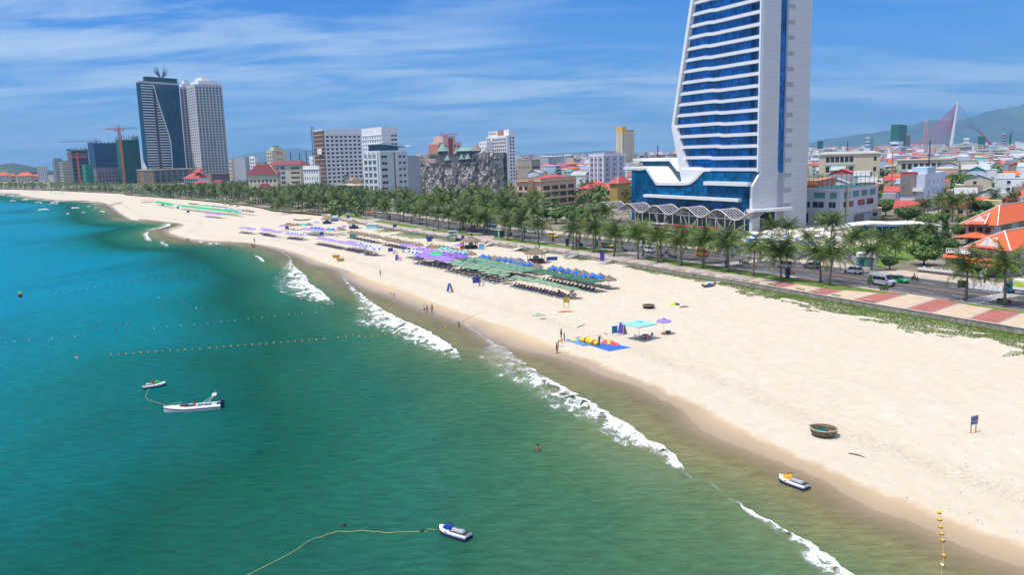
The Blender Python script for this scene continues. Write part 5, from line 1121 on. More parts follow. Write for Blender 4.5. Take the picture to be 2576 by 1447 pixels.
def stall(label,loc,rz,w,m1_,m2_):
    o=thing('drinks_stall',label,'stall',loc,rz);MB().box(-w/2,-.7,0,w/2,.7,1.1).build('counter',m1_,o);MB().box(-w/2,-.6,1.1,w/2,.6,2.0,top=.97).build('window',M('stall_glass',(.4,.5,.52),.2,.2,1.),o);MB().box(-w/2-.15,-.85,2.0,w/2+.15,.85,2.15,top=.94).build('roof',m2_,o)
stall('white and blue cylindrical-looking drinks stall right of the thatched kiosk',G1(cC,972,240),.1,1.7,ltblue,whitep);stall('long white and aqua stall below the promenade, far side',G1(cD,1330,1090),-.25,5.2,M('canvas_aqua',(.35,.62,.68)),whitep);stall('small turquoise stall at the left end of the upper thatched row',G1(cD,1150,1165),0,2.6,teal,thatch)
stall('blue-white stall right of the far thatched kiosk',G1(cD,975,1020),-.3,3.2,sgn_blue,ltblue);stall('red and white drinks cabinet left of the thatched drinks kiosk',G1(cC,775,235),.2,1.2,cRed,cRed)
p=G1(cC,680,158);o=thing('lifeguard_tower','green wooden lifeguard tower with white railing below the promenade','lifeguard tower',p,.25);gw=M('tower_green',(.01,.22,.15),.6,.15,1.);gw2=M('tower_roof',(.18,.48,.42),.6,.1,1.)
for a in(-1,1):
    for b_ in(-1,1):MB().box(a*1.5-.1,b_*1.2-.1,-.1,a*1.5+.1,b_*1.2+.1,1.9).build('leg',gw,o)
MB().box(-1.9,-1.6,1.9,1.9,1.6,2.05).build('platform',gw,o);MB().box(-1.,-.9,2.05,1.2,.9,3.7).build('cabin',gw,o);MB().box(-1.5,-1.35,3.7,1.7,1.35,3.85,top=.94).build('roof',gw2,o);MB().box(-.7,-.93,2.6,.2,-.9,3.5).build('window',glassc,o);MB().box(.3,-.93,2.1,1.0,-.9,3.5).build('door',M('door_pale',(.4,.45,.4),.6,.1,1.),o);MB().box(-.6,-.96,3.35,.6,-.93,3.65).build('sign',cRed,o)
for z_ in(2.35,2.65,2.95):mb=MB().box(-1.9,-1.62,z_,1.9,-1.55,z_+.13).box(-1.92,-1.6,z_,-1.85,1.6,z_+.13).box(1.85,-1.6,z_,1.92,1.6,z_+.13);mb.build('railing',whitep,o)
for x in(-1.88,-.6,.6,1.88):MB().box(x-.04,-1.66,2.05,x+.04,-1.6,3.1).build('rail_post',whitep,o)
def stairs(label,s0,s1,n=8):
    o=thing('beach_stairs',label,'stairs');a0=wp(s0,-.2,0);d=(wp(s1,0,0)-wp(s0,0,0)).normalized();nrm=wnorm(int(np.searchsorted(WL,s0)));N=V3(nrm.x,nrm.y,0)
    for k in range(n):
        z1=2.05-k*.13;q=wp(s0,-.25,0)-N*(k*.42+.1);mb=MB();P0=q;P1=q+d*2.2;P2=P1-N*.44;P3=q-N*.44;mb.slab([V3(v.x,v.y,.6)for v in(P0,P1,P2,P3)],(0,0,1),z1-.6);mb.build('step',kerbm,o)
    for q in(wp(s0,-.2,0),wp(s0,-.2,0)+d*2.25):
        for h_ in(.5,.9):MB().beam((q.x,q.y,2.1+h_),tuple(V3(q.x,q.y,1.0+h_)-N*3.7),.09).build('handrail',whitep,o)
        for k in range(4):v=V3(q.x,q.y,2.1-k*.31)-N*(k*1.1+.1);MB().beam(v,v+V3(0,0,.95),.08).build('baluster',whitep,o)
S0=sof(cB,470,300);stairs('concrete beach stairs with white handrails in the middle of the sea wall',S0,S0-2)
S0=sof(cC,1950,305);o=stairs('second flight of beach stairs with white railings, left of the first',S0+4,S0)
for c,x,y in((cC,1345,225),(cC,1072,185),(cC,1640,250)):
    p=atz(*cp(c,[(x,y)])[0],1.7);s,_=snear(p.x,p.y);N=wnorm(int(np.searchsorted(WL,s)));N=V3(N.x,N.y,0);d=V3(-N.y,N.x,0);o=thing('access_ramp','sloping concrete ramp from the promenade down to the sand near '+['the thatched kiosk','the drinks stall','the small aqua boat'][[1345,1072,1640].index(x)],'ramp')
    q=wp(s,.1,2.06);mb=MB();A=q-d*1.3;B=q+d*1.3;C=B-N*6;D=A-N*6;C.z=D.z=.75;mb.slab([A,B,C,D],(0,0,-1),.3);mb.build('slab',kerbm,o)
wood=M('boat_wood',(.12,.085,.06),.8,.3,1.5);bask=M('basket_weave',(.14,.11,.075),.85,.35,4.,bump=.8,col2=(.22,.18,.12));bdark=M('basket_dark',(.045,.03,.025),.8,.3,3.);byel=M('basket_yellow',(.62,.36,.02),.6,.15,2.)
netg=M('net_green',(.008,.18,.13),.9,.35,6.,bump=1.)
p=G1(cZ2,605,385);basket_boat('large round woven basket boat holding a green net, on the right-hand sand',p,0,bask,1.42,.80)
o=thing('fishing_net','teal green fishing net heaped in the large basket boat','net',p+V3(-.35,.1,.4),0);mb=MB();rows=[]
for i in range(9):
    f=i/8;rows.append([((.95*(1-f**1.5)*(1+.14*math.sin(j*2.1+i)))*math.cos(j*PI/9),(.62*(1-f**1.5)*(1+.14*math.sin(j*1.7+i*2)))*math.sin(j*PI/9),.42*f+.06*math.sin(j*2.5+i*1.3))for j in range(18)])
mb.loft(rows,closed=True);mb.build('heap',netg,o,True)
for i,(a,b_)in enumerate((((-1.45,.45,1.0),(.95,-.35,.72)),((-1.2,.58,1.02),(1.05,-.15,.74)))):o=thing('paddle','long wooden paddle laid across the green net, %s one'%['front','rear'][i],'paddle',p);MB().beam(a,b_,.06).build('shaft',wood,o);MB().beam(b_,tuple(V3(*b_)+(V3(*b_)-V3(*a)).normalized()*.01+V3(.3,-.1,-.03)),.18,.03).build('blade',wood,o)
basket_boat('small dark round basket boat lying right of centre on the open sand',G1(cB,880,808),0,bdark,1.22,.62)
basket_boat('yellow basket boat, left of the pair on the sand',G1(cD,990,1362),0,byel,1.15,.7,inner=bdark);basket_boat('yellow basket boat, right of the pair on the sand',G1(cD,1030,1393),0,byel,1.2,.7,inner=bdark)
def rowboat(label,loc,rz,L,mat,w=1.3):
    o=thing('wooden_boat',label,'boat',loc,rz);n=12;rows=[]
    for i in range(n+1):
        u=i/n*2-1;hw=w/2*max(.02,(1-abs(u)**2.2));sh=.45+.5*abs(u)**2.5;kz=.35*abs(u)**3
        rows.append([(u*L/2,-hw,sh),(u*L/2,-hw*.75,.2+kz),(u*L/2,0,kz),(u*L/2,hw*.75,.2+kz),(u*L/2,hw,sh),(u*L/2,hw*.9,sh),(u*L/2,hw*.65,.27+kz),(u*L/2,0,.1+kz),(u*L/2,-hw*.65,.27+kz),(u*L/2,-hw*.9,sh)])
    MB().loft(rows,closed=True).build('hull',mat,o,True)
    for u in(-.4,0,.4):MB().box(u*L/2-.12,-w*.42,.38,u*L/2+.12,w*.42,.43).build('thwart',mat,o)
rowboat('long dark wooden fishing boat beached left of the promenade end',G1(cD,665,1012),-.25,9.5,wood,1.6);rowboat('old grey wooden boat lying against the sea wall weeds',G1(cB,1510,585),.55,4.4,M('boat_grey',(.16,.16,.17),.8,.3,2.))
o=thing('blue_tarpaulin','bundled blue tarpaulin in the old grey boat by the wall','tarpaulin',G1(cB,1515,580)+V3(0,0,.42),.5);MB().rev([(.5,0),(.62,.12),(.4,.3),(0,.36)],9,sx=1.,sy=.5).build('heap',blue,o)
def flat(label,pts,mat,name,z_=.03,th=.02,cat='tarpaulin'):
    o=thing(name,label,cat);P_=[G1(*q)for q in pts];n=10;A,B,C,D=P_;mb=MB();rows=[]
    for i in range(n+1):
        r=[]
        for j in range(n+1):
            u,v=i/n,j/n;p=A.lerp(B,u).lerp(D.lerp(C,u),v);r.append((p.x+.12*mnoise.noise(V3(p.x,p.y,1)),p.y+.12*mnoise.noise(V3(p.x,p.y,4)),gz(p.x,p.y)+z_+.07*abs(mnoise.noise(V3(p.x*1.6,p.y*1.6,0)))))
        rows.append(r)
    mb.loft(rows);mb.build('sheet',mat,o,True);return o
tarp=M('tarp_blue',(.015,.13,.56),.5,.35,1.5,bump=.5);tarp2=M('tarp_blue_worn',(.10,.22,.52),.6,.5,1.2,bump=.4)
flat('bright blue tarpaulin spread on the sand under the parasail, right sheet',[(cB,240,1192),(cB,470,1262),(cB,700,1222),(cB,500,1182)],tarp,'blue_tarpaulin');flat('worn pale blue tarpaulin, left sheet under the parasail',[(cB,0,1140),(cB,190,1207),(cB,420,1190),(cB,180,1118)],tarp2,'blue_tarpaulin',.02)
pyel=M('parasail_yellow',(.80,.62,.04),.6,.1,1.);pred=M('parasail_red',(.65,.04,.04),.6,.1,1.);porn=M('parasail_coral',(.75,.10,.10),.6,.2,2.)
o=thing('parasail','yellow and red striped parasail gathered in a long roll on the tarpaulin','parasail');a,b_=G1(cB,170,1150),G1(cB,345,1200);
for k in range(9):
    p0=a.lerp(b_,k/9);p1=a.lerp(b_,(k+1)/9);f=math.sin(PI*(k+1)/11);rr_=[.28+.30*f,.30+.30*math.sin(PI*(k+1.6)/11)]
    MB().tube([p0+V3(0,0,rr_[0]*.6),p1+V3(0,0,rr_[1]*.6)],rr_,10).build('stripe',pred if k in(3,7)else pyel,o,True)
def heap(label,p,mat,rx,ry,h,seed,name='parasail_bundle',cat='bundle',parts=1):
    r=random.Random(seed);o=thing(name,label,cat,p)
    for i in range(parts):
        mb=MB();rows=[];dx,dy=(r.uniform(-rx*.7,rx*.7),r.uniform(-ry*.5,ry*.5))if parts>1 else(0,0)
        for q in range(6):
            f=q/5;rows.append([(dx+rx*(1-f**1.6)*r.uniform(.8,1.15)*math.cos(j*PI/7),dy+ry*(1-f**1.6)*r.uniform(.8,1.15)*math.sin(j*PI/7),h*f*r.uniform(.85,1.1))for j in range(14)])
        MB().loft(rows,closed=True).build('fold',mat[i%len(mat)],o,True)
heap('coral red bundle of parasail cloth right of the bending man',G1(cB,450,1180),[porn,porn,pyel],.75,.55,.6,1,parts=4);heap('smaller coral bundle at the right of the blue tarpaulin',G1(cB,520,1195),[porn,pred],.6,.4,.35,2,parts=3);heap('yellow and red sail tip at the left end of the tarpaulin',G1(cB,110,1142),[pyel,pred],.7,.35,.25,3,parts=3);heap('blue bundle at the far edge of the tarpaulin',G1(cB,165,1125),[tarp2],.8,.4,.3,4)
heap('heap of red and green nets and clothes on the sand below the sea wall',G1(cB,1145,775),[cPk,cGn,cNv,M('net_teal',(.05,.3,.22))],.8,.45,.45,5,'net_heap','heap',6);heap('brown tangle of rope right of the net heap',G1(cB,1240,798),[M('rope_brown',(.16,.11,.07),.9,.4,4.)],.9,.35,.25,6,'rope_heap','heap',3)
heap('red-brown driftwood heap below the yellow notice board',G1(cC,1815,865),[M('driftwood_red',(.36,.17,.09),.9,.4,3.)],1.2,.6,.25,7,'driftwood_heap','heap',4);heap('grey-green net mound half buried on the middle sand',G1(cC,1540,905),[M('net_pale',(.32,.38,.32),.9,.3,3.)],1.4,.8,.55,8,'net_heap','net');heap('small brown pile of twigs right of the pale net mound',G1(cC,1585,940),[wood],.6,.25,.15,9,'twig_pile','heap',2)
for a,b_,lb in(((cZ2,795,527),(cZ2,920,557),'long driftwood branch on the sand left of the warning board'),((cC,1930,1025),(cC,2015,995),'thin pale stick on the sand above the parasail'),((cC,2200,1085),(cC,2240,1098),'short dark stick near the teal notice board')):
    A,B=G1(*a),G1(*b_);o=thing('driftwood',lb,'driftwood');MB().tube([A+V3(0,0,.04),A.lerp(B,.5)+V3(.05,.1,.1),B+V3(0,0,.04)],[.05,.06,.03],6).build('branch',wood,o)
mb=MB();rr=random.Random(4)
for i in range(520):
    s=rr.random();q=hit(rr.uniform(1100,2576),rr.uniform(640,1400))
    if not(.4<q.z<1.3):continue
    sz=rr.uniform(.03,.10);
    for j in range(3):th=rr.uniform(0,6.28);d=V3(math.cos(th),math.sin(th),.3)*sz;e=V3(-math.sin(th),math.cos(th),0)*sz*.4;mb.q([q-d+V3(0,0,.03),q-e+V3(0,0,.03),q+d+V3(0,0,.03),q+e+V3(0,0,.05)])
tag(mb.build('weed_flecks',M('dry_weed',(.30,.22,.14),.9,.3,3.)),kind='stuff')
def at0(c,x,y,z_=0.):return atz(*cp(c,[(x,y)])[0],z_)
a,b_=at0(cP,1107,1335,.1),at0(cP,1178,1357,.1);jetski('white jet ski with dark blue cowl moored at the bottom centre of the bay',M('cowl_blue',(.01,.04,.32),.3,.1,1.),(a+b_)/2,math.atan2(a.y-b_.y,a.x-b_.x))
a,b_=at0(cP,1960,1206,.1),at0(cP,2030,1232,.1);jetski('white jet ski with yellow cowl floating in the shallows at right',M('cowl_yellow',(.72,.36,.005),.3,.1,1.),(a+b_)/2,math.atan2(a.y-b_.y,a.x-b_.x))
a,b_=at0(cP,413,969,.1),at0(cP,363,977,.1);m_=(a+b_)/2;ang=math.atan2(a.y-b_.y,a.x-b_.x);jetski('white jet ski with bright green cowl and its rider at left',M('cowl_green',(.02,.42,.06),.3,.1,1.),m_,ang)
person(m_+V3(-.25*math.cos(ang),-.25*math.sin(ang),-.28),'person in orange-red shirt sitting on the green jet ski','ride',skinD,cOr,cBk,ang+PI/2)
a,b_=at0(cP,418,1031,.35),at0(cP,550,1020,.3);m_=(a+b_)/2;m_.z=0;L=6.9;ang=math.atan2(a.y-b_.y,a.x-b_.x);o=thing('speedboat','white open speedboat with dark red stripe and raised rear arch','boat',m_,ang);aqua=M('boat_aqua_floor',(.28,.56,.68),.5,.1,1.);maroon=M('boat_maroon',(.12,.012,.025),.4,.1,1.)
def sheer(name,z0,z1,mat,w=1.0,off=0.,inner=False):
    rows=[];n=18
    for i in range(n+1):
        u=i/n;x=-L/2+L*u;hw=.98*w*(1 if u<.55 else max(.015,1-((u-.55)/.45)**1.9));up=.22*max(0,(u-.5)/.5)**1.5;rows.append((x,hw,up))
    mb=MB();mb.loft([[(x,-hw*.72,z0+up*.4),(x,-hw,z0+(z1-z0)*.6+up),(x,-hw+off,z1+up)]for x,hw,up in rows]);mb.loft([[(x,hw*.72,z0+up*.4),(x,hw,z0+(z1-z0)*.6+up),(x,hw-off,z1+up)]for x,hw,up in rows]);return mb,rows
mb,rows=sheer('hull',-.3,.42,hullw);mb.loft([[(x,-hw*.72,-.3+up*.4),(x,hw*.72,-.3+up*.4)]for x,hw,up in rows]);r0=rows[0];mb.q([(r0[0],-.71,-.3),(r0[0],.71,-.3),(r0[0],.98,.13),(r0[0],.98,.42),(r0[0],-.98,.42),(r0[0],-.98,.13)]);mb.build('hull',hullw,o,True)
mb=MB();[mb.loft([[(x,s*(hw+.012),.26+up),(x,s*(hw+.03),.31+up),(x,s*(hw+.012),.36+up)]for x,hw,up in rows])for s in(-1,1)];mb.build('stripe',maroon,o)
mb=MB();dk=[(x,hw,up)for x,hw,up in rows];[mb.loft([[(x,s*hw,.42+up),(x,s*hw*.97,.56+up),(x,s*hw*(.62 if x<.9 else .0),.60+up),(x,s*hw*(.60 if x<.9 else 0),.56+up)]for x,hw,up in dk])for s in(-1,1)];mb.build('deck',hullw,o,True)
MB().prism([(-3.3,-.6),(.9,-.6),(.9,.6),(-3.3,.6)],.12,.2).build('cockpit_floor',aqua,o);MB().box(-2.9,-.58,.2,-2.3,.58,.5).build('rear_bench',aqua,o);MB().box(-.6,-.5,.2,-.1,.5,.55).build('seat',whitep,o)
MB().slab([(.75,-.62,.62),(.75,.62,.62),(.35,.5,1.0),(.35,-.5,1.0)],(1,0,.6),.03).build('windscreen',glassc,o);MB().prism([(.75,-.5),(1.5,-.35),(1.5,.35),(.75,.5)],.70,.74).build('hatch',maroon,o)
for s in(-1,1):MB().tube([(-1.2,s*.85,.6),(-2.4,s*.75,1.35),(-2.75,s*.55,1.75)],.03,6).build('arch_leg',whitep,o);MB().tube([(3.0,s*.15,.85),(2.3,s*.5,1.0),(1.4,s*.7,.95)],.02,5).build('bow_rail',rimm,o)
MB().box(-3.0,-.6,1.68,-2.5,.6,1.82).build('arch_top',whitep,o);MB().beam((-2.75,0,1.8),(-3.0,0,2.3),.05).build('flag_staff',M('staff_yellow',(.6,.5,.1)),o)
MB().box(-3.95,-.26,.35,-3.42,.26,1.05,top=.8).build('outboard_motor',navy,o);MB().box(-3.8,-.1,-.4,-3.5,.1,.35).build('motor_leg',navy,o)
c_,s_=math.cos(ang),math.sin(ang);person(m_+V3(-.35*c_-.1*s_,-.35*s_+.1*c_,.12),'person in orange shirt steering the white speedboat','sit',skinD,cOr,cBk,ang+PI/2)
ropem=M('rope_pale',(.45,.45,.22),.8,.2,2.);roped=M('rope_dark',(.10,.09,.06),.8,.2,2.)
def rope(label,pts,rad=.03,mat=ropem,z_=.06,name='rope'):
    P_=[]
    for q in pts:v=at0(*q);h=gz(v.x,v.y);v.z=max(z_,h+.03)if h>0 else z_;P_.append(v)
    o=thing(name,label,'rope');C2=catmull([(p.x,p.y)for p in P_],.8);MB().tube([V3(p.x,p.y,max(z_,gz(p.x,p.y)+.03)if gz(p.x,p.y)> -.2 else z_)for p in C2],rad,4).build('line',mat,o)
cS=(1200,1900,.3882)
rope('pale yellow mooring rope trailing left from the blue jet ski',[(cS,*q)for q in((-620,900),(-300,740),(-120,640),(0,552),(90,515),(130,513),(190,482),(310,450),(400,458),(550,442),(650,456),(700,452),(780,468),(900,460),(1100,455),(1190,455),(1210,430),(1290,436))],.022)
rope('thin rope loop between the green jet ski and the speedboat bow',[((500,1380,.2073),*q)for q in((395,660),(350,740),(325,800),(360,860),(480,905),(600,940),(720,985))],.02)
buoyk=M('buoy_black',(.02,.02,.025),.4,.1,1.)
def ball(name,mat,r=.16):
    o=thing(name,'x','buoy');MB().rev([(0,-r*.75),(r*.7,-r*.6),(r,0),(r*.8,r*.55),(r*.3,r*.85),(0,r*.9)],12).build('float',mat,o,True);MB().rev([(r*1.03,-.02),(r*1.08,0),(r*1.03,.02)],12).build('band',roped,o);return Proto(o)
by=ball('float_buoy',M('buoy_yellow',(.75,.42,.02),.45,.1,1.));bw=ball('float_buoy',whitep,.13);br_=ball('float_buoy',M('buoy_red',(.35,.03,.04),.45,.1,1.),.13);bk=ball('float_buoy',buoyk,.22);bo_=ball('float_buoy',M('buoy_orange',(.7,.3,.03)),.24)
bk.put(at0(cS,360,385,.05),0,'black round buoy at the fork of the pale mooring rope');bk.put(at0(cS,1148,442,.05),0,'black round buoy just left of the blue jet ski')
line=[cp(cL,[(x,660-(x-860)*.0655)])[0]for x in range(860,1600,57)]+[cp(cL,[(x,611-(x-1580)*.0768)])[0]for x in range(1620,2530,55)]+[cp(cZ3,[q])[0]for q in((690,957),(820,944),(900,935),(967,920),(1030,932),(1095,932),(1162,929),(1227,923),(1292,915),(1357,907),(1427,903),(1490,897),(1553,890),(1744,868),(1797,860),(1848,848),(1898,838),(1945,826),(1988,813))]
for i,q in enumerate(line):by.put(atz(*q,.08),0,'yellow float of the long near swimming line, %s'%('seaward half' if i<28 else 'landward half'),'yellow floats, '+('seaward half' if i<28 else 'landward half'),1.15 if i%6==4 else .8)
rope('thin dark rope joining the yellow floats of the long near line',[(cP,*line[i])for i in range(0,len(line),3)]+[(cZ3,1988,813),(cZ3,2250,720)],.018,roped)
for i,q in enumerate([(50,568),(112,560),(172,555),(225,548),(380,538),(400,535),(493,525),(580,518),(650,512)]+[(x,457-(x-1190)*.1025)for x in range(1190,2500,52)]):(bw if i%2 else br_).put(at0(cL,*q,.05),0,('white' if i%2 else 'dark red')+' float of the far red and white line',('white' if i%2 else 'dark red')+' floats of the far line',.75)
for x in range(430,1660,62):bw.put(at0(cL,x,184-(x-430)*.148,.05),0,'tiny white float of the farthest line','farthest line of floats',.6)
for i,q in enumerate(((1485,982),(1489,1035),(1496,1090),(1505,1142),(1511,1198),(1520,1322),(1506,1400))):v=hit(*cp(cZ2,[q])[0]);by.put((v.x,v.y,max(.08,v.z+.06)),0,'yellow float on the short line down the right-hand shore, %s from the top'%ordw(i),'floats of the right-hand line')
bw.put(at0(cZ2,1510,1378,.08),0,'white float near the lower end of the right-hand line','floats of the right-hand line');rope('thin rope joining the right-hand yellow floats down the shore',[(cZ2,*q)for q in((1485,982),(1489,1035),(1496,1090),(1505,1142),(1511,1198),(1520,1322),(1506,1400),(1500,1480))],.015,ropem)
bo_.put(at0(cP,193,901),0,'small pale buoy alone left of the yellow float line');o=thing('marker_buoy','yellow-topped dark red marker buoy alone at the left edge of the sea','buoy',at0(cP,51,748));MB().rev([(.2,-.2),(.45,0),(.45,.5),(.3,.8),(0,.85)],12).build('float',maroon,o);MB().rev([(.3,.8),(.32,1.25),(0,1.35)],12).build('top',pyel,o)
for c,x,y,lb,kd,sk,sh,so,rz in(
    (cC,398,878,'person in white shirt and dark shorts walking on the wet sand, left of a trio','walk',skinB,cWh,cBk,PI*.9),(cC,428,882,'shorter person in dark swimwear between the two taller walkers','walk',skinA,None,cBk,PI*.9),(cC,470,888,'person with pink hat, front one at the right of the wet sand group','stand',skinB,None,cPk,PI*.8),(cC,477,872,'person partly hidden behind the pink-hatted one','stand',skinA,None,cBk,PI*.8),
    (cC,95,722,'person in white bending over on the wet sand','bend',skinB,cWh,cBk,-1.2),(cC,1730,1285,'person in pink top and black trousers at the water edge near the parasail','stand',skinD,cPk,cBk,2.2),(cC,1745,1215,'person in orange shorts bending forward behind the pink-shirted person','bend',skinA,cOr,cOr,1.4),(cC,1772,1138,'person in red and yellow vest standing left of the tarpaulin','stand',skinD,cRed,cBk,1.),(cC,1803,1168,'person in blue life vest, white cap and red shorts beside the tarpaulin','stand',skinD,cBl,cRed,1.6),
    (cB,365,1198,'shirtless dark person reaching down over the parasail on the tarpaulin','reach',skinD,None,cBk,.5),(cD,222,1218,'person in yellow walking at the far water edge','walk',skinA,cGn,cBk,1.),(cZ3,1245,328,'person in red swimwear walking on the dry sand','walk',skinA,None,cRed,.4),
    (cB,608,218,'person in black standing on the road edge right of the yellow taxi','stand',skinD,cBk,cBk,PI),(cB,1680,372,'person in long dark clothes standing beside a palm by the crossing','stand',skinD,cBk,cBk,PI),(cC,1885,680,'person sitting upright at the end of the front lounger row','sit',skinD,None,cBk,1.),(cE,1586,660,'person in yellow standing by the water of the inner bay','stand',skinA,cGn,cGn,0)):
    p=G1(c,x,y);person(p,lb,kd,sk,sh,so,rz,hat=(cWh if 'cap' in lb else cPk if 'pink hat' in lb else None))
for i,(c,x,y)in enumerate(((cC,1770,690),(cC,1890,700))):p=G1(c,x,y);person(p+V3(0,0,.32),['person lying on a white towel lounger before the front row','person lying on the last lounger of the front row'][i],'lie',skinB,None,cRed,LD);LO.put(p,LD+PI,'blue-framed lounger set out in the sun, carrying a sunbather, %s'%['left one','right one'][i])
for i,(c,x,y,dz,lb)in enumerate(((cZ1,718,1188,-.95,'shirtless tanned person wading waist-deep with splashing arms, lower centre'),(cZ3,2035,880,-.85,'dark-haired person sitting in the shallows near the buoy line'),(cL,1020,222,-1.3,'bather shoulder-deep, top left of the scattered bathers'),(cL,1232,272,-1.38,'bather near the white-capped one, far group'),(cL,1330,268,-1.38,'pale-capped bather of the far group'),(cL,1430,302,-1.3,'bather between the far pair and the near pair'),(cL,1522,356,-1.2,'white-capped bather, left of the near pair'),(cL,1597,348,-1.25,'dark bather, right of the near pair'),(cL,1249,358,-1.35,'bather floating below the far group'),
        (cL,752,486,-1.25,'leftmost bather of the cluster on the red and white line'),(cL,956,468,-1.25,'bather at the top of the line cluster'),(cL,1005,478,-1.3,'bather at the right of the line cluster'),(cL,898,494,-1.3,'upper of two bathers one above the other'),(cL,898,524,-1.3,'lower of two bathers one above the other'),(cE,238,690,-.9,'bather with yellow ring, far left of the surf'),(cE,502,680,-.8,'bather in yellow, by the far surf'),(cE,740,662,-.4,'dark bather at the far shallows, left of a pair'),(cE,762,660,-.4,'bather at the far shallows, right of a pair'),(cE,1243,778,-1.,'bather in white shirt in the inner bay'),(cE,1276,766,-.6,'bather standing taller in the inner bay'),(cE,1562,748,-.5,'adult bather of the pair in the inner bay'),(cE,1582,738,-.7,'child bather of the pair in the inner bay'),(cE,1140,790,-1.3,'low swimmer in the inner bay'))):
    person(at0(c,x,y,dz),lb,'wade',[skinA,skinD,skinA][i%3],None if i%4 else None,cBk,R.uniform(0,6),1.,hat=cWh if 'white' in lb and 'cap' in lb else None)
for i in range(14):
    x=1040+i*8.5+R.uniform(-3,3);p=hit(*cp(cG,[(x,1362-i*2.2)])[0]);person((p.x,p.y,max(p.z,-.3)),'tiny figure in the group at the far water edge of the bay','walk',skinD,[cWh,cBk,cRed,cBl][i%4],cBk,R.uniform(0,6),group='far group at the water edge')
silver=paint('silver',(.52,.54,.58),.5);grey=paint('grey',(.22,.26,.30),.5);pgreen=paint('green',(.01,.32,.09));pyellow=paint('yellow',(.72,.60,.01));pblue=paint('blue',(.01,.13,.24));porange=paint('orange',(.80,.28,.02));pwhite=paint('white',(.74,.75,.76));predb=paint('red',(.62,.01,.04));pdark=paint('black',(.02,.02,.025));pltb=paint('light_blue',(.10,.40,.62))
def onroad(c,x,y,z_=1.96):p=atz(*cp(c,[(x,y)])[0],z_);return p,wdir(snear(p.x,p.y)[0])
p,a=onroad(cA,785,690);car('suv','silver suv driving on the far lane left of the silver van',silver,4.5,1.85,1.68,'suv').put(p+V3(0,0,0),a)
p,a=onroad(cA,395,640);car('parked_car','grey hatchback half hidden behind a palm on the far lane',grey,4.1,1.72,1.5,'hatch').put(p,a)
p,a=onroad(cA,135,635);car('small_van','silver-grey small van behind the grey advertising box',paint('silver_grey',(.42,.45,.47),.4),3.9,1.65,1.75,'hatch').put(p,a)
p,a=onroad(cA,1215,775);car('taxi','bright green taxi beside the silver van',pgreen,4.1,1.7,1.5,'sedan',cat='taxi').put(p,a+PI)
p,a=onroad(cA,1060,800);van('silver passenger van parked at the kerb before the green taxi',paint('van_silver',(.50,.53,.62),.35)).put(p,a+PI)
TX=car('taxi','yellow taxi on the near lane beside the lawn, right one of two',pyellow,4.1,1.7,1.5,'hatch',cat='taxi');p,a=onroad(cB,460,175);TX.put(p,a+PI);p,a=onroad(cC,1695,118);TX.put(p,a+PI,'yellow taxi partly hidden by a palm, left one of two')
CT=bus('white open electric cart with passengers at the near kerb',pwhite,pwhite,4.2,1.5,2.0,True,'electric_cart');p,a=onroad(cB,880,225);CT.put(p,a+PI);p,a=onroad(cB,850,180);CT.put(p,a+PI,'second white open electric cart behind the first');p,a=onroad(cC,1475,75);CT.put(p,a,'white open electric cart among the palms before the taxi');p,a=onroad(cC,1390,60);CT.put(p,a,'white open cart farther left among the palms')
OC=bus('orange open tourist cart on the far lane before the hotel',porange,porange,4.2,1.5,2.1,True,'tourist_cart');p,a=onroad(cB,1440,265);OC.put(p,a)
p,a=onroad(cC,1055,50);bus('light blue and white minibus behind the green container',pwhite,pltb,7,2.2,2.7,name='minibus').put(p,a+PI)
p,a=onroad(cD,1305,945);car('taxi','orange-red taxi among the palms at the far end of the road',porange,4.1,1.7,1.5,'sedan',cat='taxi').put(p,a+PI)
p,a=onroad(cD,1215,940);car('parked_car','dark green car at the far end of the road',paint('dark_green',(.02,.16,.12)),4.2,1.7,1.5,'sedan').put(p,a+PI)
p,a=onroad(cD,1400,945);car('parked_car','white car right of the orange taxi at the far road end',pwhite,4.2,1.7,1.5,'sedan').put(p,a+PI)
PK=car('parked_car','x',pwhite,4.2,1.7,1.5,'hatch')
for i,(x,y)in enumerate(((705,875),(725,868),(750,880),(690,885))):p,a=onroad(cD,x,y);PK.put(p,a,'small white parked car behind the palms left of the promenade end','white cars parked behind the far palms')
p,a=onroad(cA,2330,885);p=p+V3(.8,-.4,0);o=thing('delivery_truck','teal blue truck with white and lime box at the right edge of the road','truck',p,a)
MB().box(1.6,-.95,.45,3.3,.95,2.1,top=.9).build('cab',pblue,o);MB().slab([(3.22,-.8,1.3),(3.22,.8,1.3),(3.08,.78,2.0),(3.08,-.78,2.0)],(1,0,.2),.06).build('windscreen',glassc,o);MB().box(-3.2,-.9,.7,1.5,.9,.95).build('chassis',pblue,o)
m1=MB().box(-3.2,-1.,.95,1.45,1.,2.9);m1.build('cargo_box',whitec,o);MB().box(-3.0,-1.03,1.6,1.2,-1.0,2.5).build('side_banner',M('banner_lime',(.45,.60,.03),.6,.3,1.),o);MB().box(-3.,1.0,1.6,1.2,1.03,2.5).build('side_banner',M('banner_lime',(.45,.60,.03)),o)
for s in(-1,1):MB().box(3.28,s*.65-.15,.7,3.34,s*.65+.15,.9).build('headlight',lampm,o);MB().box(2.0,s*.93-.02,1.25,2.8,s*.93+.02,1.85).build('window',glassc,o)
wheels(o,(-2.,2.4),.85,.42)
P0,_=onroad(cA,1870,830,2.0);P1,_=onroad(cA,2190,868,2.0);o=thing('banner_fence','long white cloth banner hung low along the far kerb left of the truck','banner');mb=MB();n=24;rows=[]
for i in range(n+1):q=P0.lerp(P1,i/n);w_=.07*math.sin(i*1.9);rows.append([(q.x+w_,q.y,2.05),(q.x-w_,q.y+.05,3.15)])
mb.loft(rows);mb.build('cloth',whitec,o)
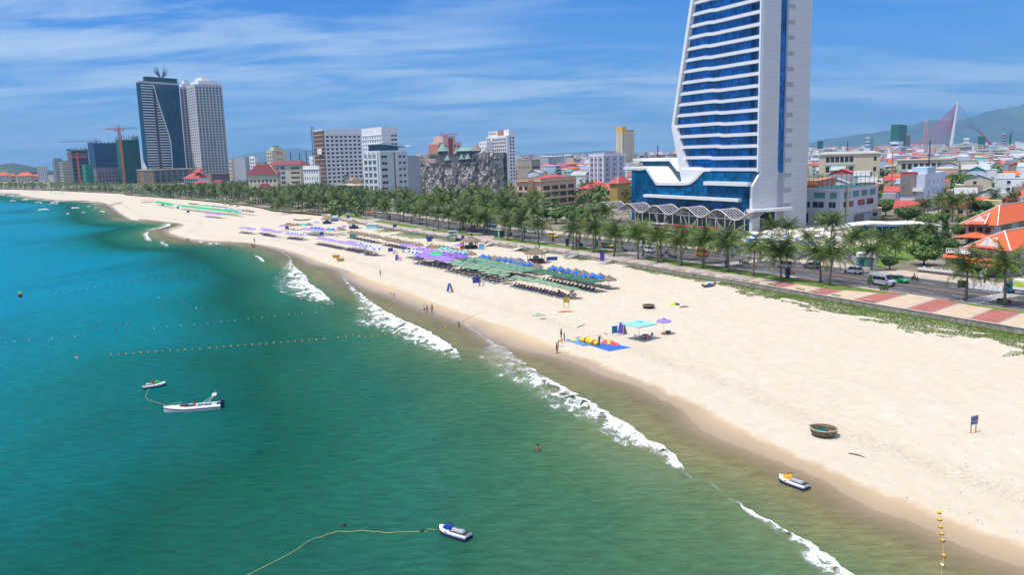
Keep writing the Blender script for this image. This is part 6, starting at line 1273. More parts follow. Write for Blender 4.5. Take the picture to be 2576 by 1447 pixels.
for i in range(0,n+1,6):q=P0.lerp(P1,i/n);MB().box(q.x-.04,q.y+.1,1.95,q.x+.04,q.y+.18,3.3).build('stake',woodpole,o)
mk={k:motorbike('x',m_)for k,m_ in(('red',predb),('dark',pdark),('blue',paint('bike_blue',(.03,.06,.35))))}
def rider(c,x,y,col,lb,away=False,shirt=cNv,hat=cWh,ride=True,rb=None):
    p,a=onroad(c,x,y);a+=0 if away else PI;mk[col].put(p,a,lb+' motorbike')
    if ride:person(p+V3(-.28*math.cos(a),-.28*math.sin(a),-.0),'person in %s top riding the %s motorbike'%(shirt.name.split('_')[1],lb),'ride',skinD,shirt,cBk,a+PI/2,hat=hat)
rider(cA,1368,755,'dark','dark, right of the green taxi',False,cPlum,cNv);rider(cB,1850,340,'blue','blue, at the crossing',False,cBl,cWh);rider(cB,1905,352,'red','red, beside the striped post',False,cWh,cWh);rider(cB,1070,245,'blue','blue, right of the white cart',False,cBl,cWh);rider(cB,148,122,'red','red, by the dark advertising box',False,cNv,cNv);rider(cB,400,150,'dark','dark, left of the yellow taxi',False,cWh,cRed);rider(cC,1940,165,'red','red, above the green bins',False,cBk,cNv,ride=False);rider(cB,640,218,'dark','parked black, beside the standing person',ride=False);rider(cB,1110,280,'red','parked red, at the near kerb',ride=False);rider(cB,1160,288,'dark','parked black, right of the parked red',ride=False);rider(cB,1020,268,'dark','parked dark, between two palms',ride=False);rider(cA,212,700,'red','parked red, behind the grey advertising box',ride=False)
rider(cA,2180,970,'dark','parked plum, under the rightmost palm',ride=False);rider(cA,2225,965,'red','parked red, under the rightmost palm',ride=False);rider(cD,1800,1015,'blue','blue, on the far stretch of the road',False,cBl,cWh);rider(cD,2270,1080,'blue','blue, passing behind the lifeguard tower',False,cBl,cWh);rider(cD,1660,1000,'dark','dark, on the far stretch of the road',False,cWh,cNv)
B0=bus('red open-top style tourist bus with red roof, right of two before the hotel',paint('bus_red',(.55,.02,.06)),predb,8.,2.4,3.7,True,'tourist_bus')
p=atz(*cp(cT2,[(1090,1290)])[0],1.95);a=wdir(snear(p.x,p.y)[0]);B0.put(p,a+PI);p=atz(*cp(cT2,[(785,1262)])[0],1.95);B0.put(p,a+PI,'red open tourist bus with red roof, left of two before the hotel');p=atz(*cp(cT2,[(490,1235)])[0],1.95);bus('white tourist bus with white roof left of the red ones',predb,pwhite,8.,2.4,3.7,True,'tourist_bus').put(p,a+PI)
for i,(x,y)in enumerate(((420,1230),(650,1250),(880,1270),(700,1290),(980,1295),(1260,1300))):
    p=atz(*cp(cT2,[(x,y)])[0],1.95);s,off=snear(p.x,p.y)
    if off>36:PK.put(p,a+R.uniform(-.1,.1),'pale parked car in the forecourt of the tower hotel, half hidden by palms','cars in the hotel forecourt')
def wallmat(nm,c,var=.10,scale=.12,stain=.25,rough=.85):
    if nm in MATS:return MATS[nm]
    m=bpy.data.materials.new(nm);m.use_nodes=True;t=m.node_tree;b=t.nodes['Principled BSDF'];b.inputs['Roughness'].default_value=rough
    src=t.nodes.new('ShaderNodeTexCoord').outputs['Object']
    k=ramp(t,noisen(t,src,scale,6,.65),[(.3,tuple(v*(1-var)for v in c)),(.7,tuple(min(1,v*(1+var))for v in c))])
    st=noisen(t,mapping(t,src,(.9,.9,.12)),1.,6,.65)
    k=mix(t,mathn(t,'MULTIPLY',ramp(t,st,[(.5,0.),(.75,1.)]),stain),k,tuple(v*.45 for v in c))
    t.links.new(k,b.inputs['Base Color']);MATS[nm]=m;return m
wWhite=wallmat('wall_white',(.80,.80,.81));wCream=wallmat('wall_cream',(.62,.55,.40));wGrey=wallmat('wall_grey',(.36,.38,.42));wBlue=wallmat('wall_pale_blue',(.40,.55,.66));wPeach=wallmat('wall_peach',(.70,.47,.33));wBrown=wallmat('wall_brown',(.30,.19,.11));wConc=wallmat('wall_concrete',(.25,.23,.22),.3,.3,.5);wBrick=wallmat('wall_brick_red',(.26,.06,.05));wLilac=wallmat('wall_lilac',(.42,.40,.52));wYel=wallmat('wall_yellow',(.62,.50,.25));wMint=wallmat('wall_mint',(.40,.60,.54));wPink=wallmat('wall_pink',(.60,.42,.36));wTerr=wallmat('wall_terracotta',(.45,.20,.13));wLav=wallmat('wall_mauve',(.28,.22,.27));wGW=wallmat('wall_green_white',(.55,.62,.62))
rRed=wallmat('roof_red',(.42,.07,.07),.2,.5,.2);rOr=wallmat('roof_orange_tile',(.60,.11,.035),.18,1.5,.15);rMar=wallmat('roof_maroon',(.20,.045,.06),.2,.5,.2);rTin=wallmat('roof_tin',(.36,.38,.40),.25,.5,.3);rTeal=wallmat('roof_teal',(.10,.32,.30),.2);rOld=wallmat('roof_old_tile',(.13,.10,.09),.35,1.2,.4);rWh=wallmat('roof_white',(.70,.72,.74),.08)
gDark=M('window_dark',(.025,.03,.045),.15,.4,.5,spec=.6,rnd=.7);gTeal=M('glass_teal',(.012,.07,.11),.12,.3,.15,spec=.7);gBlue2=M('window_blue',(.03,.10,.20),.15,.4,.3,spec=.6,rnd=.5)
def gridglass(nm,c,sx,sz,line=(.01,.02,.04),off=.5):
    m=bpy.data.materials.new(nm);m.use_nodes=True;t=m.node_tree;b=t.nodes['Principled BSDF'];b.inputs['Roughness'].default_value=.12;b.inputs['Specular IOR Level'].default_value=.4
    src=t.nodes.new('ShaderNodeTexCoord').outputs['Object'];sp=t.nodes.new('ShaderNodeSeparateXYZ');t.links.new(src,sp.inputs[0])
    cb_=t.nodes.new('ShaderNodeCombineXYZ');t.links.new(mathn(t,'ADD',sp.outputs[0],sp.outputs[1]),cb_.inputs[0]);t.links.new(sp.outputs[2],cb_.inputs[1])
    br=t.nodes.new('ShaderNodeTexBrick');br.offset=0;br.inputs['Scale'].default_value=1;br.inputs['Brick Width'].default_value=sx;br.inputs['Row Height'].default_value=sz;br.inputs['Mortar Size'].default_value=.05;br.inputs['Bias'].default_value=-.2
    br.inputs['Color1'].default_value=(*c,1);br.inputs['Color2'].default_value=(*[v*.42 for v in c],1);br.inputs['Mortar'].default_value=(*line,1);t.links.new(cb_.outputs[0],br.inputs['Vector'])
    big=noisen(t,src,.12,4,.6);k=mix(t,1.,br.outputs[0],ramp(t,big,[(.35,.55),(.6,1.1)]),'MULTIPLY');t.links.new(k,b.inputs['Base Color']);MATS[nm]=m;return m
class Bld:
    def __init__(s,name,label,c,xc,yb,xL,xR,yt,a,wall,D=None,cat='building',group=None,solid=True,ytR=None):
        P=cp(c,[(xc,yb),(xL,yb),(xR,yb),(xc,yt)])
        if D is None:q=atz(*P[0],1.9);D=q.y
        else:q=atY(*P[0],D)
        s.C=V3(q.x,D,1.9);a=math.radians(a);s.e1=V3(-math.cos(a),math.sin(a),0);s.e2=V3(math.sin(a),math.cos(a),0)
        def ln(p,e):d=ray(*p);k=d.x/d.y;return(k*s.C.y-s.C.x)/(e.x-k*e.y)
        s.L1=max(.5,ln(P[1],s.e1))if xL<xc else 6.;s.L2=ln(P[2],s.e2)if xR>xc else 12.
        if s.L2<0 or s.L2>200:s.L2=20.
        s.H=atY(*P[3],D).z-1.9;s.a=a
        s.r=thing(name,label,cat,s.C,-a,group);s.wall=wall
        if solid:s.box(0,1,0,1,0,s.H,wall,'wall')
    def box(s,u0,u1,v0,v1,z0,z1,m,name='wall',top=1.,o=0.):
        return MB().box(-s.L1*(1-u0)-o,v0*s.L2-o,z0,-s.L1*(1-u1)+o,v1*s.L2+o,z1,top=top).build(name,m,s.r)
    def fr(s,face):
        if face=='A':return Matrix.Translation((-s.L1,0,0)),s.L1
        return Matrix.Rotation(PI/2,4,'Z'),s.L2
    def win(s,face,u0,u1,n,z0,z1,m,w,h,mat=None,frame=None,name='window',cap=100,sill=False,skip=None):
        Mx,L=s.fr(face);mb=MB();mb.box(-w/2,-.06,0,w/2,.03,h,0)
        if frame:mb.box(-w/2-.12,-.16,-.12,w/2+.12,.0,0,1).box(-w/2-.12,-.16,h,w/2+.12,.0,h+.12,1).box(-.04,-.09,0,.04,0,h,1)
        if sill:mb.box(-w/2-.2,-.35,-.25,w/2+.2,0,-.12,1)
        me=mb.mesh(name,[mat or gDark,frame or wWhite]);rest=MB();cnt=0
        for j in range(m):
            for i in range(n):
                if skip and skip(i,j):continue
                x=L*(u0+(u1-u0)*(i+.5)/n);z_=z0+(z1-z0)*(j+.5)/m-h/2;q=Mx@V3(x,0,z_)
                if cnt<cap:o=obj(name,me,s.r,q);o.rotation_euler=Mx.to_euler()
                else:
                    T=Matrix.Translation(q)@Mx.to_3x3().to_4x4();rest.box(-w/2,-.06,0,w/2,.03,h,0,mat=T)
                cnt+=1
        if rest.v:tag(rest.build(name,mat or gDark,s.r),kind='stuff')
    def band(s,z0,z1,m,out=.3,name='cornice',u0=0,u1=1,v0=0,v1=1):
        return s.box(u0,u1,v0,v1,z0,z1,m,name,o=out)
    def balc(s,face,u0,u1,z,m,d=1.4,h=1.,name='balcony',rail=None):
        Mx,L=s.fr(face);x0,x1=L*u0,L*u1;mb=MB();mb.box(x0,-d,z-.18,x1,0,z,mat=Mx);mb.box(x0,-d,z,x1,-d+.12,z+h,mat=Mx);mb.box(x0,-d,z,x0+.1,0,z+h,mat=Mx);mb.box(x1-.1,-d,z,x1,0,z+h,mat=Mx);return mb.build(name,m,s.r)
    def hip(s,m,h,over=.6,ridge=.45,name='roof',z=None,u0=0,u1=1,v0=0,v1=1,trim=None):
        z=s.H if z is None else z;x0,x1=-s.L1*(1-u0)-over,-s.L1*(1-u1)+over;y0,y1=v0*s.L2-over,v1*s.L2+over;cx,cy=(x0+x1)/2,(y0+y1)/2
        if x1-x0>y1-y0:r=(x1-x0)/2*ridge;A,B=(cx-r,cy,z+h),(cx+r,cy,z+h)
        else:r=(y1-y0)/2*ridge;A,B=(cx,cy-r,z+h),(cx,cy+r,z+h)
        c=[(x0,y0,z),(x1,y0,z),(x1,y1,z),(x0,y1,z)];mb=MB();mb.q(c[::-1])
        if x1-x0>y1-y0:mb.q([c[0],c[1],B,A]);mb.q([c[1],c[2],B]);mb.q([c[2],c[3],A,B]);mb.q([c[3],c[0],A])
        else:mb.q([c[0],c[1],A]);mb.q([c[1],c[2],B,A]);mb.q([c[2],c[3],B]);mb.q([c[3],c[0],A,B])
        o=mb.build(name,m,s.r)
        if trim:
            hb=MB()
            for q in([(c[0],A),(c[1],B),(c[2],B),(c[3],A),(A,B)]if x1-x0>y1-y0 else[(c[0],A),(c[1],A),(c[2],B),(c[3],B),(A,B)]):hb.beam(V3(*q[0])+V3(0,0,.05),V3(*q[1])+V3(0,0,.08),.28,.2)
            obj('ridge_tiles',hb.mesh('ridge_tiles',trim),o)
        return o
    def parapet(s,m,h=1.,t=.25,name='parapet'):
        z=s.H;x0,y1=-s.L1,s.L2;mb=MB();mb.box(x0,0,z,0,t,z+h).box(x0,y1-t,z,0,y1,z+h).box(x0,t,z,x0+t,y1-t,z+h).box(-t,t,z,0,y1-t,z+h);return mb.build(name,m,s.r)
B=Bld('tower_hotel','very tall white and blue glass hotel tower with leaning side and podium, right of centre',cP,1906,575,1590,2024,-200,63,wGrey,D=292,solid=False,cat='hotel')
def plane(px,py,nrm,p0):
    d=ray(px,py);t_=(V3(*p0)-V3(0,0,HC)).dot(nrm)/d.dot(nrm);return V3(0,0,HC)+d*t_
def pA(c,x,y,y0=0.):
    px,py=cp(c,[(x,y)])[0];q=plane(px,py,B.e2,B.C+B.e2*y0)-B.C;return q.dot(-B.e1),q.z
def pB(c,x,y,x0=0.):
    px,py=cp(c,[(x,y)])[0];q=plane(px,py,-B.e1,B.C-B.e1*x0)-B.C;return q.dot(B.e2),q.z
tglass=gridglass('tower_glass',(.010,.20,.62),1.25,1.6);pglass=gridglass('podium_glass',(.005,.14,.34),1.5,1.9);lightpanel=wallmat('tower_white',(.76,.78,.80),.04,.1,.06)
pan=bpy.data.materials.new('tower_panel');pan.use_nodes=True;t=pan.node_tree;b=t.nodes['Principled BSDF'];b.inputs['Roughness'].default_value=.5;src=t.nodes.new('ShaderNodeTexCoord').outputs['Object']
sp=t.nodes.new('ShaderNodeSeparateXYZ');t.links.new(src,sp.inputs[0]);cb_=t.nodes.new('ShaderNodeCombineXYZ');t.links.new(mathn(t,'ADD',sp.outputs[0],sp.outputs[1]),cb_.inputs[0]);t.links.new(sp.outputs[2],cb_.inputs[1])
br=t.nodes.new('ShaderNodeTexBrick');br.inputs['Scale'].default_value=1;br.inputs['Brick Width'].default_value=7.5;br.inputs['Row Height'].default_value=1.5;br.inputs['Mortar Size'].default_value=.035;br.offset=.5
br.inputs['Color1'].default_value=(.66,.65,.67,1);br.inputs['Color2'].default_value=(.62,.61,.63,1);br.inputs['Mortar'].default_value=(.45,.44,.46,1);t.links.new(cb_.outputs[0],br.inputs['Vector']);t.links.new(br.outputs[0],b.inputs['Base Color'])
Ht=128.;kx,kz=pA(cT1,600,1325);tx,tz=pA(cT1,800,0);bx_,bz_=pA(cT2,800,680);sl=(tx-kx)/(tz-kz);xt=kx+sl*(Ht-kz);zP=pA(cT2,1680,515)[1]
z1=pA(cT1,1505,1400)[1];z0=pA(cT1,1525,115)[1];pitch=(z0-z1)/10
MB().slab([(kx+.3,.9,kz),(xt+.3,.9,Ht),(-.4,.9,Ht),(-.4,.9,zP-.5),(bx_+1,.9,zP-.5)],(0,1,0),20.5).build('glass_facade',tglass,B.r)
stepx=[pA(cT1,x,y)[0]for x,y in((1105,1400),(1110,1280),(1085,1165),(1070,1045),(1040,935),(1000,815),(975,695),(960,575),(965,455),(985,330),(1000,205),(1020,75))]
low=[pA(cT2,x,y)[0]for x,y in((1225,205),(1120,345),(1010,475))]
def leftx(z_):return kx+sl*(z_-kz)if z_>kz else kx+(bx_-kx)*(kz-z_)/(kz-bz_)
k=-3
while z1+k*pitch<Ht-1:
    zc=z1+k*pitch;sx_=low[-1-k]if k<0 and False else(low[2-(k+3)]if k<0 else stepx[k]if k<len(stepx)else stepx[-1]+(k-len(stepx)+1)*.5)
    th=.22*pitch;lx=leftx(zc)+.9;st_=.085*pitch
    P0=[(lx,-.35,zc-th/2+st_),(lx,-.35,zc+th/2+st_),(sx_-1.6,-.35,zc+th/2+st_),(sx_+1.2,-.35,zc+th/2),(-.3,-.35,zc+th/2),(-.3,-.35,zc-th/2),(sx_+1.2,-.35,zc-th/2),(sx_-1.6,-.35,zc-th/2+st_)]
    MB().slab(P0,(0,1,0),1.6).build('balcony_band',lightpanel,B.r)
    P1=[(x,.12,z_+(th*.95 if i in(1,2,3,4)else th))for i,(x,y,z_)in enumerate(P0)];MB().slab([(lx,.1,zc+th/2+st_),(lx,.1,zc+th/2+st_+.35),(sx_-1.6,.1,zc+th/2+st_+.35),(sx_+1.2,.1,zc+th/2+.35),(-.3,.1,zc+th/2+.35),(-.3,.1,zc+th/2),(sx_+1.2,.1,zc+th/2),(sx_-1.6,.1,zc+th/2+st_)],(0,1,0),.3).build('band_cap',wallmat('tower_grey',(.42,.44,.50)),B.r)
    k+=1
w_=1.7;MB().slab([(kx,-.9,kz),(xt,-.9,Ht),(xt+w_,-.9,Ht),(kx+w_,-.9,kz+.6)],(0,1,0),22.5).build('side_fin',lightpanel,B.r)
MB().slab([(kx+.02,-.92,kz+.4),(kx+w_+.3,-.92,kz+1.0),(bx_+w_*1.9,-.92,zP),(bx_+.3,-.92,bz_)],(0,1,0),22.4).build('side_fin',lightpanel,B.r)
MB().box(-.55,-.5,zP,.12,.88,Ht).build('corner_fin',lightpanel,B.r)
MB().box(xt-.1,-.5,Ht,.2,22.5,Ht+1.5).build('parapet',lightpanel,B.r)
D2=pB(cT1,2010,1200)[0];wa=pB(cT1,1705,1200)[0];wb=pB(cT1,1738,1200)[0];wc=pB(cT1,1770,1200)[0]
MB().box(-6,.9,0,.0,wa,Ht).build('side_wall',pan,B.r);MB().box(-6,wa,0,-.5,wc,Ht).build('window_recess',wallmat('tower_grey',(.42,.44,.50)),B.r);MB().box(-6,wc,0,.55,D2,Ht+2).build('side_wall',pan,B.r)
zz_=pB(cT2,1920,470)[1];pw=(pB(cT1,1720,1150)[1]-pB(cT1,1720,1275)[1])
me=MB().box(-.12,0,0,.0,wb-wa,pw*.80).mesh('slit_window',gTeal);kk=0
while zz_+kk*pw<Ht-2:obj('slit_window',me,B.r,(-.45,wa+.1,zz_+kk*pw));kk+=1
me=MB().box(0,0,0,.03,(D2-wc)*.28,pw*.36).mesh('vent_panel',wallmat('tower_vent',(.42,.41,.45)))
for kk in range(-3,24):
    z_=zz_+kk*pw*1.28+2
    if 4<z_<Ht-3:obj('vent_panel',me,B.r,(.56,wc+.02,z_))
e=3.2;zs=pA(cT2,1630,690,-3.)[1]
MB().slab([(0.02,.9,zP),(.02,-e,zs),(.02,-e,0),(.02,wa-.3,0),(.02,wa-.3,zs*1.0+.5),(.02,wa+.6,zP)],(-1,0,0),1.2).build('flared_wall',pan,B.r)
MB().slab([(.30,.9,zP+.2),(.30,-e-.1,zs),(.30,-e-.1,0),(.30,-e+.5,0),(.30,-e+.5,zs+.1),(.30,1.5,zP+.2)],(-1,0,0),.9).build('corner_fin',lightpanel,B.r)
pl=[pA(cT2,x,y,-e)for x,y in((188,960),(188,500),(365,500),(485,675),(800,684),(880,672),(955,615),(1000,560),(1045,518))]
pts=[(pl[0][0],-e,0)]+[(x,-e,z_)for x,z_ in pl[1:]];ztop=pts[-1][2];zdk=(pl[3][1]+pl[4][1])/2
MB().slab(pts+[(-.9,-e,ztop),(-.9,-e,0)],(0,1,0),3.9).build('podium_glass',pglass,B.r)
MB().box(pts[0][0]+.2,.72,0,-6.1,20,zdk-.4).build('podium_block',pglass,B.r);MB().box(pts[0][0]+.05,.72,zdk-.4,pl[2][0],20,pl[1][1]).build('podium_block',pglass,B.r)
out=[pA(cT2,x,y,-e)for x,y in((105,485),(365,485),(485,668),(800,672),(880,660),(955,603),(1000,548),(1045,508))]
def ribbon(P_,th,y0,y1,name):
    for i in range(len(P_)-1):
        (xa,za),(xb,zb)=P_[i],P_[i+1];d=math.hypot(xb-xa,zb-za);nx_,nz_=(-(zb-za)/d*th,(xb-xa)/d*th)
        MB().slab([(xa-(xb-xa)/d*.05,y0,za),(xb+(xb-xa)/d*.05,y0,zb),(xb+nx_,y0,zb+nz_),(xa+nx_,y0,za+nz_)],(0,1,0),y1-y0).build(name,lightpanel,B.r)
ribbon(out[:2],1.1,-e-.6,20,'roof_slab');ribbon(out[1:4],1.15,-e-.5,17,'stair_slab');ribbon(out[3:],1.0,-e-.4,.9,'scoop_edge')
sc2=[pA(cT2,x,y,-1.)for x,y in((770,480),(1035,490),(1045,512),(1000,555),(955,610),(880,668),(800,680))];MB().slab([(x,-1.6,z_)for x,z_ in sc2],(0,1,0),2.4).build('scoop_panel',lightpanel,B.r)
up=[pA(cT2,x,y,8.)for x,y in((320,640),(320,388),(640,388),(730,510),(775,510),(780,660))];MB().slab([(x,8.,z_)for x,z_ in up],(0,1,0),12).build('upper_glass',gTeal,B.r)
o2=[pA(cT2,x,y,7.)for x,y in((215,388),(640,384),(735,505),(775,505))];ribbon(o2,1.2,6.5,20,'roof_slab')
for(x0,y0,x1,y1,hh)in((1030,672,1550,678,1.9),(325,815,1440,858,1.5)):
    a_,b_=pA(cT2,x0,y0,-e-1.8),pA(cT2,x1,y1,-e-1.8);MB().box(a_[0],-e-1.8,(a_[1]+b_[1])/2,b_[0],-e-.05,(a_[1]+b_[1])/2+hh*.75).build('white_ledge',lightpanel,B.r)
for i in range(7):x=pts[0][0]+3+i*(-pts[0][0]-8)/6;MB().box(x-.35,-e-.12,7,x+.35,-e-.02,zdk-2).build('glass_pier',tglass,B.r)
MB().box(pts[0][0]+2,-e-.10,.2,-2,-e-.02,7.2).build('entrance_glazing',gDark,B.r)
for i in range(14):x=pts[0][0]+3+i*(-pts[0][0]-6)/13;MB().box(x-.15,-e-.35,0,x+.15,-e-.12,7.2).build('mullion',lightpanel,B.r)
MB().box(-1,-e-1.5,6.8,3.,wa+5,7.9).build('side_canopy',lightpanel,B.r);MB().box(.06,1.,.2,.2,wa-1,6.6).build('side_door',gDark,B.r)
for(x0,y0,x1,y1)in((490,612,780,616),(115,462,340,462)):
    a_,b_=pA(cT2,x0,y0+50 if y0>500 else y0+15,-e),pA(cT2,x1,y1+50 if y0>500 else y1+15,-e)
    for k in range(13):x=a_[0]+(b_[0]-a_[0])*k/12;MB().box(x-.05,-e-.3,a_[1]+.3,x+.05,-e-.22,a_[1]+1.6).build('rail_post',lampw,B.r)
    MB().box(a_[0],-e-.3,a_[1]+1.55,b_[0],-e-.22,a_[1]+1.65).build('handrail',lampw,B.r)
lat=M('canopy_steel',(.62,.60,.56),.4,.05,1.);o=thing('wave_canopy','long undulating white lattice canopy in front of the tower hotel','canopy',B.C,-B.a)
y0=-17.;c1,c4=pA(cT2,330,880,y0+8),pA(cT2,1400,935,y0+8);lam=(c4[0]-c1[0])/3;am=1.6;zc=(c1[1]+c4[1])/2-am;xs0,xs1=c1[0]-lam*1.55,c4[0]+lam*.98
def wz(x,y):return zc+am*math.cos(2*PI*(x-c1[0]+.16*(y-y0))/lam)
for j in range(7):y=y0+j*9/6;MB().tube([(xs0+(xs1-xs0)*i/90,y,wz(xs0+(xs1-xs0)*i/90,y))for i in range(91)],.2 if j in(0,6)else .09,5).build('long_rib',lat,o)
mb=MB();n=int((xs1-xs0)/1.7)
for i in range(n+1):x=xs0+(xs1-xs0)*i/n;mb.beam((x,y0,wz(x,y0)),(x,y0+9,wz(x,y0+9)),.15)
tag(mb.build('cross_ribs',lat,o),kind='stuff')
m1=MB();n=90;m1.loft([[(xs0+(xs1-xs0)*i/n,y0+j*9/4,wz(xs0+(xs1-xs0)*i/n,y0+j*9/4)-.12)for i in range(n+1)]for j in range(5)]);gl=bpy.data.materials.new('canopy_glass');gl.use_nodes=True;t=gl.node_tree;b=t.nodes['Principled BSDF'];b.inputs['Base Color'].default_value=(.02,.03,.08,1);b.inputs['Roughness'].default_value=.1
tr=t.nodes.new('ShaderNodeBsdfTransparent');mx=t.nodes.new('ShaderNodeMixShader');mx.inputs[0].default_value=.72;t.links.new(tr.outputs[0],mx.inputs[1]);t.links.new(b.outputs[0],mx.inputs[2]);t.links.new(mx.outputs[0],t.nodes['Material Output'].inputs[0]);m1.build('glazing',gl,o,True)
for i in range(5):
    x=c1[0]+lam*(i-1);z_=zc-1.6
    for dx in(-2.6,2.6):MB().beam((x+dx*.4,y0+3,0),(x+dx*1.6,y0+3,z_+.2),.38).build('column',lat,o)
    MB().beam((x-lam*.45,y0+3,z_-.1),(x+lam*.45,y0+3,z_-.1),.45).build('beam',lat,o)
B=Bld('peach_hotel','peach four-storey hotel with balconies and flat roof before the almond trees',cK,935,1115,655,1350,800,36,wPeach,cat='hotel');H=B.H
f=H/3.75;B.parapet(wallmat('wall_peach_old',(.46,.33,.24),.3,.4,.5),1.6)
for k in range(3):
    z=.6+k*f;B.balc('B',.02,.97,z+.3,wPeach,1.7,.8);B.win('B',.04,.96,4,z+.3,z+f,1,B.L2*.17,f*.6,gDark,wBrown);B.balc('A',.02,.50,z+.3,wPeach,1.3,.8);B.win('A',.05,.50,2,z+.3,z+f,1,2.2,f*.55,gDark,wBrown);B.win('A',.76,.86,1,z+.3,z+f,1,1.0,f*.4,gDark,wBrown)
    for u in(.25,.5,.75):Mx,L=B.fr('B');MB().box(L*u-.25,-1.9,z,L*u+.25,-1.65,z+1.5,mat=Mx).build('balcony_pier',wPeach,B.r)
B.band(H-.35,H,wPeach,.9,'eave');B.box(.52,.72,-.02,.02,0,H+.6,wBrown,'stair_shaft',o=.15)
B.hip(rRed,2.2,.4,.5,z=H+.4,u0=-.05,u1=.7,v0=.45,v1=1.)
B=Bld('hotel_annex','lower peach annex with plain walls right of the peach hotel',cK,1480,1060,1370,1740,890,30,wPeach,cat='building');B.win('B',.1,.9,3,1,B.H-.6,2,2.,1.4,gDark,wBrown);B.hip(rRed,2.6,.8)
B=Bld('red_roof_house','pink house with wide bright red hipped roof left of the glass podium',cK,1740,1040,1545,1990,910,38,wPink,cat='house');B.win('B',.1,.9,3,2.5,B.H-.3,1,2.6,2.,gDark,wBrown);B.hip(rRed,4.2,1.1,.5,trim=wallmat('ridge_pink',(.6,.3,.28)))
B=Bld('yellow_gable_house','ochre house with red gable roof behind the pink house',cK,1830,980,1740,1990,830,38,wallmat('wall_ochre',(.40,.29,.08)),D=430,cat='house');B.win('B',.2,.9,2,3,B.H-.5,1,1.6,1.8,gDark,wWhite);B.hip(rRed,3.4,.8,.3,trim=wPink)
B=Bld('red_roof_restaurant','low restaurant under a large flat crimson roof among the palms',cK,560,1210,340,780,1150,40,wBlue,cat='restaurant');B.hip(rRed,1.6,1.6,.6);B.win('A',.05,.95,5,.4,B.H-.2,1,2.4,1.8,gTeal,wWhite)
B=Bld('lilac_hotel','grey-lilac hotel with white pilasters left of the tower podium',cK,1665,830,1502,1922,505,40,wLilac,D=600,cat='hotel');H=B.H;f=H/7.6
for u in(.02,.35,.6,.97):Mx,L=B.fr('A');MB().box(L*u-.4,-.35,0,L*u+.4,0,H+1,mat=Mx).build('pilaster',wWhite,B.r)
for u in(.01,.33,.66,.98):Mx,L=B.fr('B');MB().box(L*u-.45,-.35,0,L*u+.45,0,H+1,mat=Mx).build('pilaster',wWhite,B.r)
B.win('A',.05,.98,3,.5,H-.8,7,1.5,f*.5,gDark,wWhite);B.win('B',.04,.96,3,.5,H-.8,7,1.7,f*.5,gDark,wWhite);B.parapet(wWhite,1.2);B.box(.2,.8,.2,.6,H,H+2.6,wGrey,'roof_room');textobj('HOTEL',2.2,redt,B.r,(0.3,B.L2*.62,H+1.6),(PI/2,0,PI/2))
B=Bld('yellow_tower','slim cream apartment tower with orange-yellow top, left of the big tower',cK,1888,620,1818,2030,232,42,wCream,D=1150,cat='apartment tower');H=B.H
B.win('B',.02,.98,6,3,H-1,15,1.5,1.7,gDark,cap=90);B.win('A',.3,.9,1,3,H-1,15,1.3,1.7,gDark);B.box(0,1,0,.35,H,H+H*.15,M('wall_orange_top',(.72,.42,.10),.8),'orange_top');B.box(0,1,.35,1,H,H+H*.08,wCream,'roof_room');B.win('B',.4,.95,3,H,H+H*.08,1,3,2,gDark)
B=Bld('white_hotel','white stepped hotel with dense dark windows behind the rock castle',cK,535,640,300,636,262,68,wWhite,D=900,cat='hotel');H=B.H
B=Bld('white_hotel','bright white stepped hotel with a grid of dark windows, right of the rock castle',cK,535,640,305,636,285,30,wWhite,D=905,cat='hotel')if False else B
B.win('A',.30,.98,7,3,H-2,12,B.L1*.062,2.7,gDark,cap=100);B.win('A',.03,.22,2,3,H-1,13,B.L1*.06,2.1,gDark);B.win('B',.3,.95,2,3,H-1,13,1.9,2.,gBlue2);B.box(.1,.55,.05,.95,H,H+5.5,wWhite,'upper_storey');B.win('A',.12,.5,4,H+1,H+5.5,1,2.,2.2,gDark);B.box(.55,.75,.1,.8,H,H+6,wTerr,'brick_room');B.box(.75,1,.3,.98,H,H+6.5,wWhite,'upper_storey')
B=Bld('white_hotel','lower left step of the white hotel seen beside the castle spires',cK,300,640,215,372,330,68,wWhite,D=915,cat='hotel');B.win('A',.05,.95,3,3,B.H-1,10,2.2,2.,gDark)
B=Bld('beige_block','blank beige concrete block right of the white stepped hotel',cK,822,665,650,925,560,45,wallmat('wall_beige',(.36,.33,.28)),D=760,cat='building');B.win('A',.1,.9,5,2,B.H-1,2,.8,2.,gDark);B.win('B',.1,.9,3,2,B.H-1,2,2.5,2.2,gDark);B.parapet(wConc)
B=Bld('long_grey_building','long low grey building on the skyline with trees above it',cK,1020,560,845,1205,515,48,wGrey,D=1300,cat='building');B.win('B',.05,.95,8,2,B.H-1,1,3,3,gDark);B.hip(rTin,1.5,.5,.8)
cS1=(1580,520,.16584)
B=Bld('brick_hotel','brown and cream hotel with red letters on its roof behind the rock castle',cS1,800,700,575,1325,205,55,wPink,D=950,cat='hotel');H=B.H;B.box(0,1,-.01,.02,H*.72,H*.95,wTerr,'brick_panel',o=.08)
B.win('A',.1,.95,3,3,H-2,8,3,2.2,gDark,wWhite);B.win('B',.05,.4,2,3,H-2,8,2.6,2.2,gDark);B.win('B',.65,.95,2,3,H-2,8,2.6,2.2,gDark);Mx,L=B.fr('B');MB().box(L*.44,-.4,0,L*.62,.1,H+4.5,mat=Mx).build('brick_shaft',wBrick,B.r);B.box(.0,1.,.2,.75,H,H+7,wPink,'roof_block');textobj('ROYAL HOTEL',3.4,redt,B.r,(-.1,B.L2*.48,H+9.),(PI/2,0,PI/2-.2),ext=.2);B.box(.4,.6,.35,.6,H+7,H+8,redp,'sign_base')
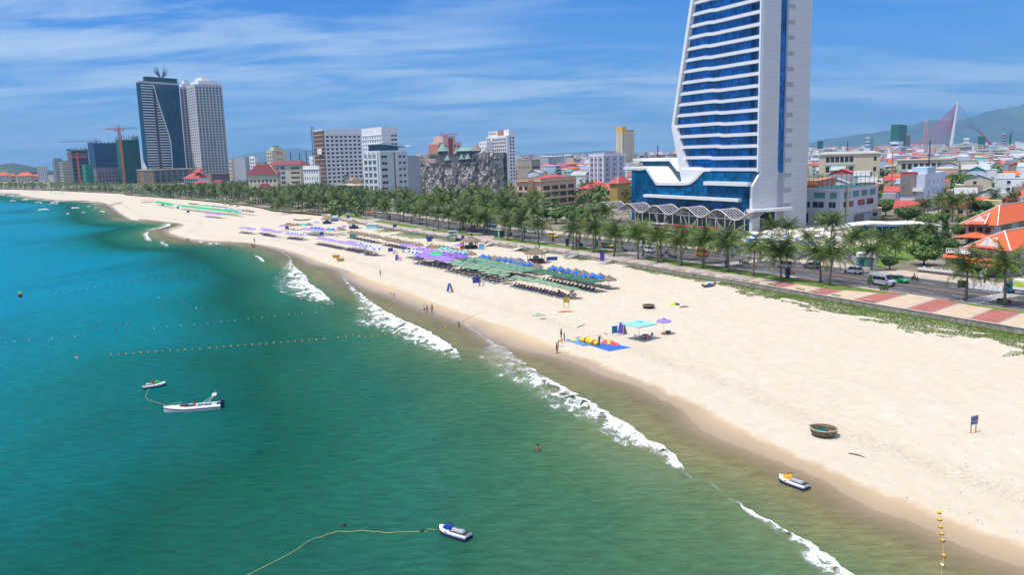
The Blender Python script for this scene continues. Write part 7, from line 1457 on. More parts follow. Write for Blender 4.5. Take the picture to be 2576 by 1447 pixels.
rockm=bpy.data.materials.new('castle_rock');rockm.use_nodes=True;t=rockm.node_tree;b=t.nodes['Principled BSDF'];b.inputs['Roughness'].default_value=.95;src=t.nodes.new('ShaderNodeTexCoord').outputs['Object']
c=ramp(t,noisen(t,src,.35,8,.75,.6),[(.34,(.035,.035,.038)),(.45,(.17,.165,.17)),(.55,(.42,.39,.37)),(.68,(.74,.67,.61))]);c=mix(t,mathn(t,'MULTIPLY',ramp(t,noisen(t,mapping(t,src,(1,1,.2)),.22,5,.6),[(.5,0.),(.62,1.)]),.5),c,(.05,.045,.05));c=mix(t,mathn(t,'MULTIPLY',ramp(t,noisen(t,src,.5,4),[(.58,0.),(.7,1.)]),.5),c,(.10,.12,.05));t.links.new(c,b.inputs['Base Color'])
A0=atY(*cp(cS1,[(120,1300)])[0],700);A1=atY(*cp(cS1,[(2150,1300)])[0],640);o=thing('rock_castle','artificial grey rock cliff with green spires and castle towers on top','rock castle',(A0.x,A0.y,1.9),math.atan2(A1.y-A0.y,A1.x-A0.x));Lc=(A1-A0).length
px2m=700/2050*.16584/1.5497;zt=lambda y:31-1.9+((392+(.0283*(1288-1180)))-(520+.16584*y)/1.5497)*670/2050
def cliff(x0,x1,ztop,y0,dep,seed,name='cliff'):
    n=64;m=22;rows=[]
    for j in range(m+1):
        r=[]
        for i in range(n+1):
            u=i/n;x=x0+(x1-x0)*u;z_=-.5+(ztop+.5)*j/m;edge=1-abs(2*u-1)**8
            q=1.9*mnoise.noise(V3(x*.16,seed,z_*.05))+2.0*mnoise.noise(V3(x*.55,seed,z_*.16))+1.1*mnoise.noise(V3(x*1.5,seed,z_*.6))
            r.append((x+.8*mnoise.noise(V3(x,seed+3,z_*.3)),y0-q-1.2*(1-j/m)+(1-edge)*dep*.7,z_+(.9*mnoise.noise(V3(x*.6,seed,8))if j>m-3 else 0)))
        rows.append(r)
    top=[(p[0],y0+dep,p[2]-1.)for p in rows[-1]];rows.append(top);rows.append([(p[0],y0+dep,-.5)for p in top]);mb=MB();mb.loft(rows);return mb.build(name,rockm,o)
X=lambda x:(x-120)/2030*Lc
cliff(0,X(1000),zt(650),0,14,1);cliff(X(900),X(1800),zt(690),-1,15,2);cliff(X(1650),Lc,zt(470),.5,13,3)
def crag(x,y,w,z0,h,seed):
    rows=[];r_=random.Random(seed)
    for j in range(7):f=j/6;rows.append([(x+w*(1-f**1.5)*r_.uniform(.8,1.15)*math.cos(i*PI/7),y+w*.7*(1-f**1.5)*math.sin(i*PI/7),z0+h*f+r_.uniform(-.3,.3))for i in range(14)])
    MB().loft(rows,closed=True).build('crag',rockm,o)
crag(X(260),5,(X(370)-X(140))/2,zt(560),zt(400)-zt(560),1);crag(X(1850),6,(X(2010)-X(1700))/2,zt(480),zt(375)-zt(480),2);crag(X(450),6,3,zt(560),5,3);MB().box(X(140),.5,zt(575),X(640),12,zt(548)).build('ledge',wConc,o)
cst=wallmat('castle_wall',(.12,.12,.14),.35,.6,.4);spire=wallmat('spire_green',(.20,.36,.31),.15,.6,.2)
MB().box(X(770),1,zt(700),X(1350),13,zt(520)).build('castle_wall',cst,o);MB().box(X(1240),2,zt(700),X(1800),13,zt(560)).build('castle_wall',cst,o);MB().box(X(1240),3,zt(560),X(1535),12,zt(405)).build('keep',cst,o);MB().box(X(1225),2,zt(415),X(1540),13,zt(335),top=.55).build('keep_roof',spire,o);MB().box(X(915),-1.5,zt(705),X(1740),3,zt(685)).build('terrace',wConc,o)
for x0,x1,yb_,ye,yt_ in((790,985,690,395,225),(1155,1255,560,460,350),(1575,1750,600,415,250),(1020,1125,690,610,505),(1355,1450,690,598,490),(1490,1592,690,590,485)):
    r=(X(x1)-X(x0))/2;cx=(X(x0)+X(x1))/2;cy=4 if ye<480 else-.3;MB().rev([(r*.88,zt(yb_)),(r*.88,zt(ye))],8,(cx,cy,0)).build('turret',cst,o)
    MB().rev([(r*1.12,zt(ye)-.2),(r*.95,zt(ye)+.4),(.05,zt(yt_)+.6)],8 if r>3 else 6,(cx,cy,0)).build('spire',spire if x0!=1575 else wConc,o)
    for dx in(-.35,.35):MB().box(cx+dx*r-.35,cy-r*.9,zt(ye)-2.6,cx+dx*r+.35,cy-r*.6,zt(ye)-1.).build('window',gDark,o)
for i in range(28):MB().box(X(780)+i*(X(1345)-X(780))/28,.9,zt(520),X(780)+(i+.55)*(X(1345)-X(780))/28,1.3,zt(520)+.9).build('merlon',cst,o)
for i,x in enumerate((560,620,680)):m2=MB();leafblob(m2,(0,0,1.4),2.4,2.,1.3,240,R,.35);q=thing('cliff_bush','dark bush growing on the castle rock ledge, %s of three'%['left','middle','right'][i],'bush');q.matrix_world=o.matrix_basis@Matrix.Translation((X(x),5,zt(548)))if False else Matrix.Translation(Matrix.Translation(o.location)@Matrix.Rotation(o.rotation_euler.z,4,'Z')@V3(X(x),5,zt(548)));m2.build('foliage',broad,q)
for i in range(5):p=atY(*cp(cD,[(1520+i*45,800)])[0],470+i*14);q=thing('garden_rock','pale jagged garden rock right of the brick podium, %s from the left'%ordw(i),'rock',(p.x,p.y,1.9));r_=random.Random(i);MB().loft([[((3.2-j*.7)*r_.uniform(.8,1.2)*math.cos(k*PI/5),(2.5-j*.5)*r_.uniform(.8,1.2)*math.sin(k*PI/5),j*1.7*(1+.3*(i%2)))for k in range(10)]for j in range(5)],closed=True).build('boulder',wallmat('rock_pale',(.46,.42,.40),.3,.8,.5),q)
cH=(1200,500,.16584)
B=Bld('light_blue_hotel','pale blue hotel with white balconies and brick-red podium left of the rock castle',cH,1735,1440,1350,2380,560,44,wGW,D=560,cat='hotel');H=B.H;f=H/6.3
B.box(-.25,1.02,-.06,1.15,0,6.5,wBrick,'podium',o=1.5);
for u in(.02,.29,.56,.83):Mx,L=B.fr('A');MB().box(L*u,-.9,6.5,L*u+L*.06,0,H+.8,mat=Mx).build('fin',wWhite,B.r)
B.win('A',.08,.80,3,7,H-1,6,B.L1*.20,f*.62,wallmat('recess_green',(.22,.32,.32)))
for k in range(6):B.balc('A',.06,.82,7+(H-8)*k/6+.3,wWhite,.9,.9)
B.win('B',.03,.27,1,7,H-1,6,B.L2*.2,f*.34,gDark,wWhite,sill=True);B.win('B',.64,.95,2,7,H-1,6,2.2,f*.32,gDark,wWhite,sill=True);Mx,L=B.fr('B');MB().box(L*.49,-.12,6.5,L*.53,0,H,mat=Mx).build('stair_window',wBrown,B.r);MB().box(L*.535,-.9,6.5,L*.56,0,H,mat=Mx).build('fin',wWhite,B.r);B.parapet(wWhite,1.0)
B.box(.1,.95,.15,.7,H,H+5,gTeal,'roof_pavilion');MB().slab([(-B.L1*1.05,0,H+5.4),(0,0,H+5.6),(0,B.L2*1.05,H+3.2),(-B.L1*.9,B.L2*1.05,H+3.0)],(0,0,1),.5).build('roof_wing',wWhite,B.r);MB().slab([(-B.L1*.9,B.L2*1.05,H+3.0),(0,B.L2*1.05,H+3.2),(0,B.L2*1.2,H+3.6),(-B.L1*.9,B.L2*1.2,H+3.5)],(0,0,1),.7).build('roof_wing',wWhite,B.r)
B.box(0,1,1,1.45,0,H-3,wGrey,'rear_wing');Mx,L=B.fr('B')
for z in(0,):B.win('A',-.2,1.,4,.5,6.,1,3.4,3.6,gTeal,wWhite);B.win('B',0,1.05,5,.5,6.,1,3.4,3.6,gTeal,wWhite)
B=Bld('large_white_hotel','large white hotel under construction with rows of dark window holes',cH,435,1400,215,1325,48,60,wWhite,D=850,cat='hotel');H=B.H;fl=H*.915/12.7
B.win('B',.05,.99,8,6,H*.925,12,2.9,fl*.45,gDark,cap=96)
for k in range(13):B.band(5.6+k*(H*.925-5.6)/12,6.1+k*(H*.925-5.6)/12,wWhite,.35,'string_course',v0=.0)
B.box(0,1,0,.02,0,H,wallmat('scaffold_wall',(.20,.12,.08),.5,.5,.5),'scaffolded_wall',o=.25);B.parapet(wWhite,1.2)
mb=MB();Mx,L=B.fr('A')
for i in range(9):mb.beam(Mx@V3(L*i/8,-1.6,0),Mx@V3(L*i/8,-1.6,H),.16)
for k in range(20):mb.beam(Mx@V3(0,-1.6,H*k/20),Mx@V3(L,-1.6,H*k/20),.16)
mb.build('scaffolding',M('scaffold_rust',(.20,.10,.05),.8,.3,1.),B.r);mb=MB()
for q in((-1,-1),(1,-1),(1,1),(-1,1)):mb.beam((-B.L1-3+q[0],q[1],0),(-B.L1-3+q[0],q[1],H+6),.3)
for k in range(40):s_=1 if k%2 else-1;mb.beam((-B.L1-3-s_,-1,H*k/38),(-B.L1-3+s_,-1,H*(k+1)/38),.2)
mb.build('hoist_mast',M('mast_blue',(.03,.12,.22)),B.r);Mx,L=B.fr('A');MB().box(L*.5,-2.,H*.60,L*.95,-1.8,H*.70,mat=Mx).build('banner',whitec,B.r)
B2=Bld('large_white_hotel','forward wing of the large white hotel with closely spaced window pairs and grey end wall',cH,1800,1400,1335,2175,0,58,wWhite,D=770,cat='hotel');H=B2.H;B2.win('A',.02,.98,8,6,H*.90,12,B2.L1*.045,fl*.45,gDark,cap=96);B2.win('B',.55,.95,2,6,H*.92,12,2.4,fl*.4,gDark)
for k in range(13):B2.band(5.6+k*(H*.9-5.6)/12,6.1+k*(H*.9-5.6)/12,wWhite,.35,'string_course')
B2.parapet(wWhite,1.5)
B=Bld('construction_hall','low concrete entrance hall before the large white hotel',cH,1220,1440,730,1400,1340,55,wConc,D=640,cat='building');B.win('A',.05,.95,5,.5,B.H-.5,1,2.5,3,gDark);B.band(B.H-.5,B.H+.3,wCream,1.2)
B=Bld('white_block','white five-storey block with small windows left of the scaffolded hotel',cD,835,690,690,850,505,40,wWhite,D=700,cat='building');H=B.H;B.win('A',.03,.97,6,2,H-2,4,1.0,2.2,gDark);B.band(H-2.2,H-1.6,wWhite,.6);B.parapet(wWhite)
B=Bld('small_white_tower','small white tower peeking above the white five-storey block',cD,800,690,755,815,405,45,wWhite,D=1000,cat='building');B.win('A',.2,.8,2,8,B.H-3,5,1.2,1.6,gDark)
B=Bld('cream_hotel','long cream hotel with maroon hipped roofs and glazed centre',cD,660,640,345,755,485,12,wCream,D=820,cat='hotel');H=B.H;B.win('A',.02,.36,6,2,H-1,5,1.6,2.,gDark,cap=60);B.win('A',.72,.98,5,2,H-1,5,1.6,2.,gDark);B.win('A',.40,.56,1,2,H-.5,5,B.L1*.12,2.8,gBlue2,wWhite);B.hip(rMar,4.2,1.2,.7);B.box(.37,.60,-.05,.3,0,H+1.5,wPink,'projecting_bay',o=.0)if False else None
B=Bld('maroon_villa','cream villa with maroon roof and white gable arches in front of the cream hotel',cD,440,650,165,470,575,20,wCream,D=640,cat='villa');H=B.H;B.win('A',.03,.97,7,1,H-.5,2,1.8,2.,gDark,wWhite);B.hip(rMar,8.,1.4,.35,trim=wCream);B.hip(rMar,5,1,.4,z=H*.4,u0=.3,u1=.85,v0=-.35,v1=.1)
B=Bld('hotel_block','beige hotel block with red rooftop letters and round teal cap, far left of centre',cD,405,640,355,535,350,35,wCream,D=1100,cat='hotel');H=B.H;B.win('A',.1,.95,2,6,H-2,8,2,2.2,gDark,wWhite);B.win('B',.3,.8,2,H*.5,H-2,3,1.8,2,gDark);B.box(.2,.9,.2,.8,H,H+4,wCream,'roof_room');B.box(.3,.8,.3,.6,H+4,H+6,rTeal,'cap');textobj('HOTEL',3.,redt,B.r,(.3,B.L2*.5,H-3),(PI/2,0,PI/2),ext=.15)
for c_,xc,xL,xR,yt_,yb_,D,m_,lb,wn in((cD,150,45,190,425,640,900,wGrey,'dull grey-blue slab building left of the beige hotel block',(0,0)),(cD,240,190,245,415,640,1000,wWhite,'thin white building behind the grey-blue slab',(2,8)),(cD,20,0,62,450,640,950,wCream,'cream building with zigzag window pattern right of the white twin tower',(5,7)),(cD,330,197,352,470,640,1050,wConc,'unfinished concrete frame with teal netting behind the maroon villa',(5,5)),
                                           (cG,448,365,458,978,1120,1900,wGrey,'grey slab tower alone in front of the sea hill at far left',(4,9)),(cG,2360,2352,2440,905,1120,1100,wWhite,'white balcony building with teal net at the left of the cream villa',(3,8))):
    B=Bld('distant_block',lb,c_,xc,yb_,xL,xR,yt_,40,m_,D=D);
    if wn[0]:B.win('A',.05,.95,wn[0],3,B.H-1,wn[1],B.L1/wn[0]*.5,2.,gDark)
    B.parapet(m_,1.2)
netB=wallmat('netting_blue',(.02,.07,.17),.35,.25,.3);netG=wallmat('netting_green',(.012,.13,.09),.35,.25,.3);netG2=wallmat('netting_bright',(.01,.28,.18),.25,.3,.2);conc2=wallmat('frame_concrete',(.16,.17,.17),.3,.3,.4)
B=Bld('glass_tower','dark teal glass tower with white balcony ribs and wing sculpture on its roof',cG,1388,985,1340,1750,190,30,gTeal,D=1390,cat='tower',solid=False)
B.L1=9.;H=(985-190)*.4146/1.5497*1390/2050;H=atY(*cp(cG,[(1335,195)])[0],1390).z-1.9;tealm=gridglass('teal_tower_glass',(.005,.075,.15),2.2,3.3,(.006,.03,.045));B.box(0,1,0,1,18,H,tealm,'tower_body');Mx,L=B.fr('B');n=33
def rx(f):return float(np.interp(f,[0,.1,.38,.62,.85,1],[.60,.62,.63,.50,.38,.32]))
for k in range(n):f_=(k+.5)/n;z=19+(H-21)*f_;MB().box(L*.015,-1.1,z,L*(rx(f_)-.015),0,z+1.35,mat=Mx).build('balcony_rib',lightpanel,B.r)
MB().slab([Mx@V3(L*rx(i/12),-1.3,19+(H-21)*i/12)for i in range(13)]+[Mx@V3(L*(rx(i/12)+.02),-1.3,19+(H-21)*i/12)for i in range(12,-1,-1)],Mx.to_3x3()@V3(0,1,0),1.2).build('curved_edge',lightpanel,B.r);MB().box(L*.30,-1.2,19,L*.36,-.9,H-8,mat=Mx).build('window_strip',gDark,B.r)
B.band(H,H+3,lampw,.5,'roof_edge');B.box(.1,.9,.18,.98,H+3,H+9,gDark,'roof_storey');B.band(H+9.2,H+11,gDark,0.,'roof_plate',v0=.18,v1=.98)
wg=MB()
for s in(-1,1):
    for k in range(6):a=.45+k*.17;pts=[Mx@V3(L*.62+s*(2+u_*16*math.cos(a)),6,H+12+u_*15*math.sin(a)+5*u_*u_)for u_ in(0,.35,.7,1)];wg.tube(pts,[.8,.6,.45,.1],5)
wg.build('wing_sculpture',M('sculpture_grey',(.10,.13,.16)),B.r)
B=Bld('podium_building','brown stone podium building at the foot of the dark glass tower',cG,1445,1150,1295,1890,1015,30,wBrown,D=1330,cat='building');H=B.H;B.win('B',.03,.75,6,3,H-2,3,8,5,gTeal,cap=30);B.win('A',.4,.95,5,3,H-2,1,1.5,H*.7,gTeal);B.band(H-1,H+.6,wCream,.8)
for lb,xc,xL,xR,yt_,D,n1,n2 in(('rear white residential tower between the dark tower and the front twin',1695,1680,1850,232,1480,2,5),('tall white residential tower with gridded balconies, right of the twins',1835,1765,2090,205,1400,4,8)):
    B=Bld('residential_tower',lb,cG,xc+65,1055,xL+60,xR+65,yt_,52,wallmat('tower_cream',(.52,.52,.55)),D=D,cat='tower');H=B.H;Mx,L=B.fr('B');nf=32
    B.win('B',.02,.98,n2,14,H-4,nf,L/n2*.55,(H-18)/nf*.55,gDark,cap=100);B.win('A',.05,.95,n1,14,H-4,nf,B.L1/n1*.4,(H-18)/nf*.45,gDark,cap=60)
    for i in range(n2+1):MB().box(L*i/n2-.22,-1.0,12,L*i/n2+.22,0,H,mat=Mx).build('vertical_fin',wWhite,B.r)
    for k in range(nf+1):z=14+(H-18)*k/nf;MB().box(.4,-.85,z-.25,L-.4,-.05,z+.45,mat=Mx).build('balcony_slab',wallmat('slab_cream',(.50,.47,.42)),B.r)
    B.box(.0,1,0.15,.85,H,H+H*.035,wWhite,'roof_storey');B.box(.1,.9,.3,.6,H+H*.035,H+H*.07,wWhite,'roof_room')
B=Bld('podium_building','brown gridded podium under the white residential tower',cG,1990,1135,1965,2165,1055,52,wBrown,D=1340,cat='building');B.win('B',.03,.97,9,1,B.H-1,4,2.2,2.6,gDark)
B=Bld('white_sail_building','thin white sail-shaped building tip beside the dark glass tower',cG,1340,1010,1333,1366,770,60,wWhite,D=1350,cat='building',solid=False);B.L1=5
MB().slab([(0,0,0),(0,9,0),(0,7,(240*.4146/1.5497*1350/2050)*.6),(0,1.5,240*.4146/1.5497*1350/2050),(0,0,60)],(-1,0,0),5).build('wall',wWhite,B.r)
def frame(lb,xc,xL,xR,yt_,yb_,D,mat,nf,a=35,frame_=True,top=3,name='construction_site'):
    B=Bld(name,lb,cG,xc,yb_,xL,xR,yt_,a,mat,D=D,cat='building');H=B.H
    for k in range(1,nf):B.band(H*k/nf,H*k/nf+.7,conc2,.35,'floor_edge')
    for i in range(7):
        for j in(0.,1.):x=-B.L1*i/6;MB().box(x-.5,j*B.L2-.5,H,x+.5,j*B.L2+.5,H+R.uniform(1,top)).build('column_stub',conc2,B.r)
    for i in range(8):y=B.L2*i/7;MB().box(-.5,y-.5,H,.5,y+.5,H+R.uniform(1,top+2)).build('column_stub',conc2,B.r)
    return B
frame('blue-netted construction block left of the orange cranes',905,848,1150,765,1000,1450,netB,4);frame('mauve concrete lower part below the blue-netted block',920,885,1165,1000,1150,1400,wLav,2,top=.5).win('B',.05,.95,7,4,22,3,2.4,2.6,gDark)
frame('dark green netted tower under construction between crane and glass tower',1185,1130,1345,735,1150,1420,netG,3,top=8);frame('open concrete frame building with green top netting, left part',700,662,860,830,1145,1480,conc2,9).win('B',.05,.95,5,2,60,9,5.,4.4,gDark);frame('small bright green netted scaffold below the open concrete frame',820,790,892,970,1160,1380,netG2,5,top=1)
frame('cream and dark striped block between slab tower and concrete frame',605,578,680,940,1145,1430,wCream,9,top=1).win('A',.1,.9,2,3,40,8,3,2.5,gDark)
B=Bld('slab_tower','blue-grey slab tower at the left end of the tower group',cG,535,1145,512,605,912,40,wGrey,D=1500,cat='building');B.win('A',.1,.9,3,4,B.H-2,12,2.2,2.,gDark);B.parapet(wGrey)
def crane(lb,c,xb,yb_,yt_,D,jl,jr,yj,col,tilt=0.):
    P0=atY(*cp(c,[(xb,yb_)])[0],D);zt_=atY(*cp(c,[(xb,yj)])[0],D).z;ztt=atY(*cp(c,[(xb,yt_)])[0],D).z;o=thing('tower_crane',lb,'crane',(P0.x,D,1.9));zj=zt_-1.9;mb=MB();n=max(6,int(zj/4))
    for q in((-1,-1),(1,-1),(1,1),(-1,1)):mb.beam((q[0],q[1],0),(q[0],q[1],zj),.45)
    for k in range(n):s_=1 if k%2 else-1;mb.beam((-s_,-1,zj*k/n),(s_,-1,zj*(k+1)/n),.35);mb.beam((1,-s_,zj*k/n),(1,s_,zj*(k+1)/n),.35)
    mb.build('mast',col,o);s=c[2]/1.5497*D/2050;xl,xr=(jl-xb)*s,(jr-xb)*s;j=MB();j.beam((xl,0,zj),(xr,0,zj+tilt),.6);j.beam((xl*.9,0,zj+1.6),(xr*.9,0,zj+1.6+tilt),.35);n=14
    for k in range(n):x0=xl*.9+(xr-xl)*.9*k/n;x1=xl*.9+(xr-xl)*.9*(k+1)/n;j.beam((x0,0,zj+.1),((x0+x1)/2,0,zj+1.7),.28);j.beam(((x0+x1)/2,0,zj+1.7),(x1,0,zj+.1),.28)
    j.build('jib',col,o);MB().beam((0,0,zj),(0,0,ztt-1.9),.9).build('mast_head',col,o);mb=MB();mb.beam((0,0,ztt-2),(xl*.8,0,zj+1.6),.22);mb.beam((0,0,ztt-2),(xr*.8,0,zj+1.6),.22);mb.build('tie_bar',col,o);MB().box(-1.6,-1.8,zj-2.6,1.6,-.6,zj-.2).build('cab',col,o)
    e=xl if abs(xl)<abs(xr)else xr;MB().box(e-1.5 if e>0 else e-.5,-.9,zj-3.5,e+.5 if e>0 else e+1.5,.9,zj).build('counterweight',wConc,o)
cor=M('crane_orange',(.65,.13,.04),.6,.1,1.);cy_=M('crane_yellow',(.60,.34,.05),.6,.1,1.);cgr=M('crane_grey',(.20,.22,.28),.6,.1,1.)
crane('tall yellow and orange tower crane in front of the green netted tower',cG,1175,1160,590,1340,1040,1210,632,cor);crane('grey-red tower crane with long jib toward the glass tower',cG,1163,1150,600,1460,1130,1345,632,cgr);crane('grey crane with long jib above the blue-netted block',cG,945,1150,715,1500,595,990,747,cgr);crane('orange crane before the open concrete frame',cG,755,1150,850,1350,670,850,895,cor)
B=Bld('temple_house','white temple-like house with red tiled roofs at the foot of the twin towers',cG,1870,1150,1735,1968,1095,25,wWhite,D=1180,cat='house');B.win('A',.03,.97,7,1,B.H-1,2,2.4,3,gDark);B.hip(rRed,7,2,.5);B.hip(rRed,6,0,.4,z=B.H+8,u0=.55,u1=1.05,v0=.1,v1=.7)
for i,(xL,xR,yt_,D)in enumerate(((0,100,1070,1500),(105,158,1075,1520),(165,332,1072,1480),(333,372,1078,1540),(1820,1960,1165,1050),(1990,2120,1155,1000),(2150,2290,1150,1000),(2330,2412,1085,950))):
    B=Bld('tiled_roof_house',['large orange-roofed resort hall at the far left edge','small orange-roofed pavilion between the two resort halls','wide orange-roofed resort hall left of the slab tower','smallest orange-roofed pavilion of the resort','red pyramid-roofed house before the white temple house','dark maroon-roofed house right of the temple house','low maroon-roofed house under the zigzag building','maroon-roofed villa wing left of the cream villa'][i],cG,(xL+xR)/2+(xR-xL)*.3,1150,xL,xR,yt_,22,wCream,D=D,cat='house');B.hip(rOr if i<4 else rRed if i==4 else rMar,6 if xR-xL>80 else 4,2.5,.4);B.win('A',.05,.95,4,.5,B.H-.5,1,3,2.4,gDark)
B=Bld('grey_office','grey and white office block with rooftop court and air conditioners right of the tower',cR,465,1385,85,852,1010,45,wallmat('wall_light_grey',(.60,.62,.64)),cat='building');H=B.H;f=H/2.9
B.win('A',.25,.55,1,f*1.15,f*2.05,1,B.L1*.30,f*.5,gDark,wWhite);B.win('A',.66,.90,1,f*1.15,f*2.05,1,B.L1*.18,f*.5,gDark,wWhite);B.win('A',.0,.2,1,f*1.15,f*2.05,1,B.L1*.13,f*.5,gDark,wWhite);B.win('A',.0,.16,1,0,f,1,B.L1*.11,f*.8,gDark)
B.win('A',.25,.60,1,f*2.0,f*2.75,1,B.L1*.30,f*.42,rTeal,wTerr);B.win('A',.68,.92,1,f*2.,f*2.75,1,B.L1*.18,f*.42,rTeal,wTerr);B.win('B',.05,.35,2,f*1.15,f*2.05,1,B.L2*.1,f*.5,gDark,wWhite);B.win('B',.42,.9,2,f*1.15,f*2.05,1,B.L2*.18,f*.5,gDark,wWhite);B.win('B',.05,.95,4,f*2.,f*2.75,1,B.L2*.16,f*.42,rTeal,wTerr)
Mx,L=B.fr('B');[MB().box(L*(.42+i*.08),-.9,f*.75,L*(.47+i*.08),-.1,f*1.0,mat=Mx).build('air_conditioner',wWhite,B.r)for i in range(5)];MB().box(L*.12,-.8,0,L*.17,-.3,H+1,mat=Mx).build('duct',wCream,B.r);MB().box(L*.36,-.5,0,L*.6,0,f*.62,mat=Mx).build('door',wConc,B.r)
cg=M('court_fence',(.01,.10,.08));mb=MB()
for i in range(9):x=-B.L1*i/8;mb.beam((x,0,H),(x,0,H+5.5),.12);mb.beam((0,B.L2*i/8,H),(0,B.L2*i/8,H+5.5),.12)
for h_ in(1.5,3.,5.4):mb.beam((-B.L1,0,H+h_),(0,0,H+h_),.06);mb.beam((0,0,H+h_),(0,B.L2,H+h_),.06)
mb.build('court_fence',cg,B.r);B.box(.05,.95,.05,.95,H,H+.1,rTeal,'court_floor')
B=Bld('hotel_sign_house','dark shop roof with yellow HOTEL sign right beside the tower wall',cR,230,985,105,420,925,30,wTerr,D=345,cat='building');textobj('HOTEL',1.7,M('sign_yellow',(.8,.6,.05)),B.r,(-B.L1*.45,-.15,B.H-1.2),(PI/2,0,0));MB().box(-B.L1,-.1,B.H-2.4,0,0,B.H,mi=0).build('sign_board',wBrick,B.r)
B=Bld('school','long cream school with turquoise gallery bands on the rooftop horizon at right',cR,885,820,250,1085,640,20,wCream,D=620,cat='school');H=B.H;f=H/3
for k in range(3):B.win('A',.10,.57,6,k*f+.5,(k+1)*f,1,B.L1*.062,f*.55,gDark);B.box(.10,.57,-.02,0.,k*f-.4,k*f+1.,wMint,'gallery_band',o=.12);B.win('A',.88,.95,1,k*f+.5,(k+1)*f,1,2,f*.4,gDark);B.win('B',.1,.9,3,k*f+.5,(k+1)*f,1,2.4,f*.5,gDark)
B.band(H,H+.7,wCream,.7,'eave');B.hip(rTin,1.6,.2,.8,z=H+.7)
B=Bld('school','lower cream school wing with turquoise band right of the long school',cR,1640,800,1092,1745,700,20,wCream,D=640,cat='school');H=B.H;B.win('A',.02,.93,8,1,H-1,2,B.L1*.075,H*.26,gDark);B.box(0,.93,-.02,0,H*.42,H*.56,wMint,'gallery_band',o=.1);B.band(H,H+.7,wCream,.9,'eave')
B=Bld('white_block','white four-storey block with small windows and dark front, right of the school',cR,1345,1110,1095,1555,850,40,wallmat('wall_cool_white',(.62,.66,.80),.05),D=355,cat='building');H=B.H;B.box(0,.62,-.01,.02,H*.45,H,wConc,'dark_front',o=.1);B.win('A',.1,.45,1,H*.68,H*.95,1,1.8,1.9,gDark,wWhite);B.win('A',.05,.45,1,H*.40,H*.62,1,2.,1.6,gDark,wWhite);B.win('B',.1,.95,4,H*.1,H*.9,3,1.1,1.7,gDark,wWhite);B.box(.3,.95,.15,.55,H,H+2.6,wBlue,'roof_room');B.balc('A',.55,.98,H*.55,wWhite,1.6,1.4);MB().box(-B.L1,-.2,H-.1,-B.L1*.3,.2,H+.8).build('red_sign',predb,B.r)
for i in range(4):Mx,L=B.fr('B');MB().box(L*(.3+.09*i),-.6,H*.62,L*(.36+.09*i),-.1,H*.68,mat=Mx).build('air_conditioner',wWhite,B.r)
def villa(lb,c,xc,yb_,xL,xR,yt_,a,D,hr,roof2=True):
    B=Bld('villa',lb,c,xc,yb_,xL,xR,yt_,a,wallmat('wall_villa',(.50,.52,.47),.08),D=D,cat='villa');H=B.H;B.win('A',.06,.94,3,H*.55,H*.92,1,B.L1*.2,H*.24,gDark,wBrown);B.win('B',.05,.95,3,H*.55,H*.92,1,B.L2*.17,H*.24,gDark,wBrown);B.win('A',.06,.94,3,.3,H*.42,1,B.L1*.2,H*.30,gDark,wBrown);B.win('B',.05,.95,3,.3,H*.42,1,B.L2*.2,H*.30,gDark,wBrown)
    B.hip(rOr,hr,1.3,.38,trim=wallmat('ridge_white',(.66,.62,.6)));x=-B.L1*.5
    g=B.hip(rOr,hr*.5,.4,.1,name='gable_roof',z=H+.35,u0=.22,u1=.78,v0=-.07,v1=.4,trim=wallmat('ridge_white',(.66,.62,.6)));MB().slab([(x-2.2,-.9,H+.5),(x+2.2,-.9,H+.5),(x,-.9,H+2.6)],(0,1,0),.25).build('gable',wWhite,B.r)
    for i in range(5):MB().beam((-B.L1*i/4,-.1,H-1.6),(-B.L1*i/4,-1.1,H-.1),.22).build('bracket',wBrown,B.r)
    B.hip(rOr,1.2,.9,.6,name='porch_roof',z=H*.46,u0=.1,u1=.95,v0=-.16,v1=0.);return B
B=villa('near cream villa with orange tiled roofs and balustrade balcony at the right edge',cA,2215,722,1885,2640,470,55,None,3.4)
b2=Bld('villa','side wing of the near villa carrying the white balustrade terrace',cA,1905,690,1650,2000,555,55,wallmat('wall_villa',(.50,.52,.47)),D=191,cat='villa');b2.hip(rOr,1.0,.9,.8,v1=.5);b2.win('A',.2,.9,2,.3,b2.H-.3,1,1.7,2.,gDark,wBrown);b2.box(0,1,0,1,b2.H+1.0,b2.H+1.2,wWhite,'terrace_slab',o=.1)
for i in range(12):MB().box(-b2.L1*i/11-.08,-.1,b2.H+1.2,-b2.L1*i/11+.08,.06,b2.H+2.0).build('baluster',wWhite,b2.r)
MB().box(-b2.L1,-.12,b2.H+2.0,.1,.08,b2.H+2.15).build('balustrade_rail',wWhite,b2.r)
villa('rear cream villa with orange tiled roof and white gable trims, behind the near villa',cA,2100,420,1835,2620,235,50,232,4.6)
P0,P1=atz(*cp(cA,[(1395,670)])[0],2.),atz(*cp(cA,[(2010,740)])[0],2.);o=thing('villa_fence','low white crenellated fence on a dark stone base before the near villa','fence');d=(P1-P0).normalized();nn=int((P1-P0).length/1.)
MB().beam(P0+V3(0,0,.2),P1+V3(0,0,.2),.35,.5).build('stone_base',rOld,o);MB().beam(P0+V3(0,0,.65),P1+V3(0,0,.65),.28,.4).build('rail',wWhite,o);mp_=MB().box(-.22,-.16,0,.22,.16,.95).mesh('post',whitep)
for i in range(nn):q=P0+d*(i+.5);obj('post',mp_,o,(q.x,q.y,2.35)).scale=(1,1,1 if i%2 else .62)
P0,P1,P2=atz(*cp(cA,[(1000,640)])[0],2.),atz(*cp(cA,[(640,590)])[0],2.),atz(*cp(cA,[(-500,500)])[0],2.);o=thing('garden_wall','grey concrete garden wall of the hotel along the far pavement','wall')
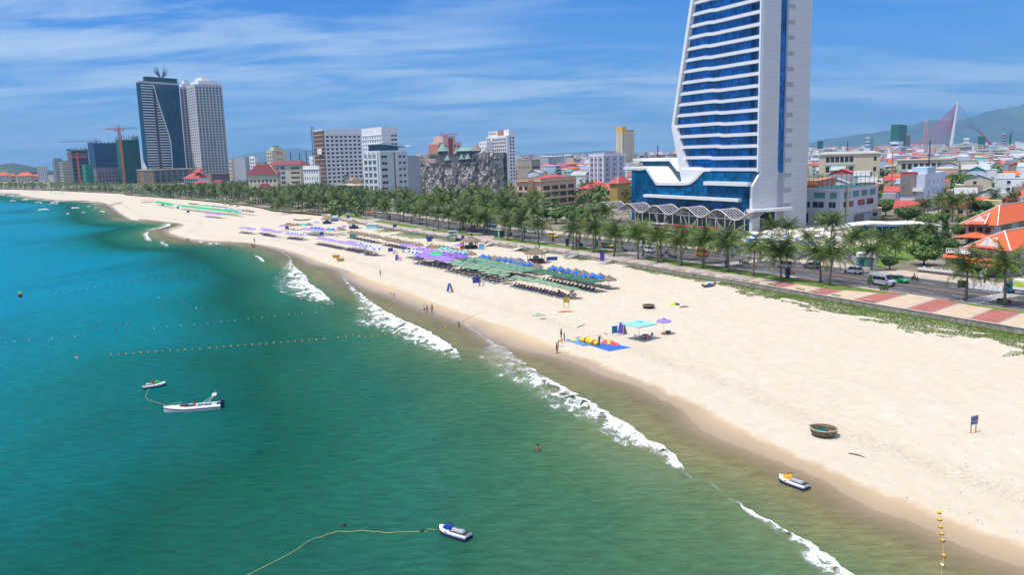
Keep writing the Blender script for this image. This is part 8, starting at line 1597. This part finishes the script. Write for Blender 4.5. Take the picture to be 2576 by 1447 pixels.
gw_=wallmat('garden_wall_concrete',(.30,.30,.31),.25,.6,.5);m1=MB();[m1.slab([a_,b_,b_+V3(0,0,2.3),a_+V3(0,0,2.3)],(.45,.89,0),.2)for a_,b_ in((P0,P1),(P1,P2))];m1.build('wall_section',gw_,o)
q=atz(*cp(cA,[(965,630)])[0],2.);o=thing('gate_kiosk','small gate booth with white and blue lettered sign in the garden wall','kiosk',(q.x-1,q.y+.6,1.95),-.6);MB().box(-2.2,-1.2,0,1.2,1.2,2.5).build('booth',wallmat('booth_green',(.10,.22,.20)),o);MB().box(-2.3,-1.35,2.5,2.2,1.3,3.5).build('sign_box',whitep,o);textobj('BIDV',.8,bluesg,o,(-.8,-1.38,3.0),(PI/2,0,0));MB().box(-1.6,-1.23,.1,-.4,-1.2,2.1).build('door',gTeal,o)
gp=[atz(*cp(cA,[q])[0],2.)for q in((640,595),(1000,640),(1350,560),(1800,470),(1700,330),(1100,300),(600,330),(-100,360),(-400,480))];tag(MB().prism([(p.x,p.y)for p in gp],1.7,1.93).build('hotel_lawn',lawnm),kind='structure')
gp=[atz(*cp(cA,[q])[0],2.)for q in((700,470),(1000,395),(1000,300),(500,270),(0,270),(-400,330),(-300,430),(200,430))];tag(MB().prism([(p.x,p.y)for p in gp],1.7,1.95).build('pool_terrace',M('terrace_paving',(.45,.40,.33),.8,.15,.4)),kind='structure')
WU=umbrella('x',whitec,1.9,2.4,4,.9,square=True,vent=False,val=.05);i=0
for wi_,(x,y)in enumerate(sorted(((85,262),(290,262),(395,262),(480,270),(-10,275),(200,275),(30,310),(150,320),(260,330),(330,350),(-60,335),(90,345),(600,330),(520,300),(440,320),(660,345),(-150,300),(-200,340),(-300,350)),reverse=True)):
    p=atz(*cp(cA,[(x,y)])[0],4.6);WU.put((p.x,p.y,1.95),R.random(),'white square poolside parasol, %s from the right'%ordw(wi_),'white poolside parasols',R.uniform(.75,.9))
lb_=lounger('x');[k_.data.materials.clear()or k_.data.materials.append(blue)for k_ in KIDS[lb_.r.name]if k_.name.startswith(('mattress','backrest'))]
for k in range(56):p=atz(*cp(cA,[(R.uniform(-350,760),R.uniform(330,425))])[0],2.3);lb_.put((p.x,p.y,1.96),R.choice((.4,2.,3.5)),'bright blue poolside lounger in the hotel garden','blue poolside loungers',1.15)
q=atz(*cp(cA,[(1150,355)])[0],2.);o=thing('white_marquee','long low white-roofed pavilion with glass front in the hotel garden','pavilion',(q.x,q.y,1.95),-.25);MB().box(-11,0,0,13,6,3.6).build('glass_front',gTeal,o)
for k in range(13):MB().box(-11+k*2,-.1,0,-10.8+k*2,.02,3.6).build('mullion',whitep,o)
rows=[];[rows.append([(-19,y,3.3+.5*math.sin(y)),(-12,y,4.2),(-6,y,4.9),(0,y,4.6),(7,y,4.7),(14,y,4.)])for y in(-1.8,1.5,5,8)];mb=MB();mb.loft(rows);m0=mb.mesh('roof',rWh,True);ob=obj('roof',m0,o);md=ob.modifiers.new('t','SOLIDIFY');md.thickness=.35
for nm,lb,xc,xL,xR,yt_,yb_,D,m_,n1,n2,w,h in(('netted_tower','dark green netted tower under construction on the city skyline',1080,990,1156,342,610,2300,netG,0,0,0,0),('city_tower','salmon and white hotel tower on the skyline left of the cable bridge',1375,1337,1480,300,570,2500,wPink,2,14,3,3.4),('netted_block','wide green netted block on the skyline at the right edge',2250,2230,2420,432,555,2300,netG,0,0,0,0),('city_block','white gridded lower part beneath the green netted tower',1075,990,1125,520,612,2290,wWhite,4,3,6,5),('city_block','grey-blue glass block with horizontal bands on the skyline',780,730,822,468,545,2400,wBlue,4,5,5,3),('city_block','small dark glass block at the left of the right-hand skyline',280,232,295,515,575,2300,gTeal,0,0,0,0),('city_block','white low wide block right of the bridge pylon',1815,1755,1900,480,545,2500,wWhite,4,4,5,3),('city_block','slim white frame tower right of the white wide block',2195,2152,2215,430,545,2600,wGrey,3,6,4,4),('netted_block','small green netted block beside the right end of the bridge',1975,1905,2045,465,548,2450,netG,0,0,0,0),('city_block','brown-grey tower just right of the green netted tower',1165,1148,1200,450,560,2500,wBrown,2,6,3,3)):
    B=Bld(nm,lb,cR,xc,yb_,xL,xR,yt_,35,m_,D=D,cat='building')
    if n1:B.win('A',.05,.95,n1,2,B.H-2,n2,w,h,gDark);B.win('B',.05,.95,n1,2,B.H-2,n2,w,h,gDark)
    B.parapet(m_,2)
B=Bld('city_block','pale stair-step block left of centre of the rooftops',cK,2150,560,2085,2180,462,40,wGrey,D=1000);B.win('A',.1,.9,3,2,B.H-2,4,2,2,gDark)
D=2900;pt=atY(*cp(cR,[(1700,90)])[0],D);pb=atY(*cp(cR,[(1632,560)])[0],D);o=thing('cable_bridge','white leaning bridge pylon with fans of red cables on the skyline','bridge');MB().tube([pb,pb.lerp(pt,.5),pt],[6.5,5,2.8],8).build('pylon',whitep,o)
cab1=M('cable_red',(.55,.08,.13),.6,.1,1.);cab2=M('cable_grey',(.16,.14,.22),.6,.1,1.)
for i in range(34):q=atY(*cp(cR,[(1225+i*11,560)])[0],D+i*3);MB().beam(q,pb.lerp(pt,.97-.012*i),.6).build('cable',cab1,o)
for i in range(26):q=atY(*cp(cR,[(2060-i*5.5,555-i*6.5)])[0],D-60);MB().beam(q,pb.lerp(pt,.97-.02*i),.4).build('cable',cab2,o)
a_,b_=atY(*cp(cR,[(2062,560)])[0],D-60),atY(*cp(cR,[(1925,410)])[0],D-60);MB().tube([a_,b_],[4.5,1.5],6).build('anchor_bundle',cab1,o)
for i,(c,x,yt_,yb_,D,lb)in enumerate(((cR,1390,500,850,420,'dark steel lattice mast before the white block'),(cR,1005,620,900,470,'rusty lattice mast before the school'),(cD,565,365,440,1100,'left thin radio mast beyond the cream hotel'),(cD,650,375,440,1150,'middle thin radio mast beyond the cream hotel'),(cD,712,355,440,1100,'right thin radio mast beyond the cream hotel'),(cK,2303,375,520,900,'dark antenna mast left of the tower'),(cR,543,505,620,1300,'thin mast at the left of the right-hand skyline'))):
    q=atY(*cp(c,[(x,yb_)])[0],D);z1_=atY(*cp(c,[(x,yt_)])[0],D).z;o=thing('radio_mast',lb,'mast',(q.x,D,1.9));mb=MB();hh=z1_-1.9;w=.5 if D<600 else .8
    for s in((-1,-1),(1,-1),(0,1)):mb.beam((s[0]*w,s[1]*w,0),(s[0]*w*.3,s[1]*w*.3,hh),.12*(1+D/700))
    for k in range(14):s_=1 if k%2 else-1;mb.beam((-s_*w*(1-k/20),-w,hh*k/14),(s_*w*(1-k/20),-w,hh*(k+1)/14),.1*(1+D/700))
    mb.build('lattice',gDark if i!=1 else cor,o)
k=0
while k<34:
    px,py=R.uniform(2060,2576),R.uniform(455,600);p=atz(px,py,1.9);s,off=snear(p.x,p.y)
    if off<62 or any((p.x-o_.location.x)**2+(p.y-o_.location.y)**2<260 for o_ in COL.objects if o_.parent is None and o_.get('category')in('building','hotel','villa','school','house','pavilion')):k+=.2;continue
    tree((p.x,p.y,1.9),R.choice((0,1,2)),'green broadleaf tree among the houses right of the tower',R.uniform(.8,1.25),'broadleaf trees right of the tower');k+=1
hw=[wWhite,wWhite,wCream,wBlue,wMint,wPink,wGrey,wallmat('wall_cool_white',(.62,.66,.80)),wYel,wConc];hn=['white','white','cream','pale blue','mint green','pink','grey','cool white','yellow','bare concrete']
hr=[(None,'flat roof'),(rTin,'grey tin roof'),(rRed,'red roof'),(rOr,'orange tiled roof'),(rTeal,'teal tin roof'),(rOld,'dark old tiled roof')]
taken=[(o_.location.x,o_.location.y)for o_ in COL.objects if o_.parent is None and o_.get('category')in('building','hotel','school','villa','house','apartment tower','rock castle')]
wm_={}
def house(x,y,rz,w,d,h,wi,ri,lb,grp):
    o=thing('town_house',lb,'house',(x,y,1.9),rz,grp);MB().box(-w/2,-d/2,0,w/2,d/2,h).build('wall',hw[wi],o);rm_=hr[ri][0]
    if rm_ is None:
        MB().box(-w/2-.15,-d/2-.15,h,w/2+.15,d/2+.15,h+.25).build('roof',hw[(wi+3)%10],o)
        if R.random()<.6:MB().box(-w/2+.3,-d*.1,h+.25,w*.1,d/2-.5,h+2.6).build('roof_room',hw[wi],o)
        if R.random()<.5:MB().rev([(0,0),(.6,0),(.6,1.3),(0,1.5)],8,(w*.25,0,h+.3)).build('water_tank',rimm if R.random()<.6 else blue,o)
    else:
        mb=MB();rh=1.6+w*.12;mb.q([(-w/2-.4,-d/2-.4,h),(w/2+.4,-d/2-.4,h),(w/2+.4,0,h+rh),(-w/2-.4,0,h+rh)]).q([(w/2+.4,d/2+.4,h),(-w/2-.4,d/2+.4,h),(-w/2-.4,0,h+rh),(w/2+.4,0,h+rh)]).q([(w/2,-d/2,h),(w/2,d/2,h),(w/2,0,h+rh*.95)]).q([(-w/2,d/2,h),(-w/2,-d/2,h),(-w/2,0,h+rh*.95)]);mb.build('roof',rm_,o)
    k_='w';nfl=max(1,int(h/3.4))
    if k_ not in wm_:wm_[k_]=MB().box(-.8,-.08,0,.8,.0,1.5,0).box(-.95,-.2,-.15,.95,0,0,1).mesh('window',[gDark,wWhite]);wm_['d']=MB().box(-.6,-.08,0,.6,0,2.1).mesh('door',wBrown)
    if y<900:
        for f_ in range(nfl):
            for s in((-.25,.25)if w>6 else(0,)):
                obj('window',wm_['w'],o,(w*s,-d/2,1.2+f_*3.4))if f_ or s else obj('door',wm_['d'],o,(w*s,-d/2,0))
            if f_<3:q=obj('window',wm_['w'],o,(-w/2,d*.1,1.2+f_*3.4));q.rotation_euler=(0,0,-PI/2)
    return o
def okspot(x,y,m=9):
    if y>1290*1 and x< -200:return False
    s,off=snear(x,y)
    if off<62 and s<WL_END-3:return False
    return all((x-a)**2+(y-b)**2>(m+7)**2 for a,b in taken)
spots=[]
def fill(y0,y1,k0,k1,st,jit):
    y=y0
    while y<y1:
        x=k0*y+R.uniform(0,st)
        while x<k1*y:
            spots.append((x+R.uniform(-jit,jit),y+R.uniform(-jit,jit)));x+=st*R.uniform(.85,1.2)
        y+=st*R.uniform(.9,1.25)
fill(330,560,.385,.66,17,3);fill(560,1150,.365,.64,30,8);fill(560,1200,.03,.215,27,7);fill(480,620,.10,.16,20,3);fill(700,1100,-.20,-.02,30,6)
spots=[q for q in spots if okspot(*q)];spots.sort(key=lambda q:q[1]);keepn=spots[:290]
zones=lambda x,y:('right of the tower' if x/y>.3 else 'left of the tower' if x/y>.02 else 'left of centre')+(', near rows' if y<450 else ', middle rows' if y<800 else ', far rows')
for x,y in keepn:
    wi=R.randrange(10);ri=R.choice([0,0,0,0,0,1,1,1,2,3,4,5])if y>420 else R.choice([0,1,1,3,5,2]);h=R.choice([3.6,4.2,7,7.4,10.5,13.5])if y>420 else R.choice([3.4,3.8,4.2,7.]);z_=zones(x,y)
    flo='low' if h<5 else 'two-storey' if h<8 else 'tall';lb='%s %s house with %s %s'%(flo,hn[wi],hr[ri][1],z_);house(x,y,R.choice([-.55,-.5,1.05])+R.uniform(-.08,.08),R.uniform(6,11),R.uniform(9,15),h,wi,ri,lb,lb[:60])
mb=MB();ms=[wWhite,wCream,wBlue,wMint,wPink,wGrey,rTin,rRed,rOr,wConc,gDark];far_=spots[290:]
for k in range(7000):
    y=900+4200*R.random()**1.6;a=R.choice([(.02,.23),(.33,.66),(.33,.66),(-.30,.02)]);x=y*R.uniform(*a)
    if y<1250 and okspot(x,y)is False:continue
    if x< -.26*y and y<2400:continue
    far_.append((x,y))
for x,y in far_:
    w,d=R.uniform(6,13)*(1+y/6000),R.uniform(8,16)*(1+y/6000);h=R.choice([4,4,7,7,10,12,15,22 if y>1500 else 12])*R.uniform(.85,1.15)*(1 if y<2500 else 1.2);T=Matrix.Translation((x,y,1.9))@Matrix.Rotation(R.choice([-.5,1.05])+R.uniform(-.1,.1),4,'Z');wi=R.choice([0,0,1,2,3,4,5,9,0]);mb.box(-w/2,-d/2,0,w/2,d/2,h,wi,mat=T);rf=R.choice([0,0,0,1,5,5,6,6,6,7,8,9,2,0]);mb.box(-w/2-.4,-d/2-.4,h,w/2+.4,d/2+.4,h+(1.8 if rf>6 else .5),rf,top=.6 if rf>6 else .98,mat=T)
    if y<2200:
        for f_ in range(int(h/3.4)):mb.box(-w*.35,-d/2-.1,1+f_*3.4,w*.35,-d/2-.02,2.5+f_*3.4,10,mat=T)
tag(mb.build('distant_houses',ms),kind='stuff')
mb=MB();rr=random.Random(12)
for k in range(420):y=420+3000*rr.random()**1.5;x=y*rr.choice([rr.uniform(.03,.22),rr.uniform(.36,.65),rr.uniform(-.25,.0)]);s_=1+y/900;leafblob(mb,(x,y,4.5*min(s_,2.)),5*s_*.6,5*s_*.6,3.5*min(s_,2),60,rr,.7*s_)
tag(mb.build('town_trees',broad),kind='stuff')
def hills(name,pts,D,th,m_):
    mb=MB();n=len(pts)-1;xs_=np.linspace(0,n,n*14+1);r0,r1,r2=[],[],[]
    for v in xs_:
        i=min(n-1,int(v));t_=v-i;px=pts[i][0]*(1-t_)+pts[i+1][0]*t_;py=pts[i][1]*(1-t_)+pts[i+1][1]*t_;q=atY(px,py,D);z_=max(4,q.z*(1+.10*mnoise.noise(V3(v*.9,D*.01,0))+.05*mnoise.noise(V3(v*3,D*.01,5))));r0.append((q.x*.96,D-th,0));r1.append((q.x*.99,D-th*.35,z_*.62*(1+.25*mnoise.noise(V3(v*2,9,D)))));r2.append((q.x,D,z_))
    mb.loft([r0,r1,r2,[(x,D+th,0)for x,y,z_ in r2]]);return tag(mb.build(name,m_,smooth=True),kind='structure')
hm_=M('hill_forest',(.035,.06,.022),.9,.4,.002,col2=(.07,.10,.04))
hills('hills',[(1990,372),(2060,353),(2150,340),(2230,330),(2290,312),(2350,300),(2400,305),(2450,292),(2510,272),(2576,262),(2700,250),(2800,262),(2950,300)],11500,1500,hm_)
hills('hills',[(540,408),(610,388),(680,378),(740,372),(800,378),(900,385),(1100,392),(1300,391),(1420,384),(1520,378),(1600,383),(1700,380),(1800,378),(1950,372),(2100,372)],15000,1200,hm_)
hills('hills',[(-120,432),(-60,420),(0,413),(35,411),(55,420),(72,433)],4200,500,hm_)
hm=bpy.data.materials.new('haze');hm.use_nodes=True;t=hm.node_tree;t.nodes.remove(t.nodes['Principled BSDF'])
pv=t.nodes.new('ShaderNodeVolumePrincipled');pv.inputs['Color'].default_value=(.26,.58,1,1);pv.inputs['Density'].default_value=HAZE
pv.inputs['Anisotropy'].default_value=.1
t.links.new(pv.outputs[0],t.nodes['Material Output'].inputs['Volume'])
mb=MB().box(-13000,-900,-4,14000,16500,760);tag(mb.build('haze',hm),kind='stuff')
